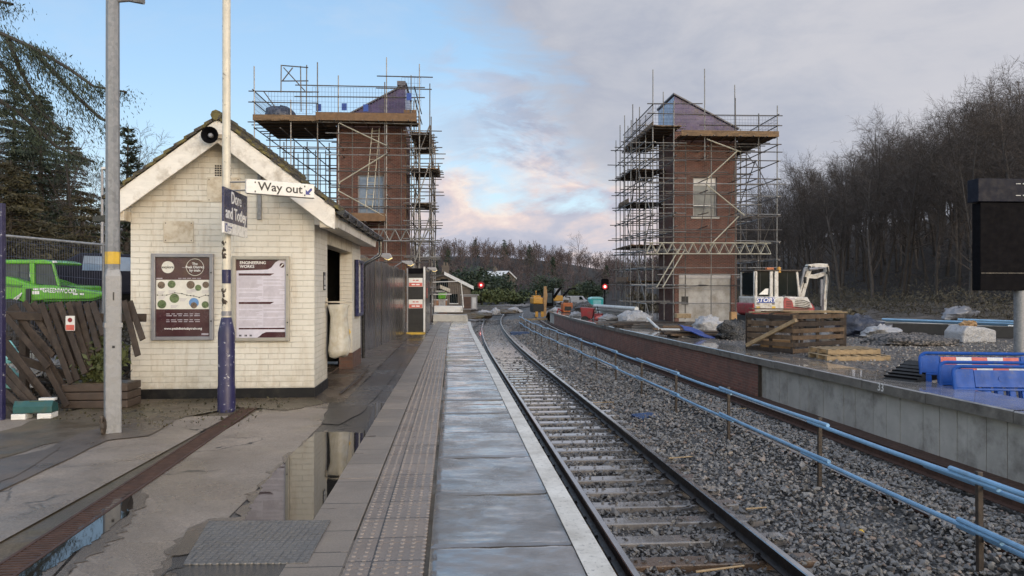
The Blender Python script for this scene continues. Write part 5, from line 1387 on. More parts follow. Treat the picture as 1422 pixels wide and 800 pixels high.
for i, (px, py, y, size) in enumerate(((895,430,75,(3.5,2.5,1.7)),(925,434,62,(3,2,1.2)),(1170,446,44,(2.2,1.6,.8)))):
    x = (px-711)/F*y; shrub('winter_bush', (x, y, G(y)-.2), size, 1500, .35, M['bramble'], 90+i, ('low brown winter bush behind the scaffolded right tower','small brown bush beside the right tower scaffold','low brown bush behind the excavator arm')[i], 'bush')

# ---- left: conifers and dense bare growth behind the yard
lx_ = lambda px, y: (px-711)/F*y
conifer('cedar_tree', (lx_(-330, 26), 26, G(26)-.3), 13.0, 5.2, 5, 'big dark cedar with drooping boughs at the left edge', M['leaf_dark'], first=.18, whorls=28, leaf=.125, droop=.55, ragged=.5, tiltdown=.15)
conifer('cypress_tree', (lx_(55, 34), 34, G(34)-.3), 11.2, 3.4, 6, 'dense dark cypress behind the green machine', M['leaf_dark'], whorls=44, leaf=.15, droop=.4, first=.05)
conifer('tall_cypress', (lx_(20, 40), 40, G(40)-.3), 14.0, 3.6, 16, 'tall dark cypress standing behind the others on the left', M['leaf_dark'], whorls=44, leaf=.15, droop=.4, first=.05)
conifer('pine_tree', (lx_(178, 33), 33, G(33)-.3), 9.4, 2.5, 7, 'open dark pine just behind the galvanised lamp post', M['leaf_dark'], first=.30, whorls=24, leaf=.14, droop=.2, thin=.85, ragged=.55, tiltdown=.25)
conifer('spruce_tree', (lx_(95, 46), 46, G(46)-.3), 12.5, 3.6, 8, 'dark spruce between the cypress and the lamp post', M['leaf_brown'], first=.08, whorls=38, leaf=.15, droop=.5)
conifer('yew_tree', (lx_(15, 24), 24, G(24)-.3), 6.2, 3.0, 9, 'brownish yew behind the green cab', M['leaf_brown'], first=.05, whorls=30, leaf=.14, droop=.4)
conifer('young_conifer', (lx_(112, 27), 27, G(27)-.3), 5.6, 2.4, 19, 'brownish young conifer behind the mesh fence', M['leaf_brown'], first=.05, whorls=16, leaf=.13, droop=.4)
# the cedar bough that reaches across the sky
def bough():
    r = random.Random(2); rng = np.random.default_rng(2); m = MB(); t = [o for o in D.objects if o.name.startswith('cedar_tree')][0]; o_ = Vector(t.location)
    P = []; Dr = []
    for pts in (((-60,20,26),(0,46,25),(45,66,24.6),(95,95,24.4),(130,120,24.2),(176,128,24.2)), ((40,64,24.8),(75,100,24.6),(100,128,24.5),(140,165,24.4),(160,172,24.4)), ((-60,-20,26),(-10,0,25.5),(18,6,25.4)), ((10,50,25),(25,90,24.9),(40,120,24.9),(60,150,24.9)), ((-40,40,25.5),(10,100,25),(50,150,24.9),(95,190,24.9)), ((-30,120,25),(30,160,25),(80,205,25),(130,225,24.8))):
        W = [at(*q)-o_ for q in pts]; m.path(W, [.075*(1-.8*i/len(W)) + .012 for i in range(len(W))], 6, False)
        for a_, b_ in zip(W, W[1:]):
            ln = (b_-a_).length; n = int(ln*620); u = rng.random(n); q = np.array(a_)[None]+(np.array(b_-a_))[None]*u[:,None]
            dn = np.abs(rng.normal(0, 1, n)); clump = .5+.5*np.sin(q[:,0]*4.1+q[:,2]*3); q[:,2] -= dn*.42*(.35+clump); q[:,:2] += rng.normal(0,.34,(n,2)); P.append(q); Dr.append(np.tile([.45,0,-1.], (n,1)))
    m.build('bough', M['bark'], t); V, Fc = leaf_cloud(rng, np.concatenate(P), .115, .22, .2, np.concatenate(Dr)); mesh_np('foliage_spray', V, Fc, M['leaf_dark'], t)
bough()
lv = [make_bare('bare_tree', 120+i, 11, 'bare tree in the dark growth behind the yard', 'bare trees behind the yard', first=.12, nb=18) for i in range(3)]
rL = random.Random(5); used = set()
for k in range(26):
    y = rL.uniform(30, 80); px = rL.uniform(-80, 190); x = lx_(px, y); i = k % 3
    t = copy_tree(lv[i]) if i in used else lv[i]; used.add(i); s = rL.uniform(.7,1.05)
    t.location = (x, y, HILL(x,y)-.1); t.rotation_euler = (0,0,rL.uniform(0,6.28)); t.scale = (s,s,s)
def left_growth():
    rng = np.random.default_rng(33); n = 15000; Y = rng.uniform(24, 60, n); px = rng.uniform(-90, 185, n); X = (px-711)/F*Y; lump = .5+.5*np.sin(X*.6)*np.sin(Y*.5)
    Z = G(40)+rng.random(n)**1.1*(1.6+3.2*lump); V, Fc = leaf_cloud(rng, np.stack([X,Y,Z],1), .30, .16); tag(mesh_np('yard_undergrowth', V, Fc, M['leaf_brown']), kind='stuff')
left_growth()
# dead leaves and twigs on the soil by the building
def litter():
    rng = np.random.default_rng(44); n = 1500; Y = rng.uniform(8.3, 11.2, n); X = -3.1 - rng.random(n)**1.2*5.5; z = -.008*Y+.012+rng.random(n)*.012
    ok = (X > -3.0-.0-(Y-8)*3) & ~((Y > 10.7) & (X > -5.6)); V, Fc = leaf_cloud(rng, np.stack([X,Y,z],1)[ok], .032, .5); V[:,2] = np.clip(V[:,2], -.10, None); tag(mesh_np('leaf_litter', V, Fc, M['leaf_brown']), kind='stuff')
litter()
# ------------------------------------------------------------------ hoarding along the platform
def frame_at(d, Y, z=0):            # local frame: x across (right), y along the track
    p = T(d, Y, z); return p, HEAD(Y)
HO = empty('black_hoarding', (0,0,0), 0, 'tall glossy black hoarding along the back of the platform', 'hoarding')
hp = [(-4.78,16.35),(-4.70,17.6),(-4.66,18.8),(-4.60,20.0),(-4.50,21.2),(-4.44,22.4),(-4.36,23.6),(-4.28,24.8),(-4.22,26.0),(-4.16,27.2),(-4.10,28.35)]
rH = random.Random(4)
for i, (a_, b_) in enumerate(zip(hp, hp[1:])):
    p, q = T(*a_), T(*b_); m = MB(); j = rH.uniform(-.02,.02)
    n = Vector((q.y-p.y, -(q.x-p.x), 0)).normalized()*.02
    h = 2.52 + rH.uniform(-.02,.02) - .012*i
    p1, q1 = p + n*j*20*.05, q + n*rH.uniform(-1,1)
    m.add([p1+Vector((0,0,.0)), q1, q1+Vector((0,0,h)), p1+Vector((0,0,h)), p1-n*2, q1-n*2, q1-n*2+Vector((0,0,h)), p1-n*2+Vector((0,0,h))], [(0,1,2,3),(7,6,5,4),(0,4,5,1),(1,5,6,2),(2,6,7,3),(3,7,4,0)])
    m.build('hoarding_panel', M['hoard'], HO, bevel=.004)
# the porch-like return with two red and white notices
p0 = T(-4.06, 28.3); p1 = T(-3.36, 28.3); hd = HEAD(28.3)
bl = empty('hoarding_doorway', T(-4.06, 28.3), hd, 'black doorway bay of the hoarding with two red and white notices', 'doorway')
m = MB(); m.box(.04,.62,0,.03,.06,2.46); m.build('black_door', M['dark'], bl)
m = MB(); m.box(.70,.73,.03,4.6,0,2.5); m.build('side_panel', M['hoard'], bl)
m = MB(); m.box(0,.05,-.02,.04,0,2.5); m.build('door_post', M['case_grey'], bl); m = MB(); m.box(.63,.70,-.02,.04,0,2.56); m.build('door_post', M['white_board'], bl)
m = MB(); m.box(.0,.70,-.22,.30,-.02,.07); m.build('yellow_step', M['yellow'], bl)
m = MB(); m.box(.05,.63,-.03,.0,2.3,2.5); m.build('door_header', M['black_metal'], bl)
for z in (1.80, .98):
    m = MB(); m.box(.07,.60,-.012,-.002,z,z+.33); s_ = m.build('notice_plate', M['sign_white'], bl)
    m = MB(); m.box(.085,.585,-.015,-.0125,z+.01,z+.15); m.build('red_band', M['refl_red'], s_)
    scrawl(2, .30, .045, M['white_ink'], s_, 'notice_print', .335, -.0165, z+.08, 2); scrawl(2, .22, .04, M['refl_red'], s_, 'notice_print', .335, -.0135, z+.24, 3)
m = MB(); m.box(.735,.745,.6,1.0,1.35,1.75); m.build('red_side_notice', M['refl_red'], bl)
for i, (px, py, Y, lab) in enumerate(((534,353,21.0,'nearest lit floodlight on the top edge of the black hoarding'),(566,363,26.2,'middle lit floodlight on the hoarding by the doorway bay'),(600,372,31.5,'farthest lit floodlight above the end of the hoarding'))):
    p = at(px, py, Y); t = empty('floodlight', p, .1, lab, 'light')
    m = MB(); m.prism([(-.20,.02),(.16,.02),(.22,-.10),(.10,-.16),(-.20,-.03)], -.15, .15, 'y'); m.build('lamp_housing', M['case_grey'], t, bevel=.01)
    m = MB(); m.prism([(.215,-.105),(.105,-.165),(.0,-.128),(.0,-.134),(.105,-.172),(.22,-.112)], -.12, .12, 'y'); m.build('lamp_lens', M['lamp_warm'], t)
    m = MB(); m.tube((-.18,0,-.01),(-.5,0,-.22),.018,6); m.build('lamp_arm', M['case_grey'], t)

# ------------------------------------------------------------------ scaffold towers
def tube_part(a, b, root, nm='tube', r=.034, mt=None, n=6):
    return MB().tube(a, b, r, n).build(nm, mt or M['scaf'], root)
class Scaf:
    """scaffold built of single tubes; past ninety of a kind the rest go into one mass"""
    def __init__(s, root, seed): s.root = root; s.r = random.Random(seed); s.c = {}; s.extra = MB(); s.ne = 0
    def tube(s, nm, a, b, r=.030, mt=None, jit=.03):
        j = lambda p: tuple(k + s.r.uniform(-jit, jit) for k in p)
        k = s.c.get(nm, 0); s.c[nm] = k+1
        if k < 95: return tube_part(j(a), j(b), s.root, nm, r, mt or M['scaf' if s.r.random() < .55 else 'scaf_dark'])
        s.extra.tube(j(a), j(b), r, 5); s.ne += 1
    def done(s):
        if s.ne: tag(s.extra.build('further_tubing', M['scaf_dark'], s.root), kind='stuff')
    def deck(s, x0, x1, y0, y1, z, toe='xyXY', mt='board', tm='board', th=.05, toeh=.24):
        m = MB(); along_x = (x1-x0) >= (y1-y0); w = .225; k = 0
        u0, u1, v0, v1 = (x0, x1, y0, y1) if along_x else (y0, y1, x0, x1)
        v = v0
        while v < v1-.02:
            e = min(v+w-.008, v1); dz = s.r.uniform(-.008,.008); a, b = u0 - s.r.uniform(0,.12), u1 + s.r.uniform(0,.12)
            if along_x: m.box(a, b, v, e, z+dz, z+dz+th)
            else: m.box(v, e, a, b, z+dz, z+dz+th)
            v += w
        m.build('boarded_deck', M[mt], s.root)
        # bearers beneath
        m2 = 0
        t0, t1 = (x0, x1) if along_x else (y0, y1)
        q = t0+.2
        while q < t1:
            if along_x: s.tube('bearer', (q, y0-.35, z-.05), (q, y1+.25, z-.05), .03, M['scaf_dark'])
            else: s.tube('bearer', (x0-.35, q, z-.05), (x1+.25, q, z-.05), .03, M['scaf_dark'])
            q += .75
        for c in toe:
            m = MB()
            if c == 'x': m.box(x0-.02, x0+.02, y0, y1, z+th+.005, z+th+toeh)
            if c == 'X': m.box(x1-.02, x1+.02, y0, y1, z+th+.005, z+th+toeh)
            if c == 'y': m.box(x0-.05, x1+.05, y0-.02, y0+.02, z-.02, z+th+toeh)
            if c == 'Y': m.box(x0, x1, y1-.02, y1+.02, z+th+.005, z+th+toeh)
            m.build('toe_board', M[tm], s.root)
    def guard(s, p, q, z0, z1, step=.16):
        p = Vector((*p, 0)); q = Vector((*q, 0)); L = (q-p).length; d = (q-p)/L; m = MB(); n = int(L/step)
        for i in range(n+1):
            a = p + d*(i*L/n); m.tube((a.x, a.y, z0), (a.x, a.y, z1), .007, 3, cap=False)
        for k in range(6):
            z = z0+(z1-z0)*k/5; m.tube((p.x, p.y, z), (q.x, q.y, z), .007, 3, cap=False)
        m.build('mesh_guard', M['wire'], s.root)
    def rails(s, p, q, zs, over=.3):
        p = Vector((*p, 0)); q = Vector((*q, 0)); d = (q-p).normalized()*over
        for z in zs: s.tube('handrail', (p.x-d.x, p.y-d.y, z), (q.x+d.x, q.y+d.y, z), .030, M['scaf_dark'])
    def truss(s, x0, x1, y, z0, z1, mt, bay=.55):
        m = MB(); m.tube((x0,y,z0),(x1,y,z0),.034,6); m.tube((x0,y,z1),(x1,y,z1),.034,6); n = int((x1-x0)/bay)
        for i in range(n):
            a, b = x0+(x1-x0)*i/n, x0+(x1-x0)*(i+1)/n
            m.tube((a,y,z0),((a+b)/2,y,z1),.024,5); m.tube(((a+b)/2,y,z1),(b,y,z0),.024,5)
        m.build('lattice_beam', M[mt], s.root)

def tower(root, W, Dp, high_left, win, wall_h, peak_h, door=None, board='window_board'):
    x0, x1 = (0, W)
    m = MB(); wt = .35
    # walls as one brick shell with openings left out of the front
    ops = ([door] if door else []) + [win]
    def front(m):
        xs = sorted({x0, x1} | {o[0] for o in ops} | {o[1] for o in ops}); zs = sorted({-.3, wall_h} | {o[2] for o in ops} | {o[3] for o in ops})
        for a, b in zip(xs, xs[1:]):
            run = None
            for c, d in zip(zs, zs[1:]):
                hole = any(a >= o[0]-1e-6 and b <= o[1]+1e-6 and c >= o[2]-1e-6 and d <= o[3]+1e-6 for o in ops)
                if hole:
                    if run is not None: m.box(a, b, 0, wt, run, c); run = None
                elif run is None: run = c
            if run is not None: m.box(a, b, 0, wt, run, wall_h)
    front(m); m.box(x0, x0+wt, wt, Dp, -.3, wall_h); m.box(x1-wt, x1, wt, Dp, -.3, wall_h); m.box(x0+wt, x1-wt, Dp-wt, Dp, -.3, wall_h)
    m.build('brick_shaft', M['tower_brick'], root)
    # mono-pitch roof: tall membrane walls under a sloping sheet
    za, zb = (peak_h, wall_h+.15) if high_left else (wall_h+.15, peak_h)
    m = MB(); m.prism([(x0-.02, wall_h+.002), (x1+.02, wall_h+.002), (x1+.02, zb), (x0-.02, za)], -.015, .02, 'y'); m.build('gable_membrane', M['membrane'], root)
    m = MB(); m.prism([(x0, wall_h+.002), (x1, wall_h+.002), (x1, zb-.02), (x0, za-.02)], Dp-.03, Dp, 'y')
    xs_ = x0 if high_left else x1
    m.box(xs_-.03, xs_+.03, .022, Dp-.031, wall_h+.002, peak_h-.03); m.build('high_side_membrane', M['membrane_sky'], root)
    m = MB(); ov = .10
    def sl_(x): return za + (zb-za)*(x-x0)/(x1-x0)
    m.add([(x0-ov,-.14,sl_(x0-ov)+.01),(x1+ov,-.14,sl_(x1+ov)+.01),(x1+ov,Dp+.1,sl_(x1+ov)+.01),(x0-ov,Dp+.1,sl_(x0-ov)+.01)] + [(x0-ov,-.14,sl_(x0-ov)+.09),(x1+ov,-.14,sl_(x1+ov)+.09),(x1+ov,Dp+.1,sl_(x1+ov)+.09),(x0-ov,Dp+.1,sl_(x0-ov)+.09)],
          [(0,3,2,1),(4,5,6,7),(0,1,5,4),(1,2,6,5),(2,3,7,6),(3,0,4,7)]); m.build('roof_sheet', M['slate'], root)
    # boarded window
    a, b, c, d = win
    m = MB(); m.box(a, b, .16, .20, c, d); w = m.build('window_board', M[board], root)
    m = MB(); m.box(a-.12, b+.12, -.05, .095, c-.12, c-.003); m.build('window_sill', M['conc_panel'], w)
    m = MB(); m.box(a-.15, b+.15, -.012, .095, d+.003, d+.22); m.build('window_lintel', M['conc_panel'] if False else M['pier_brick'], w)
    m = MB(); t_ = .07; m.box(a, a+t_, .10, .158, c, d); m.box(b-t_, b, .10, .158, c, d); m.box(a+t_, b-t_, .10, .158, c, c+t_); m.box(a+t_, b-t_, .10, .158, d-t_, d); m.build('window_frame', M['case_grey'], w)
    return x0, x1

# ---- right tower
TY = 42.0; RTo = T(XC(0)*0 + (9.30-XC(TY)), TY, 0); RTo = Vector((9.30, TY, G(TY)))
RT = empty('brick_lift_tower', RTo, HEAD(TY), 'right hand red brick lift tower with shuttered doorway and sky-tinted roof side', 'tower')
tower(RT, 3.62, 3.6, True, (1.07,2.47,5.95,8.2), 10.85, 12.85, (.25,3.30,-.3,2.68))
m = MB(); m.box(.25,3.30,.10,.14,-.3,2.68); dr = m.build('doorway_boarding', M['shutter'], RT)
m = MB(); m.box(.25,3.30,.06,.098,2.40,2.60); m.box(.25,3.30,.085,.098,1.77,1.80); m.build('boarding_seam', M['case_grey'], dr)
m = MB(); m.box(.42,.82,.085,.098,.92,1.38); m.build('hatch_hole', M['dark'], dr)
m = MB(); m.box(1.12,2.42,.12,.158,7.75,8.14); m.build('white_window_sheet', M['white_board'], RT)
m = MB(); m.box(1.05,2.1,-.12,-.02,6.55,6.62); m.build('window_ledge', M['white_board'], RT)
SR = empty('tower_scaffold', RTo, HEAD(TY), 'tube scaffold with boarded decks wrapped round the right brick tower', 'scaffold')
S = Scaf(SR, 5)
yF, xL, xLi, xR = -1.35, -1.62, -.45, 5.40
rS = random.Random(8)
for x, top in ((xL,13.9),(xLi,12.2),(3.05,12.4),(4.35,11.6),(xR,12.0)): S.tube('standard', (x, yF, 0), (x, yF, top), .031)
S.tube('standard', (1.3, yF, 8.9), (1.3, yF, 14.0)); S.tube('standard', (3.1, yF+.2, 10.3), (3.1, yF+.2, 13.2))
for y in (.3, 1.9, 3.5, 5.1, 6.3):
    for x in (xL, xLi-.1, xL-.5): S.tube('standard', (x, y, 0), (x, y, rS.uniform(11.4, 13.2)))
for y in (1.0, 3.2, 5.1):
    for x in (4.2, xR): S.tube('standard', (x, y, 0), (x, y, rS.uniform(10.9, 12.3)))
for x in (.5, 2.0, 3.4): S.tube('standard', (x, -.45, 0.1), (x, -.45, 10.4), .03)
for z, a, b in ((9.45,-2.0,5.7),(8.95,-1.9,5.5),(7.65,-1.9,5.9),(7.05,-.9,4.6),(5.82,-2.0,5.6),(5.1,-1.9,5.7),(3.0,3.7,5.6),(1.86,-2.0,.5)): S.tube('ledger', (a, yF-.06, z), (b, yF-.06, z))
z = 1.0
while z < 10.9:
    for x in (xL, xLi-.1, xL-.5): S.tube('ledger', (x, yF-.5, z), (x, 6.6, z+.05))
    for y in (yF+.1, .35, 1.95, 3.55, 5.15, 6.3): S.tube('transom', (xL-.5-rS.uniform(.1,.7), y, z+.08), (-.02 if 0 < y < 3.4 else .3, y, z+.08), .03)
    z += .98
for z in (2.4, 3.4, 4.4, 5.9, 6.9, 7.9, 8.9, 9.8):
    for x in (4.2, xR): S.tube('ledger', (x, yF-.3, z), (x, 5.4, z))
    for y in (yF+.1, 1.05, 3.25, 5.15): S.tube('transom', (3.64 if y < 3.6 and y > 0 else 3.0, y, z+.07), (xR+.3, y, z+.07), .03)
for a, b in (((1.35,yF-.1,7.85),(3.15,yF-.1,9.5)),((1.35,yF-.1,7.6),(3.5,yF-.1,5.85)),((3.2,yF-.1,5.85),(1.6,yF-.1,4.2)),((1.4,yF-.1,10.1),(3.3,yF-.1,9.4)),((-1.4,yF-.1,1.9),(-.2,yF-.1,4.0)),((-1.1,yF-.1,1.9),(.2,yF-.1,4.0))): S.tube('brace', a, b, .034, M['scaf_pale'])
for y0, y1, z0, z1 in ((-1.3,1.9,0,2.9),(1.9,5.1,2.9,6),(1.9,-1.3,2.9,6),(5.1,1.9,6,9),(-1.3,1.9,6,9),(5.1,1.9,0,2.9),(1.9,5.1,8.8,11)):
    S.tube('brace', (xL-.05,y0,z0), (xL-.05,y1,z1)); S.tube('brace', (xR+.05,y0,z0+.5), (xR+.05,y1,z1+.5))
S.deck(xL, -.05, yF-.15, 6.2, 10.75, 'x'); S.deck(0, xR, yF-.15, -.1, 10.28, 'yX', tm='board'); S.deck(3.75, xR, -.05, 5.2, 10.28, 'X')
S.deck(xL-.5, -.1, 2.5, 5.4, 7.0, 'x'); S.deck(xL-.5, -.1, 2.8, 6.2, 2.25, 'x', tm='board_new'); S.deck(xL-.5,-.1,1.9,6.2,8.9,''); S.deck(xL-.5,-.1,1.9,6.2,4.4,'')
S.rails((xL,yF),( .9,yF),(12.05,11.5)); S.rails((1.3,yF),(xR,yF),(11.45,10.9)); S.rails((xR,yF),(xR,5.2),(11.45,10.9)); S.rails((xL,yF),(xL,6.2),(11.95,11.45)); S.rails((3.7,5.2),(xR,5.2),(11.45,10.9))
S.guard((xL,yF),(xL,6.2),10.95,11.95); S.guard((xL,yF),(1.0,yF),11.0,12.0); S.guard((1.3,yF),(xR,yF),10.5,11.4); S.guard((xR,yF),(xR,5.2),10.5,11.4)
for z in (1.0,2.0,3.0,5.0,6.4,7.3,8.3,9.2,9.9): S.tube('inner_ledger', (-1.0, -.5, z), (rS.uniform(3.9,4.8), -.5, z), .028)
for z in (6.5, 8.25, 4.65, 2.6): S.tube('ledger', (rS.uniform(-1.9,-.4), yF-.06, z), (rS.uniform(2.4,5.4), yF-.06, z))
for z in (5.2,5.95,7.2,7.8,9.05,9.6,1.95):
    for x in (-.42, 1.3, 3.05): S.tube('transom', (x+.06, yF-.45, z+.06), (x+.06, -.03, z+.06), .03)
S.truss(-2.0, 5.0, yF-.15, 3.75, 4.35, 'scaf_pale'); S.truss(-2.0, 5.0, yF+.1, 3.75, 4.35, 'scaf')
for x in (1.2, 2.7): S.tube('hanging_tube', (x, yF+.6, 4.3), (x+.6, yF+.8, 8.6), .025, M['scaf_dark'])
S.done()
# ---- left tower
LYt = 39.8; LTo = Vector((-5.80, LYt, G(LYt)))
LT = empty('brick_lift_tower', LTo, HEAD(LYt), 'left red brick lift tower with glazed window and purple roof gable', 'tower')
sub = None
m0 = Matrix.Translation((-3.66,0,0))
def shifted(fn):
    fn()
LT.location = LTo + Matrix.Rotation(HEAD(LYt), 3, 'Z') @ Vector((-3.66, 0, 0))
tower(LT, 3.66, 3.6, False, (1.13,2.53,5.85,7.95), 10.65, 12.80, None, board='glass_blue')
m = MB()
for x in (1.6, 2.06): m.box(x-.02, x+.02, .12, .155, 5.92, 7.88)
m.build('window_mullion', M['case_grey'], LT)
m = MB(); m.box(3.25, 3.70, -.16, .5, 12.78, 13.02); m.build('roof_cap', M['slate'], LT)
m = MB(); m.box(3.67, 3.72, .0, .14, .5, 10.4); m.build('corner_board', M['board_new'], LT)
SLr = empty('tower_scaffold', LT.location, HEAD(LYt), 'tube scaffold with long boarded deck wrapped round the left brick tower', 'scaffold')
S = Scaf(SLr, 6); yF = -1.35; xA, xB = -3.95, 5.05
for x, top in ((xA,13.3),(-2.1,11.6),(-.75,13.6),(.35,12.9),(2.83,13.9),(2.70,12.6),(4.10,13.0),(4.55,13.6),(xB,12.6)): S.tube('standard', (x, yF, .0), (x, yF, top))
for x in (-3.95,-3.2,-2.6,-1.9,-1.3,-.7,-.25):
    for y in (1.6, 3.9, 5.2): S.tube('standard', (x, y, 0), (x, y, 10.0 + (1.6 if x < -3.6 else 0)), .03, M['scaf_dark'])
for y in (.3, 1.8, 3.4, 5.0):
    for x in (4.15, xB): S.tube('standard', (x, y, 0), (x, y, rS.uniform(10.5,12.6)))
for z, a, b in ((9.15,-4.2,4.9),(8.75,-.3,4.6),(10.45,-1.0,4.4),(7.05,-.2,4.8),(6.5,-.2,4.8),(6.0,-.2,4.8),(3.2,-.2,5.3),(1.9,3.6,5.4)): S.tube('ledger', (a, yF-.06, z), (b, yF-.06, z))
z = 1.5
while z < 10.2:
    for y in (1.6, 3.9, 5.2): S.tube('ledger', (xA-.2, y, z), (-.05, y, z), .03, M['scaf_dark'])
    for x in (4.15, xB): S.tube('ledger', (x, yF-.4, z), (x, 5.3, z))
    for y in (yF+.1, .35, 1.85, 3.45): S.tube('transom', (3.68, y, z+.08), (xB+rS.uniform(.2,.8), y, z+.08), .03)
    for x in (-3.9,-2.6,-1.3): S.tube('transom', (x, yF-.3, z+.05), (x, 5.4, z+.05), .03, M['scaf_dark'])
    z += .95
for a, b in (((.4,yF-.1,10.4),(2.85,yF-.1,9.25)),((.35,yF-.1,7.3),(2.8,yF-.1,8.8)),((.35,yF-.1,6.9),(2.7,yF-.1,5.6)),((.4,yF-.1,7.3),(.35,yF-.1,6.8))): S.tube('brace', a, b, .034, M['scaf_pale'])
for z0, z1, y0, y1 in ((0,2.8,-1.2,1.8),(2.8,5.6,1.8,-1.2),(5.6,8.4,-1.2,1.8),(2.8,5.6,1.8,5),(5.6,8.4,5,1.8),(8,10.4,1.8,-1.2)):
    S.tube('brace', (xB+.05,y0,z0),(xB+.05,y1,z1)); S.tube('brace', (4.2,y0,z0),(4.2,y1,z1))
    S.tube('brace', (4.15,yF-.05,z0), (xB,yF-.05,z1)) 
for k in range(4): S.tube('brace', (-3.9+k*.9, 1.55, 8.8-k*1.2), (-2.6+k*.9, 1.55, 7.0-k*1.2), .03, M['scaf_dark'])
S.deck(xA, -.75, yF-.15, 3.2, 10.50, 'y', tm='board'); S.deck(-.75, 4.35, yF-.2, -.1, 10.55, 'y', tm='board_new', toeh=.34); S.deck(-.75, -.05, 0, 3.2, 10.55, '')
S.deck(4.0, xB, -1.2, 4.9, 10.0, 'X'); S.deck(3.75, 4.3, -1.3, .3, 10.9, 'y', tm='board_new'); S.deck(.05, 2.72, yF-.1, -.1, 5.35, 'y', tm='board_new', toeh=.34); S.deck(3.9, xB+.4, 0, 3, 8.3, 'X'); S.deck(4.0,xB,0,3,6.4,'')
S.rails((xA,yF),(-1.0,yF),(12.05,11.45)); S.rails((-1.4,yF),(4.3,yF),(12.35,11.8),.5); S.rails((xA,yF),(xA,3.2),(12.05,11.45)); S.rails((2.6,yF),(4.9,yF),(12.9,12.3)); S.rails((4.3,yF),(4.3,4),(12.3,11.7))
S.guard((xA+.7,yF),(-1.0,yF),10.9,12.0); S.guard((-1.0,yF),(4.2,yF),11.0,12.3); S.guard((xA,yF),(xA,3.2),10.9,12.0); S.guard((3.6,yF+.1),(4.6,yF+.1),11.4,12.9)
# hoist frame on the left deck
for a, b in (((-2.6,yF,12.0),(-2.6,yF,13.4)),((-1.6,yF,11.0),(-1.6,yF,13.35)),((-1.3,yF,10.7),(-1.3,yF,13.4)),((-2.6,yF,13.38),(-1.2,yF,13.3)),((-2.6,yF,12.55),(-1.2,yF,12.6)),((-2.5,yF,13.3),(-1.4,yF,12.1)),((-2.5,yF,12.6),(-2.0,yF,13.3)),((-3.5,yF,12.0),(-2.9,yF,11.2))): S.tube('hoist_tube', a, b, .03, M['scaf_dark'])
for z in (3.6,5.2,6.2,7.3,8.2,9.6): S.tube('inner_ledger', (-.2, -.5, z), (rS.uniform(3.6,4.6), -.5, z), .028)
for z in (9.9, 7.9, 2.6): S.tube('ledger', (-.3, yF-.06, z), (rS.uniform(3.6,5.1), yF-.06, z))
for z in (3.3,6.05,6.6,7.15,8.8,9.2):
    for x in (.35, 2.83): S.tube('transom', (x+.06, yF-.45, z+.06), (x+.06, -.03, z+.06), .03)
for x in (.9, 2.3, 3.5): S.tube('standard', (x, -.5, 0), (x, -.5, 10.4), .028)
S.truss(.05, 5.3, yF-.15, 4.3, 4.9, 'scaf'); S.truss(.05, 5.3, yF+.1, 4.3, 4.9, 'scaf')
S.done()
def world_of(root, p): return root.matrix_basis @ Vector(p)
o = MB().blob((0,0,0), (.85,.6,.52), 4, 12, 8, .12, -.55).build('tarpaulin_bundle', M['tarp_navy'], smooth=True); o.location = world_of(SLr, (-2.8, yF+.55, 10.86)); tag(o, 'dark navy bundle heaped on the left tower scaffold deck', 'bundle')
for i, (px, py) in enumerate(((442.5,149),(478,148),(508,149.5),(568,134))):
    p = at(px, py, 38.3); o = MB().box(-.13,.13,-.01,.01,-.2,.17).build('blue_tag', M['story_blue'], loc=p); tag(o, 'small blue tag tied to the left scaffold guard rail', 'tag', 'blue tags on the left scaffold rails')
# ladder leaning through the left scaffold
t = empty('access_ladder', (0,0,0), 0, 'pale aluminium ladder leaning against the left brick tower', 'ladder'); A = at(512,290,38.4); B = at(522,178,38.9)
dx = Vector((.19,0,0))
for s in (-1,1): MB().tube(A+dx*s, B+dx*s, .02, 6).build('ladder_stile', M['scaf_pale'], t)
for k in range(14): c = A.lerp(B, (k+.5)/14); MB().tube(c-dx, c+dx, .013, 5).build('ladder_rung', M['scaf_pale'], t)
# ------------------------------------------------------------------ machines and site things
def ring(n, r): return [(r*math.cos(2*math.pi*k/n), r*math.sin(2*math.pi*k/n)) for k in range(n)]
def rounded(x0, x1, z0, z1, r, n=4):
    out = []
    for cx, cz, a0 in ((x1-r,z1-r,0),(x0+r,z1-r,90),(x0+r,z0+r,180),(x1-r,z0+r,270)):
        for k in range(n+1):
            a_ = math.radians(a0+90*k/n); out.append((cx+r*math.cos(a_), cz+r*math.sin(a_)))
    return out
def track_unit(par, x0, x1, L, H, mt='rubber', z=0, nm='crawler_track'):
    m = MB(); m.prism(rounded(-L/2, L/2, z, z+H, H/2-.01, 5), x0, x1, 'x'); return m.build(nm, M[mt], par)
def L2_(px, py):
    p = at(px, py, EY); return Matrix.Rotation(-.10, 3, 'Z') @ (p - Vector(((1072-711)/F*EY, EY, G(EY))))
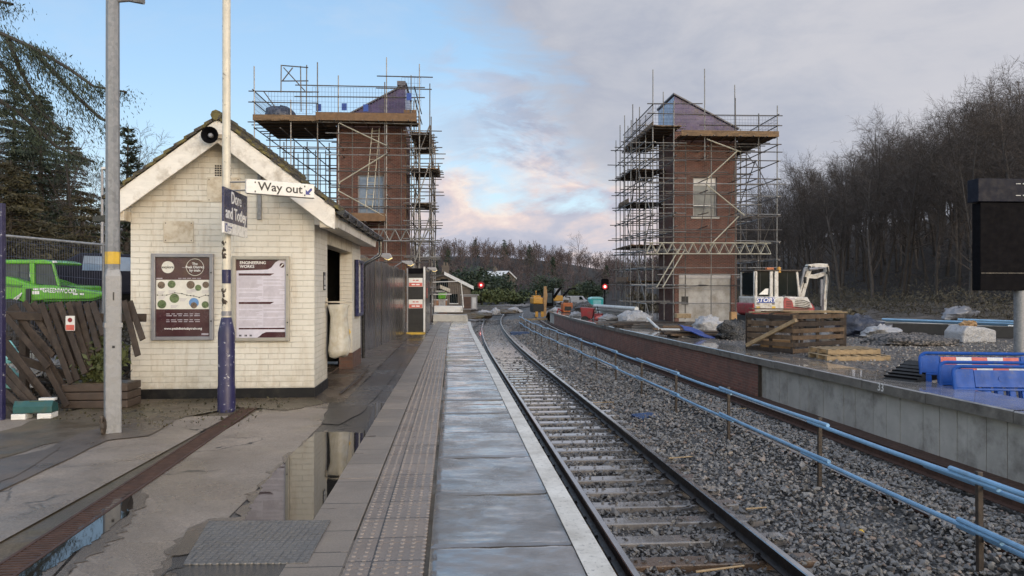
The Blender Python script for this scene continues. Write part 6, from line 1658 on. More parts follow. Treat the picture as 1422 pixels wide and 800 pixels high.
# ---- white and red excavator: local x right, y away; seen from behind
EY = 31.0; ep = Vector(((1072-711)/F*EY, EY, G(EY)))
ex = empty('excavator', (ep.x, ep.y, ep.z), .10, 'white and red tracked excavator parked between pallets and right tower', 'excavator')
w = 1.18
m = MB(); m.prism([(-w,.95),(-w+.02,.70),(-w+.3,.55),(w+.1,.62),(w+.35,.9),(w+.2,1.15),(-w,1.15)], -.75, .9, 'y'); m.build('red_counterweight', M['mach_red'], ex, bevel=.05)
m = MB(); m.prism([(-w+.1,.80),(.15,.80),(.15,1.42),(-w+.04,1.42)], -.80, .8, 'y'); m.build('side_body', M['mach_white'], ex, bevel=.05)
m = MB(); m.prism([(.33,1.0),(1.42,.93),(1.34,1.12),(1.18,1.40),(.17,1.43),(.17,1.25)], -.78, .8, 'y'); bn = m.build('engine_bonnet', M['mach_white'], ex, bevel=.05)
m = MB()
for k in range(5): m.path([(.62,-.792,1.28-k*.07),(1.0,-.792,1.26-k*.075),(1.26,-.792,1.16-k*.06)], .012, 4)
m.build('bonnet_grille', M['dark'], bn)
m = MB(); m.prism([(.12,.82),(.36,.82),(.55,1.0),(.50,1.25),(.22,1.40),(.12,1.25)], -.815, -.70, 'y'); m.build('red_corner', M['mach_red'], ex, bevel=.02)
m = MB()
for k in range(4): m.box(.22,.46,-.822,-.816,1.0+k*.07,1.025+k*.07)
m.build('corner_vent', M['dark'], ex)
# cab
cz0, cz1 = 1.43, 2.46
def post_(x, y, wd, dx): m = MB(); m.beam((x, y, cz0-.03), (x+dx, y, cz1), wd, .12); m.build('cab_pillar', M['mach_white'], ex, bevel=.015)
for x, y in ((-w+.18,-.6),(-.33,-.6),(.92,-.55),(-w+.18,.7),(.88,.7)):
    post_(x, y, .13 if x < .5 else .09, .0 if x < .5 else -.12)
post_(-.12, -.62, .16, 0)
m = MB(); m.box(-w+.10,.95,-.68,.8,cz1,cz1+.07); m.build('cab_roof', M['brown_post'], ex, bevel=.02)
m = MB(); m.box(-w+.2,-.4,-.585,-.575,cz0+.05,cz1-.02); m.build('cab_window', M['glass_dark'], ex); m = MB(); m.box(.0,.82,-.565,-.555,cz0+.05,cz1-.02); m.build('cab_window', M['glass_dark'], ex)
m = MB(); m.box(-w+.19,.9,.72,.73,cz0+.05,cz1-.02); m.box(-w+.13,-w+.14,-.5,.6,cz0+.05,cz1-.05); m.build('far_window', M['glass_dark'], ex)
m = MB(); m.prism([(-.85,1.50),(-.45,1.50),(-.43,1.76),(-.57,1.74)], -.595, -.588, 'y'); m.build('papers_in_window', M['sign_white'], ex)
m = MB(); m.lathe([(.085,2.54),(.085,2.62),(.07,2.76),(.02,2.78)], 12, (.02,-.6,-.13)); m.build('amber_beacon', M['mach_yellow'], ex, smooth=True)
m = MB(); m.box(-.35,-.05,-.3,-.1,cz1+.075,cz1+.17); m.build('orange_roof_box', M['orange'], ex, bevel=.01)
m = MB(); m.box(-1.02,-.26,-.815,-.806,1.16,1.385); sb_ = m.build('blue_name_panel', M['story_blue'], ex)
text('STORY', .24, M['white_ink'], sb_, 'panel_lettering', (-.64,-.8175,1.272), R9, sx=1.16, shear=.25, depth=.003)
m = MB(); m.box(.36,.62,-.7985,-.79,1.30,1.36); m.build('model_plate', M['grey_ink'], ex)
for x in (-1.04, -.38):
    m = MB(); m.box(x,x+.15,-.815,-.806,.90,1.02); m.build('yellow_sticker', M['yellow'], ex); m = MB(); m.box(x,x+.12,-.815,-.806,1.10,1.14); m.build('black_vent', M['dark'], ex)
for s in (-1, 1): track_unit(ex, s*1.05-.2, s*1.05+.2, 2.6, .62)
m = MB()
for px, py in ((1127,372),(1147,379),(1121,371)): q = L2_(px, py); m.tube(q+Vector((0,-.2,0)), q+Vector((0,.2,0)), .06, 10)
m.build('pivot_pin', M['rubber'], ex)
m = MB(); m.path([(-1.06,-.72,1.46),(-1.10,-.80,1.95),(-1.06,-.78,2.42)], .014, 5); m.path([(1.0,-.6,1.58),(1.06,-.72,2.0)], .014, 5); m.cbox((1.08,-.74,2.1),(.05,.16,.26)); m.build('grab_rail', M['rubber'], ex)
m = MB(); m.box(-.80,-.77,-.592,-.587,1.50,2.42); m.build('wiper_bar', M['rubber'], ex); m = MB(); m.box(.38,.41,-.572,-.567,1.50,2.42); m.build('wiper_bar', M['rubber'], ex)
m = MB(); m.box(-1.10,1.2,-.79,-.74,.74,.80); m.build('mud_line', M['wood_dark'], ex)
m = MB(); m.box(-.6,.6,-.5,.5,.35,.6); m.build('slew_base', M['rubber'], ex)
# boom with a bend, folded stick hanging down: measured on the photograph at the machine's distance
def L2(px, py, dy=0.): 
    p = at(px, py, EY+dy); q = Matrix.Rotation(-.10, 3, 'Z') @ (p - ex.location); return q
def arm(pts, ws, th, nm, mt, dy=0):
    P = [L2(*q, dy) for q in pts]; m = MB(); Lf = []; Rt = []
    for i, p in enumerate(P):
        d = (P[min(i+1,len(P)-1)] - P[max(i-1,0)]); n = Vector((-d.z,0,d.x)).normalized()*ws[i]/2; Lf.append(p+n); Rt.append(p-n)
    vs = Lf+Rt; k = len(P); y = Vector((0,th/2,0)); allv = [v-y for v in vs]+[v+y for v in vs]; fs = []
    for i in range(k-1):
        fs += [(i,i+1,k+i+1,k+i),(2*k+i,3*k+i,3*k+i+1,2*k+i+1),(i,2*k+i,2*k+i+1,i+1),(k+i,k+i+1,3*k+i+1,3*k+i)]
    fs += [(0,k,3*k,2*k),(k-1,2*k+k-1,3*k+k-1,2*k-1)]
    m.add(allv, fs); return m.build(nm, M[mt], ex, bevel=.015)
arm([(1108,420),(1112,405),(1119,383),(1124,368)], [.32,.30,.24,.22], .26, 'boom', 'mach_white')
arm([(1121,371),(1135,368.5),(1148,369)], [.22,.16,.15], .22, 'boom_head', 'mach_white')
arm([(1116,384),(1132,384),(1147,379)], [.12,.20,.14], .2, 'stick_link', 'mach_white', .05)
arm([(1147,369),(1148,385),(1145,410),(1144,432),(1146,441)], [.16,.18,.15,.12,.11], .2, 'dipper_arm', 'mach_white')
for pts in (((1118,372),(1107,415)), ((1124,374),(1145,372)), ((1141,388),(1140,425))):
    P = [L2(*q, -.25) for q in pts]; m = MB(); m.tube(P[0], P[0].lerp(P[1],.55), .06, 8); m.tube(P[0].lerp(P[1],.5), P[1], .032, 8); m.build('hydraulic_ram', M['case_grey'], ex)
m = MB(); P = [L2(*q, -.16) for q in ((1119,376),(1114,392),(1106,410),(1109,432))]; m.path(P, .035, 6); P = [L2(*q, -.16) for q in ((1149,371),(1152,390),(1150,415))]; m.path(P, .035, 6); m.build('hydraulic_hose', M['rubber'], ex)
arm([(1134,443),(1137,438),(1141,432)], [.10,.12,.06], .5, 'grey_prop', 'case_grey')
arm([(1140,440),(1148,441),(1153,444)], [.16,.2,.14], .4, 'bucket_coupler', 'rubber')

# ---- pallet crate, pallets and timber
def pallet_side(root, A, B, h, n, seed, nm='slatted_side'):
    A, B = Vector(A), Vector(B); r = random.Random(seed)
    sd = empty(nm, (0,0,0)) if False else None
    for k in range(n):
        z = .06 + (h-.12)*k/(n-1)
        m = MB(); m.beam(A+Vector((0,0,z+r.uniform(-.015,.015))), B+Vector((0,0,z+r.uniform(-.02,.02))), .03, .115); m.build('slat_board', M['wood_brown' if r.random() < .7 else 'wood_dark'], root, bevel=.006)
    for f in (0.02, .5, .98):
        p = A.lerp(B, f); m = MB(); nn = (B-A).cross(Vector((0,0,1))).normalized()*.05; m.beam(p-nn+Vector((0,0,-.02)), p-nn+Vector((0,0,h+.03)), .09, .05); m.build('upright_post', M['wood_dark'], root, bevel=.006)
PYp = 20.6
def ground_pt(px, Y): return Vector(((px-711)/F*Y, Y, G(Y)-.06))
pc = empty('pallet_crate', (0,0,0), 0, 'brown slatted pallet enclosure with loose planks on top, before the excavator', 'crate')
a_, b_, c_, d_ = ground_pt(1038,20.9), ground_pt(1101,19.3), ground_pt(1172,20.4), ground_pt(1110,22.2)
hC = 1.02
pallet_side(pc, a_, b_, hC, 6, 1); pallet_side(pc, b_, c_, hC, 6, 2); pallet_side(pc, d_, c_, hC, 5, 3); pallet_side(pc, a_, d_, hC, 5, 4)
m = MB(); m.beam(ground_pt(1037,20.6)+Vector((0,0,.14)), b_+Vector((.05,-.1,.90)), .10, .10); m.build('diagonal_plank', M['wood_pale'], pc, bevel=.008)
for k, (p, q) in enumerate((((1040,21.2),(1176,20.6)),((1060,20.6),(1150,21.5)),((1085,20.2),(1168,20.1)),((1042,21.6),(1120,21.8)))):
    m = MB(); m.beam(ground_pt(*p)+Vector((0,0,hC+.04+.03*k)), ground_pt(*q)+Vector((0,0,hC+.05+.02*k)), .20, .035); m.build('top_plank', M['wood_brown' if k % 2 else 'wood_pale'], pc, bevel=.006)
m = MB(); p = ground_pt(1078,20.75); m.cbox(p+Vector((0,0,.16)), (.85,.25,.27), (0,0,-.3)); o = m.build('timber_offcut', M['wood_tan'], bevel=.02); tag(o, 'orange plywood box standing inside the pallet enclosure', 'box')
o = MB().blob(ground_pt(1145,20.9)+Vector((0,0,.28)), (.42,.3,.3), 6, 12, 8, .15).build('white_sack', M['tarp_white'], smooth=True); tag(o, 'white sack seen between the pallet slats', 'sack')
def pallet(name, px, Y, z, L, Wd, rot, mt, label, cat='pallet'):
    t = empty(name, ground_pt(px, Y)+Vector((0,0,z)), rot, label, cat)
    for k in range(7): m = MB(); x = -L/2+.05+k*(L-.1)/6; m.box(x-.05,x+.05,-Wd/2,Wd/2,.105,.125); m.build('deck_board', M[mt], t, bevel=.004)
    for y in (-Wd/2+.05, 0, Wd/2-.05): m = MB(); m.box(-L/2,L/2,y-.045,y+.045,.022,.102); m.build('bearer_block', M[mt], t, bevel=.004)
    for y in (-Wd/2+.05, 0, Wd/2-.05): m = MB(); m.box(-L/2,L/2,y-.05,y+.05,0,.02); m.build('bottom_board', M[mt], t)
    return t
pallet('wooden_pallet', 1178, 17.9, 0, 1.55, 1.0, .05, 'wood_pale', 'bottom pale pallet of the pair lying near the coping'); pallet('wooden_pallet', 1172, 18.1, .135, 1.35, .9, .12, 'wood_pale', 'top pale pallet of the pair lying near the coping')
# ---- tarpaulined heap with blue sheet before the tower door
def heap(name, px, Y, size, mt, seed, label, cat, z=0, rot=0, amp=.18, flat=-.5, smooth=True):
    from mathutils import noise
    mb = MB().blob((0,0,0), size, seed, 30, 18, amp*.7, flat); k = 2.6/max(size)
    r0 = random.Random(seed); off = Vector((seed*3.1, 0, 0))
    nv = []
    for v in mb.v:
        p = Vector(v); f = 1 + .20*(abs(noise.noise(p*k+off))*2-.5) + .10*(abs(noise.noise(p*k*2.6+off))*2-.5) + .05*noise.noise(p*k*6+off)
        nv.append((p.x*f, p.y*f, p.z*f if p.z > size[2]*(flat or -1)*.9 else p.z))
    mb.v = nv
    o = mb.build(name, M[mt], smooth=smooth, angle=60); o.location = ground_pt(px, Y)+Vector((0,0,z+size[2]*.5)); o.rotation_euler = (0,0,rot); return tag(o, label, cat)
t = empty('stacked_timber', ground_pt(966, 27), .12, 'low stack of dark site timber under the blue sheet', 'timber')
rr = random.Random(2)
for k in range(9): m = MB(); y = -.5+.13*k; m.beam((-1.2+rr.uniform(-.15,.1), y, .12+.05*(k % 2)), (1.2+rr.uniform(-.1,.2), y+.05, .12+.05*(k % 2)), .11, .08); m.build('timber_length', M['wood_dark' if k % 3 else 'wood_brown'], t, bevel=.006)
for x in (-.8, .7): m = MB(); m.box(x-.06,x+.06,-.6,.65,0,.08); m.build('timber_bearer', M['wood_dark'], t)
m = MB(); N_ = 9
vs = [(x*.26-1.04, y*.2-.5, .45-.085*x+.03*math.sin(x*1.7+y)+.02*math.sin(y*2.3)) for y in range(5) for x in range(N_)]
vs += [(v[0], v[1], v[2]-.03) for v in vs]; n0 = 5*N_
fs = [(y*N_+x, y*N_+x+1, (y+1)*N_+x+1, (y+1)*N_+x) for y in range(4) for x in range(N_-1)]; fs += [tuple(n0+k for k in reversed(f)) for f in fs]
fs += [(x, n0+x, n0+x+1, x+1) for x in range(N_-1)] + [(4*N_+x+1, n0+4*N_+x+1, n0+4*N_+x, 4*N_+x) for x in range(N_-1)]
m.add(vs, fs); o = m.build('blue_sheet', M['tarp_blue'], smooth=True); o.location = ground_pt(983, 26.6); o.rotation_euler = (.22,0,.05); tag(o, 'royal blue sheet sloping over the stack of timber', 'sheet')
heap('white_sheet_heap', 983, 29.0, (.62,.45,.42), 'tarp_white', 5, 'crumpled white plastic heap behind the blue sheet', 'sheet', .05, .2, .2)
heap('spoil_heap', 1026, 25.6, (.7,.6,.5), 'ballast_bed', 8, 'grey spoil heap at the left of the pallet enclosure', 'heap', -.1, 0, .2, -.4)
o = MB().box(-.13,.13,-.08,.08,0,.85).build('timber_offcut', M['wood_tan'], loc=ground_pt(1018,30), rotz=.3); tag(o, 'upright orange plywood offcut left of the excavator', 'offcut')
heap('white_sack', 1021, 29.6, (.3,.25,.3), 'tarp_white', 15, 'small white sack left of the excavator', 'sack')
heap('white_pipe_bundle', 882, 38.5, (.85,.7,.48), 'tarp_white', 21, 'white wrapped bundle at the left foot of the right scaffold', 'bundle', 0, .2, .1)
for i, (a2, b2, r_) in enumerate((((832,50),(895,40),.16),((830,49),(890,39),.13),((826,48.5),(884,38.6),.12))):
    p, q = ground_pt(*a2), ground_pt(*b2); up = Vector((0,0,.35+.22*i)); o = MB().tube(p+up, q+up, r_, 12).build('white_duct', M['white_pipe'], smooth=True); tag(o, ('bottom white duct of the three lying left of the right tower','middle white duct of the three lying left of the right tower','top white duct of the three lying left of the right tower')[i], 'pipe')
o = MB().tube(at(899,442,34), at(917,459,32), .06, 8).build('white_pole', M['white_pipe'], smooth=True); tag(o, 'white pole slanting from the wrapped bundle to the ground', 'pole')
o = MB().tube(ground_pt(914,31.5)+Vector((0,0,.06)), ground_pt(944,31.2)+Vector((0,0,.06)), .05, 8).build('white_pole', M['white_pipe'], smooth=True); tag(o, 'white pole lying flat on the ground before the scaffold', 'pole')
for i, (px, Y, L, an, mt) in enumerate(((905,36,3.2,.15,'wood_dark'),(930,34,3.0,-.2,'scaf_dark'),(885,35,2.6,.4,'wood_dark'),(950,32,2.2,.1,'wood_brown'),(868,37,2.6,-.1,'scaf_dark'))):
    t = empty('loose_timber', ground_pt(px, Y), an, ('stack of dark planks lying under the right scaffold','bundle of scaffold tube lying before the right tower','dark planks lying by the wrapped white bundle','brown planks lying before the tower doorway','bundle of scaffold tube left of the wrapped bundle')[i], 'timber'); r2 = random.Random(i)
    for k in range(6):
        y = -.4+.16*k; z = .06+.10*(k % 3 == 1)
        m = MB(); m.beam((-L/2+r2.uniform(-.3,.3),y,z),(L/2+r2.uniform(-.3,.3),y+r2.uniform(-.1,.1),z+.02),.14,.06); m.build('plank', M[mt], t)
m = MB(); m.cbox((0,0,.12), (.75,.5,.22)); o = m.build('pallet_block', M['wood_pale'], loc=ground_pt(948,37.5)+Vector((0,0,.35)), bevel=.02); tag(o, 'small tan timber block standing left of the tower doorway', 'block')
# ---- big black sign seen from behind on a galvanised pole
SY = 15.6; sp_ = at(1416, 512, SY)
t = empty('display_board', (sp_.x, SY, G(SY)-.06), .06, 'large black rectangular board on a grey pole at the right edge', 'sign board')
m = MB(); m.lathe([(.11,0),(.11,2.0)], 20); m.build('board_pole', M['galv'], t, smooth=True)
xl = (1353-1416)/F*SY; z0, z1, z2 = .0, .0, .0
zz = lambda py: EYE+(400-py)/F*SY - t.location.z
m = MB(); m.box(xl, xl+2.2, -.13, .13, zz(403.5), zz(282.5)); m.build('black_cabinet', M['black_metal'], t, bevel=.01)
m = MB(); m.box(xl-.075, xl+2.27, -.17, .17, zz(281.5), zz(250)); m.build('navy_head_box', M['navy_metal'], t, bevel=.008)
m = MB(); m.box(xl+.01, xl+2.19, -.142, -.131, zz(380), zz(379)); m.build('panel_seam', M['ink'], t)
m = MB()
for py in (257, 273): m.cbox((( 1414-1416)/F*SY, -.18, zz(py)), (.08,.03,.025)); m.cbox(((1405-1416)/F*SY, -.175, zz(py)), (.10,.012,.012))
m.build('hinge', M['white_board'], t)
# ---- blue pedestrian barriers leaning behind the coping
def barrier(loc, rotz, tilt, label, withred=True):
    t = empty('pedestrian_barrier', loc, rotz, label, 'barrier'); t.rotation_euler = (tilt, 0, rotz); L = 2.0; H = 1.0
    m = MB(); P = rounded(0, L, 0, H, .12, 5)
    m.path([(x, 0, z) for x, z in P] + [(P[0][0],0,P[0][1])], .03, 8); m.build('rounded_frame', M['barrier_blue'], t, smooth=True)
    m = MB(); m.box(.02, L-.02, -.02, .02, .60, .64); m.box(.02, L-.02, -.02, .02, .10, .16); m.box(.02,.32,-.018,.018,.64,.96) ; m.box(L-.32,L-.02,-.018,.018,.64,.96); m.build('cross_bar', M['barrier_blue'], t, bevel=.008)
    for k in range(10): m = MB(); x = .12+k*(L-.24)/9; m.box(x-.05,x+.05,-.018,.018,.161,.598); m.build('upright_slat', M['barrier_blue'], t, bevel=.01)
    m = MB(); m.box(.33,L-.33,-.012,.012,.66,.94); pn = m.build('sheeting_panel', M['barrier_blue'], t)
    if withred:
        for k in range(5): m = MB(); x = .35+k*.26; m.box(x,x+.258,-.016,-.0125,.67,.93); m.build('reflective_square', M['refl_red' if k % 2 == 0 else 'refl_white'], pn)
    else:
        m = MB(); m.lathe([(.05,-.02),(.05,.02)], 10); m2 = MB(); m2.add([(v[0]+.75,-v[2],v[1]+.8) for v in m.v], m.f); m2.build('moulded_boss', M['barrier_blue'], pn)
    m = MB(); m.box(.12,.20,-.25,.25,-.06,-.01); m.box(L-.2,L-.12,-.25,.25,-.06,-.01); m.build('foot', M['rubber'], t)
    return t
bz = G(12.5)-.54
barrier(Vector(((1283-711)/F*13.2, 13.2, bz)), -.14, -.20, 'rearmost blue barrier with large red and white squares behind the coping')
barrier(Vector(((1312-711)/F*12.55, 12.55, bz-.10)), -.10, -.22, 'middle blue barrier with its red squares half covered')
barrier(Vector(((1332-711)/F*12.05, 12.05, bz-.12)), -.08, -.22, 'front plain blue barrier with slots leaning by the coping', False)
t = empty('black_drain_unit', Vector(((1268-711)/F*13.6, 13.6, G(13.6)-.03)), .5, 'black ribbed plastic unit tipped beside the blue barriers', 'plastic unit')
m = MB(); m.prism([(-.45,-.02),(.42,-.02),(.36,.24),(.28,.30)], -.3, .3, 'y'); m.build('unit_body', M['rubber'], t, bevel=.01)
m = MB()
for k in range(6): m.beam((-.38+k*.12,-.32,.03+k*.045),(-.38+k*.12,.32,.03+k*.045),.02,.03)
m.build('rib', M['black_metal'], t)
t = empty('covered_load', ground_pt(1347, 24.2), .1, 'low pallet load under a white sheet with stones on top', 'load')
m = MB(); m.prism([(-.60,.0),(.58,.0),(.58,.40),(.2,.50),(-.4,.56),(-.6,.34)], -.45, .45, 'y'); m.build('white_cover', M['tarp_white'], t, bevel=.05)
m = MB(); m.blob((-.2,-.1,.60),(.22,.16,.10),3,8,6,.3); m.blob((.12,.05,.58),(.18,.14,.10),4,8,6,.3); m.build('weighting_stone', M['wood_tan'], t)
for i, (p, q, zq) in enumerate((((1225,30),(1422,26.5),.55),((1230,30.3),(1400,27.0),.50),((1215,30.6),(1440,27.1),.42),((1330,27.6),(1470,25.6),.62))):
    a2, b2 = ground_pt(*p), ground_pt(*q); o = MB().tube(a2+Vector((0,0,zq)), b2+Vector((0,0,zq-.06)), .045, 8).build('blue_pipe', M['blue_pipe' if i != 2 else 'white_pipe'], smooth=True); tag(o, 'long pipe lying along the back of the gravel yard', 'pipe', 'pipes stacked at the back of the gravel yard')
for i, (px, Y, L) in enumerate(((1278,28.6,1.9),(1395,26.2,1.5))):
    o = MB().box(-L/2,L/2,-.05,.05,0,.42).build('black_plank', M['dark'], loc=ground_pt(px,Y), rotz=-.35, bevel=.01); tag(o, ('long black board under the blue pipes, left end','shorter black board under the pipes beside the grey pole')[i], 'board')
heap('navy_tarpaulin', 1196, 27.5, (.9,.6,.5), 'tarp_navy', 31, 'dark navy tarpaulin heap right of the pallet enclosure', 'tarpaulin', 0, .1, .25); heap('grey_tarpaulin', 1222, 26.5, (.7,.5,.28), 'tarp_white', 33, 'grey plastic sheet crumpled beside the navy heap', 'sheet', 0, .3, .3)
heap('spoil_heap', 1262, 23, (1.3,.9,.28), 'gravel', 35, 'low gravel heap behind the pair of pale pallets', 'heap', -.08, 0, .15, -.4)
heap('grey_machine_cover', 1332, 40, (.9,.6,.45), 'case_grey', 37, 'grey bundle lying in the brambles at the wood edge', 'bundle', .2, 0, .2)
# ---- turquoise portable toilet
t = empty('portable_toilet', at(827, 434, 112), .15, 'turquoise portable toilet standing beyond the platform', 'portable toilet')
m = MB(); m.box(-.98,.98,-.9,.9,0,2.05); m.build('cabin_body', M['toilet'], t, bevel=.08); m = MB(); m.prism([(-1.02,2.06),(1.02,2.06),(.9,2.25),(.5,2.38),(-.5,2.38),(-.9,2.25)], -.95, .95, 'y'); m.build('domed_roof', M['toilet_roof'], t, bevel=.04)
m = MB(); m.box(-.6,.6,-.94,-.905,.1,1.9); m.build('door', M['toilet_roof'], t); m = MB()
for k in range(4): m.box(-.9,.9,-.93,-.906,.4+k*.4,.44+k*.4)
m.build('moulded_rib', M['toilet'], t)
# ---- yellow road-rail machine on the far track
t = empty('rail_excavator', at(748, 441, 80), .12, 'yellow rail excavator standing on the far track', 'excavator')
m = MB(); m.box(-.78,.25,-1.4,1.2,1.5,2.2); m.build('engine_body', M['mach_yellow'], t, bevel=.1); m = MB(); m.box(-.82,.35,-1.45,1.0,.6,1.48); m.build('undercarriage', M['rubber'], t, bevel=.05)
m = MB(); m.box(-.6,-.3,-1.6,-1.38,.1,.7); m.box(.0,.3,-1.6,-1.38,.1,.7); m.build('rail_wheel', M['mach_yellow'], t, bevel=.03)
m = MB(); m.prism([(.25,1.0),(.62,1.0),(.78,2.4),(.68,3.4),(.40,3.4),(.36,2.2)], -1.2, -.9, 'y'); m.build('boom', M['wood_tan'], t, bevel=.03); m = MB(); m.prism([(.3,.2),(.6,.2),(.62,1.2),(.34,1.2)], -1.5, -1.25, 'y'); m.build('dipper', M['wood_tan'], t, bevel=.03)
m = MB(); m.box(-.7,.1,-.9,.6,2.21,2.4); m.box(-.4,-.32,-.5,-.42,2.5,2.95); m.build('roof_rail', M['mach_yellow'], t)
t = empty('dark_excavator', at(762, 434, 82), .0, 'black cabbed excavator just right of the yellow rail machine', 'excavator')
m = MB(); m.box(-.48,.48,-.9,.9,.75,2.35); m.build('cab_shell', M['black_metal'], t, bevel=.08); m = MB(); m.box(-.33,.33,-.93,-.905,1.1,2.2); m.build('front_glass', M['cab_glass'], t); m = MB(); m.box(-.7,.7,-.8,.8,.5,.74); m.build('turntable', M['rubber'], t)
for s in (-1,1): track_unit(t, s*.6-.2, s*.6+.2, 2.4, .5)
m = MB(); m.prism([(.4,1.6),(1.1,2.6),(1.5,2.9),(1.55,2.75),(.7,1.5)], 1.0, 1.2, 'y'); m.build('boom', M['black_metal'], t)
t = empty('small_excavator', at(775, 424, 105), .1, 'small yellow excavator behind the black cab', 'excavator')
m = MB(); m.box(-.7,.6,-.7,.7,.6,1.4); m.build('engine_body', M['mach_yellow'], t, bevel=.1); m = MB(); m.box(-.5,.3,-.6,.6,1.41,2.4); m.build('cab', M['case_grey'], t, bevel=.05)
m = MB(); m.prism([(.4,1.2),(1.6,2.4),(2.6,2.5),(2.6,2.3),(1.7,2.2),(.6,1.0)], -.15, .15, 'y'); m.build('boom', M['black_metal'], t)
for s in (-1,1): track_unit(t, s*.55-.15, s*.55+.15, 1.8, .45)
def van(name, px, py, Y, mt, label, L=4.6, H=1.9, rot=.5):
    t = empty(name, at(px, py, Y), rot, label, 'van'); m = MB(); m.prism([(-L/2,.35),(L/2,.35),(L/2,.95),(L/2-.9,1.1),(L/2-1.5,H),(-L/2,H)], -.9, .9, 'y'); m.build('body', M[mt], t, bevel=.08)
    m = MB(); m.prism([(L/2-1.0,1.15),(L/2-1.45,H-.12),(L/2-1.9,H-.12),(L/2-1.9,1.15)], -.915, .915, 'y'); m.build('cab_window', M['glass_dark'], t)
    for x in (-L/2+.8, L/2-.85):
        m = MB(); m.prism([(x+.33*math.cos(k*.5236), .33+.33*math.sin(k*.5236)) for k in range(12)], -.93, .93, 'y'); m.build('wheel', M['rubber'], t)
    return t
van('parked_van', 803, 424, 150, 'tarp_white', 'white van parked beyond the orange machine', rot=-.3); van('parked_van', 786, 423, 170, 'tarp_white', 'pale grey van parked behind the white van', rot=.2)
# orange plant on the new platform
t = empty('orange_breaker', at(787, 441, 62), .2, 'orange and brown site machine on the platform edge', 'machine')
m = MB(); m.box(-.42,.42,-.4,.4,.45,1.25); m.build('orange_hood', M['orange'], t, bevel=.06); m = MB(); m.box(-.5,.5,-.5,.5,.05,.44); m.build('chassis', M['brown_post'], t, bevel=.04); m = MB(); m.path([(.3,0,1.2),(.3,.1,1.7),(-.1,.2,1.75)], .04, 6); m.build('handle', M['black_metal'], t); m = MB(); m.box(-.30,.30,-.43,-.402,.6,.95); m.build('engine_grille', M['dark'], t); m = MB(); m.box(-.25,.15,-.2,.25,1.26,1.5); m.build('fuel_tank', M['brown_post'], t, bevel=.05); m = MB(); m.path([(-.35,-.1,.5),(-.75,-.1,.75),(-.95,-.1,.2)], [.10,.08,.05], 6); m.build('breaker_arm', M['mach_red'], t)
t = empty('red_dumper', at(821, 449, 46), -.2, 'rusty red skip dumper on the new platform', 'machine')
m = MB(); m.prism([(-.55,.35),(.1,.30),(.2,.95),(-.65,1.0)], -.45, .45, 'y'); m.build('skip', M['mach_red'], t, bevel=.03); m = MB(); m.box(.21,.72,-.35,.35,.25,.62); m.build('rear_body', M['mach_red'], t, bevel=.04); m = MB(); m.tube((.45,.1,.6),(.38,.1,1.05),.03,6); m.build('steering_column', M['black_metal'], t)
for x, y in ((-.35,-.5),(-.35,.5),(.5,-.45),(.5,.45)): m = MB(); m.prism([(x+.24*math.cos(k*.5236), .24+.24*math.sin(k*.5236)) for k in range(12)], y-.09, y+.09, 'y'); m.build('wheel', M['rubber'], t)
for i, (px, Y, s, mt, lab) in enumerate(((801,50,(.5,.35,.24),'tarp_white','white sheeted pile behind the orange machine'),(845,43,(.6,.4,.26),'tarp_white','white sheeted pile right of the red dumper'),(812,56,(1.2,.8,.6),'gravel','brown heap between the orange and red machines'),(835,43.5,(.35,.3,.2),'refl_red','small red bag on the platform edge'),(772,66,(.5,.4,.25),'tarp_white','white bag beside the black excavator'),(856,52,(1.5,1,.45),'soil','dark heap at the back of the far yard'),(795,72,(1.6,1,.5),'gravel','stony heap beside the far vans'))):
    heap('site_pile', px, Y, s, mt, 50+i, lab, 'pile', 0, .3*i, .2, -.45)
# ---- signals
for px, py, base, Y, two, lab in ((668,396,421,104,False,'red railway signal lit on a post left of the track'),(840,397,433,88,True,'red railway signal with tall black head beside the far yard')):
    p = at(px, base, Y); t = empty('railway_signal', p, 0, lab, 'signal'); h = (base-py)/F*Y
    m = MB(); m.tube((0,.12,-.3),(0,.12,h+.2),.07,8); m.build('signal_post', M['black_metal'], t)
    m = MB(); m.prism(ring(20,.50) if not two else rounded(-.45,.45,-.5,.85,.2), -.06, .05, 'y'); o = m.build('signal_head', M['signal_red'] if not two else M['black_metal'], t); o.location = (0,0,h)
    if two: m = MB(); m.prism(ring(18,.36), -.09, -.065, 'y'); o = m.build('lens_ring', M['signal_red'], t); o.location = (0,0,h-.1)
    m = MB(); m.prism(ring(16,.23), -.105, -.092, 'y'); o = m.build('lit_lens', M['lamp_red'], t); o.location = (0,0,h-(.1 if two else 0))
    m = MB(); m.prism(ring(12,.12), -.118, -.107, 'y'); o = m.build('lens_core', M['lamp_core'], t); o.location = (0,0,h-(.1 if two else 0))
# ---- platform end: ramp boards, fence frame, cabinets, spoil
o = MB().prism([(-.95,0),(1.0,0),(.93,.38),(-.95,.42)], 0, 1.0, 'y').build('ramp_block', M['conc_panel'], loc=(at(625,447,40.6)), rotz=.05, bevel=.03); tag(o, 'lower pale concrete block closing the platform end', 'block')
o = MB().prism([(-.8,0),(.86,0),(.80,.36),(-.8,.38)], 0, .8, 'y').build('ramp_block', M['white_board'], loc=(at(622,434,42.2)), rotz=.05, bevel=.03); tag(o, 'upper pale block standing behind at the platform end', 'block')
t = empty('mesh_fence_panel', (0,0,0), 0, 'white framed temporary fence panel across the platform end', 'fence')
A, B, C_, Dd = at(600,392,43), at(640,390.5,43), at(643.5,427,43), at(600,427,43)
m = MB(); m.path([Dd, A, B, C_], .035, 8); m.build('fence_frame', M['white_board'], t); m = MB(); m.tube(at(600,409,43), at(627,408.5,43), .03, 6); m.build('middle_rail', M['white_board'], t)
m = MB()
for k in range(14): q = k/14; m.tube(A.lerp(B,q), Dd.lerp(C_,q), .008, 3, cap=False)
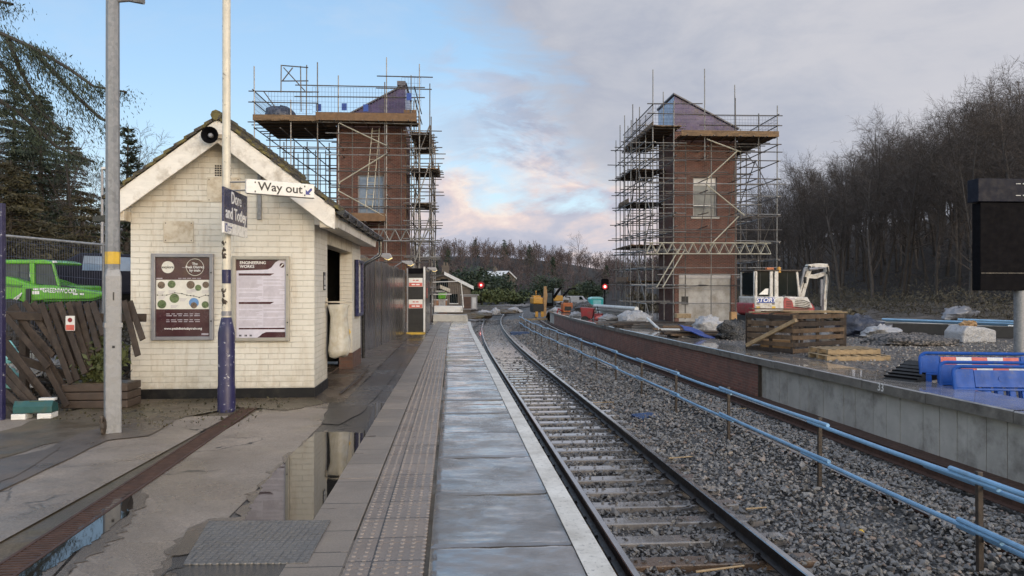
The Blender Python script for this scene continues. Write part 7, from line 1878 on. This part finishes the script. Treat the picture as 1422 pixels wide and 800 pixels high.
m.build('wire_mesh', M['scaf'], t)
t = empty('equipment_cabinet', at(652, 430, 60), .1, 'grey lineside cabinets with dark doors past the platform end', 'cabinet'); m = MB(); m.box(-.62,.62,-.4,.4,0,1.15); m.build('cabinet_body', M['case_grey'], t, bevel=.02); m = MB(); m.box(-.5,.1,-.42,-.405,.1,1.05); m.build('dark_door', M['pier_brick'], t); m = MB(); m.box(.2,.5,-.42,-.405,.1,1.0); m.build('pale_door', M['white_board'], t); m = MB(); m.box(-.75,.75,-.5,.5,1.16,1.24); m.build('cabinet_lid', M['case_grey'], t)
heap('white_sack', 672, 75, (.7,.5,.45), 'tarp_white', 71, 'white sheeted sacks past the lineside cabinet', 'sack', -.75); heap('white_sack', 688, 85, (.6,.5,.5), 'tarp_white', 72, 'tall pale bulk bag under the green hedge', 'sack', -.85); heap('white_sack', 714, 98, (1.0,.6,.5), 'tarp_white', 73, 'white sheeted pile beside the bend of the track', 'sack', -.95); heap('spoil_heap', 662, 70, (1.5,1.2,.4), 'soil', 74, 'brown spoil bank left of the bending track', 'heap', -.8, 0, .2, -.4); heap('spoil_heap', 700, 92, (2.0,1.2,.35), 'soil', 75, 'low brown spoil bank before the hedge', 'heap', -.9, 0, .2, -.4)
t = empty('hi_vis_barrow', at(614, 427, 46), 0, 'lime yellow covered barrow behind the platform end fence', 'barrow'); m = MB(); m.prism([(-.25,.55),(.22,.55),(.28,.95),(-.22,.98)], -.3, .3, 'y'); m.build('lime_cover', M['leaf_hedge'] if False else M['green'], t, bevel=.04); m = MB(); m.box(-.2,.2,-.2,.2,.0,.54); m.build('barrow_frame', M['tarp_white'], t, bevel=.02)
# ---- houses
def house(name, loc, rot, Wd, Dp, hw, pit, wallm, roofm, label, chim=True, lean=0, verge='white_board'):
    t = empty(name, loc, rot, label, 'house'); ap = hw + Wd/2*pit
    m = MB(); m.prism([(-Wd/2,-2),(Wd/2,-2),(Wd/2,hw),(0,ap),(-Wd/2,hw)], 0, Dp, 'y'); m.build('wall', M[wallm], t)
    for s in (-1,1):
        x1 = s*(Wd/2+.35+(lean if s > 0 else 0)); z1 = ap-abs(x1)*pit
        m = MB(); m.add([(0,-.3,ap+.03),(x1,-.3,z1+.03),(x1,Dp+.3,z1+.03),(0,Dp+.3,ap+.03),(0,-.3,ap+.2),(x1,-.3,z1+.2),(x1,Dp+.3,z1+.2),(0,Dp+.3,ap+.2)], [(0,3,2,1),(4,5,6,7),(0,1,5,4),(1,2,6,5),(2,3,7,6),(3,0,4,7)]); rf = m.build('roof', M[roofm], t)
        m = MB(); m.add([(0,-.34,ap-.18),(x1,-.34,z1-.18),(x1,-.31,z1-.18),(0,-.31,ap-.18),(0,-.34,ap+.22),(x1,-.34,z1+.22),(x1,-.31,z1+.22),(0,-.31,ap+.22)], [(0,3,2,1),(4,5,6,7),(0,1,5,4),(1,2,6,5),(2,3,7,6),(3,0,4,7)]); m.build('verge_board', M[verge if s > 0 else 'bark'], rf)
    if chim: m = MB(); m.box(-.45,.45,Dp*.55,Dp*.55+.8,ap-.4,ap+1.1); m.lathe([(.14,ap+1.1),(.12,ap+1.5)],8,(-.18,Dp*.55+.4,0)); m.lathe([(.14,ap+1.1),(.12,ap+1.5)],8,(.2,Dp*.55+.4,0)); m.build('chimney', M[wallm], t)
    for x, z in ((-Wd*.22,hw*.45),(Wd*.18,hw*.45),(0,hw*.95)):
        m = MB(); m.box(x-.45,x+.45,-.03,.02,z,z+1.1); wi = m.build('window', M['glass_dark'], t); m = MB(); m.box(x-.55,x+.55,-.06,-.031,z-.12,z-.01); m.build('sill', M['white_board'], wi)
    return t
Yh = 88; pa = at(617, 373, Yh); house('stone_house', (pa.x, Yh, G(Yh)-1.2), .06, 6.3, 8, 3.6, .50, 'stone_wall', 'slate', 'stone gabled house with white verge beyond the platform end')
h1 = D.objects['stone_house']
Yh = 80; pb = at(611, 420, Yh); o = house('brick_outbuilding', (pb.x, Yh, pb.z-.5), .1, 1.5, 2.5, 1.9, .4, 'house_brick', 'slate', 'small brick outbuilding in lit orange before the stone house', False, verge='soffit')
Yh = 205; pb = at(706, 402, Yh); house('stone_house', (pb.x, Yh, pb.z), .9, 6, 8, 3.2, .6, 'stone_wall', 'white_board', 'distant house with a pale roof among the trees')
# ---- behind the paling fence: lime telehandler, vehicles, mesh fence, poles
GY = 17.0
th = empty('telehandler', (0,0,0), 0, 'lime green telehandler lettered GREENWOOD behind the paling fence', 'telehandler')
def GP(px, py, Yd=GY): p = at(px, py, Yd); return (p.x, p.z)
def gpr(pts, y0, y1, mt, nm, bev=.02, par=None): m = MB(); m.prism([GP(*q, y0) for q in pts], y0, y1, 'y'); return m.build(nm, M[mt], par or th, bevel=bev)
gpr([(-40,388),(8,384),(17,386),(44,395),(80,397),(80,415),(46,420),(44,432),(-40,434)], GY+.05, GY+1.9, 'green', 'body', .04)
gpr([(-40,361),(60,360.5),(72,364),(70,367),(-40,366)], GY+.25, GY+1.5, 'green', 'cab_roof', .03)
gpr([(40,366),(47,366),(47,395),(42,395)], GY+.24, GY+.36, 'green', 'cab_pillar'); gpr([(70,364),(73,364),(82,397),(79,397)], GY+.24, GY+.32, 'green', 'cab_pillar'); gpr([(-12,366),(-7,366),(-7,386),(-12,386)], GY+.24, GY+.36, 'green', 'cab_pillar')
gpr([(-40,366.5),(40,366.5),(40,391),(17,385),(-40,386)], GY+.30, GY+.33, 'cab_glass', 'cab_window', 0); gpr([(47,366.5),(70,366.5),(79,396.5),(47,394)], GY+.30, GY+.33, 'cab_glass', 'cab_window', 0)
gpr([(30,396),(100,400),(142,406.5),(142,411),(128,415.5),(60,416.5),(30,420)], GY-.35, GY+.02, 'green', 'boom', .03)
gpr([(84,396.5),(100,398.5),(100,400),(84,399)], GY-.1, GY+.05, 'rubber', 'bonnet_gap', .004)
for q in (4, 26): gpr([(q,368),(q+1.2,368),(q+1.2,385),(q,385)], GY+.292, GY+.299, 'rubber', 'window_seal', 0)
gpr([(49,381),(60,380),(66,395),(50,394)], GY+.36, GY+.6, 'rubber', 'driver_seat', .02)
gpr([(8,394),(30,396),(30,398),(8,396)], GY+.0, GY+.04, 'green_dark', 'panel_gap', 0)
gpr([(72,362.5),(75,362),(76,365),(73,365.5)], GY+.2, GY+.3, 'sign_white', 'work_light', .006)
gpr([(60,416.8),(128,415.8),(142,411.3),(142,413.5),(128,418),(60,419)], GY-.30, GY-.02, 'green_dark', 'boom_shade_strip', .01)  # darker green strip, painted shade along the lower edge of the boom
m = MB(); p = GP(37.5,409,GY-.42); m.prism([(p[0]-.04,p[1]-.2),(p[0]+.06,p[1]-.2),(p[0]+.06,p[1]+.13),(p[0]-.04,p[1]+.13)], GY-.42, GY-.36, 'y'); m.build('wing_mirror', M['rubber'], th, bevel=.01)
p = GP(82.5,404,GY-.354); text('GREENWOOD', .145, M['white_ink'], th, 'boom_lettering', (p[0], GY-.354, p[1]), (math.pi/2, .035, 0), sx=.80, depth=.004)
p = GP(54,401.5,GY-.354); scrawl(2, .26, .045, M['white_ink'], th, 'boom_print', p[0], GY-.354, p[1], 2); p = GP(49.5,406.5,GY-.354); scrawl(1, .16, .07, M['white_ink'], th, 'boom_print', p[0], GY-.354, p[1], 3); p = GP(109,408.5,GY-.354); scrawl(2, .24, .035, M['white_ink'], th, 'boom_print', p[0], GY-.354, p[1], 4)
for q in ((10,433),(-30,433)): p = GP(*q, GY-.1); m = MB(); m.prism([(p[0]+.55*math.cos(k*.3927), p[1]-.25+.55*math.sin(k*.3927)) for k in range(16)], GY-.1, GY+.4, 'y'); m.build('wheel', M['rubber'], th, bevel=.03)
m = MB()
for k in range(3): a2, b2 = GP(10+k*3,422-k), GP(30-k*2,407+k*3); m.beam((a2[0],GY+.02,a2[1]),(b2[0],GY+.02,b2[1]),.02,.03); 
m.build('white_side_stripe', M['white_ink'], th)
van('parked_van', 108, 418, 23.5, 'white_van', 'white vehicle hidden behind the green boom', 4.4, .95, 0.)
t = empty('dark_car', at(172, 424, 20.5), .3, 'dark blue car seen between lamp post and station wall', 'car')
m = MB(); m.prism([(-1.9,.3),(1.9,.3),(1.9,.8),(1.1,.9),(.6,1.38),(-.9,1.42),(-1.7,.95),(-1.9,.9)], -.8, .8, 'y'); m.build('body', M['navy_metal'], t, bevel=.08); m = MB(); m.prism([(-.85,.95),(.95,.93),(.55,1.3),(-.8,1.34)], -.815, .815, 'y'); m.build('window', M['glass_blue'], t)
for x in (-1.2,1.2): m = MB(); m.prism([(x+.31*math.cos(k*.5236), .31+.31*math.sin(k*.5236)) for k in range(12)], -.83, .83, 'y'); m.build('wheel', M['rubber'], t)
t = empty('mesh_fence_panel', (0,0,0), 0, 'grey tube topped mesh fence behind the paling fence', 'fence')
A, B = at(-60,321,13.5), at(152,341,14.0); m = MB(); m.tube(A, B, .024, 8); m.build('top_tube', M['galv'], t)
m = MB()
n = 60
for k in range(n+1): p = A.lerp(B,k/n); m.tube((p.x,p.y,G(14)+.1), p, .0035, 3, cap=False)
for k in range(8): dz = Vector((0,0,-.28*k-.1)); m.tube(A+dz, B+dz, .0035, 3, cap=False)
m.build('wire_mesh', M['wire'], t)
m = MB(); p = A.lerp(B,.96); m.tube((p.x,p.y,G(14)-.1), p+Vector((0,0,.05)), .024, 8); m.build('end_tube', M['galv'], t)
for px, ptop, Y, r_, lab in ((142,232,24,.055,'thin pale lamp column just left of the galvanised post'),(76,322,45,.06,'thin grey street lamp rising behind the green cab'),(116,300,36,.05,'thin dark pole among the trees behind the boom')):
    p = at(px, ptop, Y); t = empty('lamp_column', (p.x, Y, G(Y)), 0, lab, 'lamp column'); h = p.z-G(Y); m = MB(); m.lathe([(r_*1.2,0),(r_,h*.4),(r_*.7,h)], 8); m.build('column', M['case_grey'] if px != 116 else M['black_metal'], t, smooth=True)
    m = MB(); m.prism([(-.02,h-.02),(.42,h+.04),(.45,h-.03),(.0,h-.09)], -.06, .06, 'y'); m.build('lantern', M['lamp_core'] if False else M['white_board'], t, bevel=.01)
for i, (x, y, Yd, s, mt, lab) in enumerate(((20,320,10.4,(.22,.2,.16),'toilet_roof','pale green sack lying behind the leaning palings'),(130,430,10.5,(.30,.22,.22),'tarp_white','white plastic sack behind the middle palings'),(180,315,10.6,(.14,.12,.10),'sign_white','small white bottle shaped scrap behind the palings'),(330,400,10.6,(.16,.14,.16),'tarp_white','white scrap behind the right palings'),(25,460,10.2,(.2,.16,.14),'toilet_roof','pale green sack at the foot of the palings'),(460,460,10.6,(.3,.2,.10),'tarp_white','white litter at the foot of the right palings'))):
    p = zp(x, y, Yd); o = MB().blob((0,0,0), s, 80+i, 10, 7, .25).build('rubbish_sack', M[mt], smooth=True, loc=p); tag(o, lab, 'rubbish')
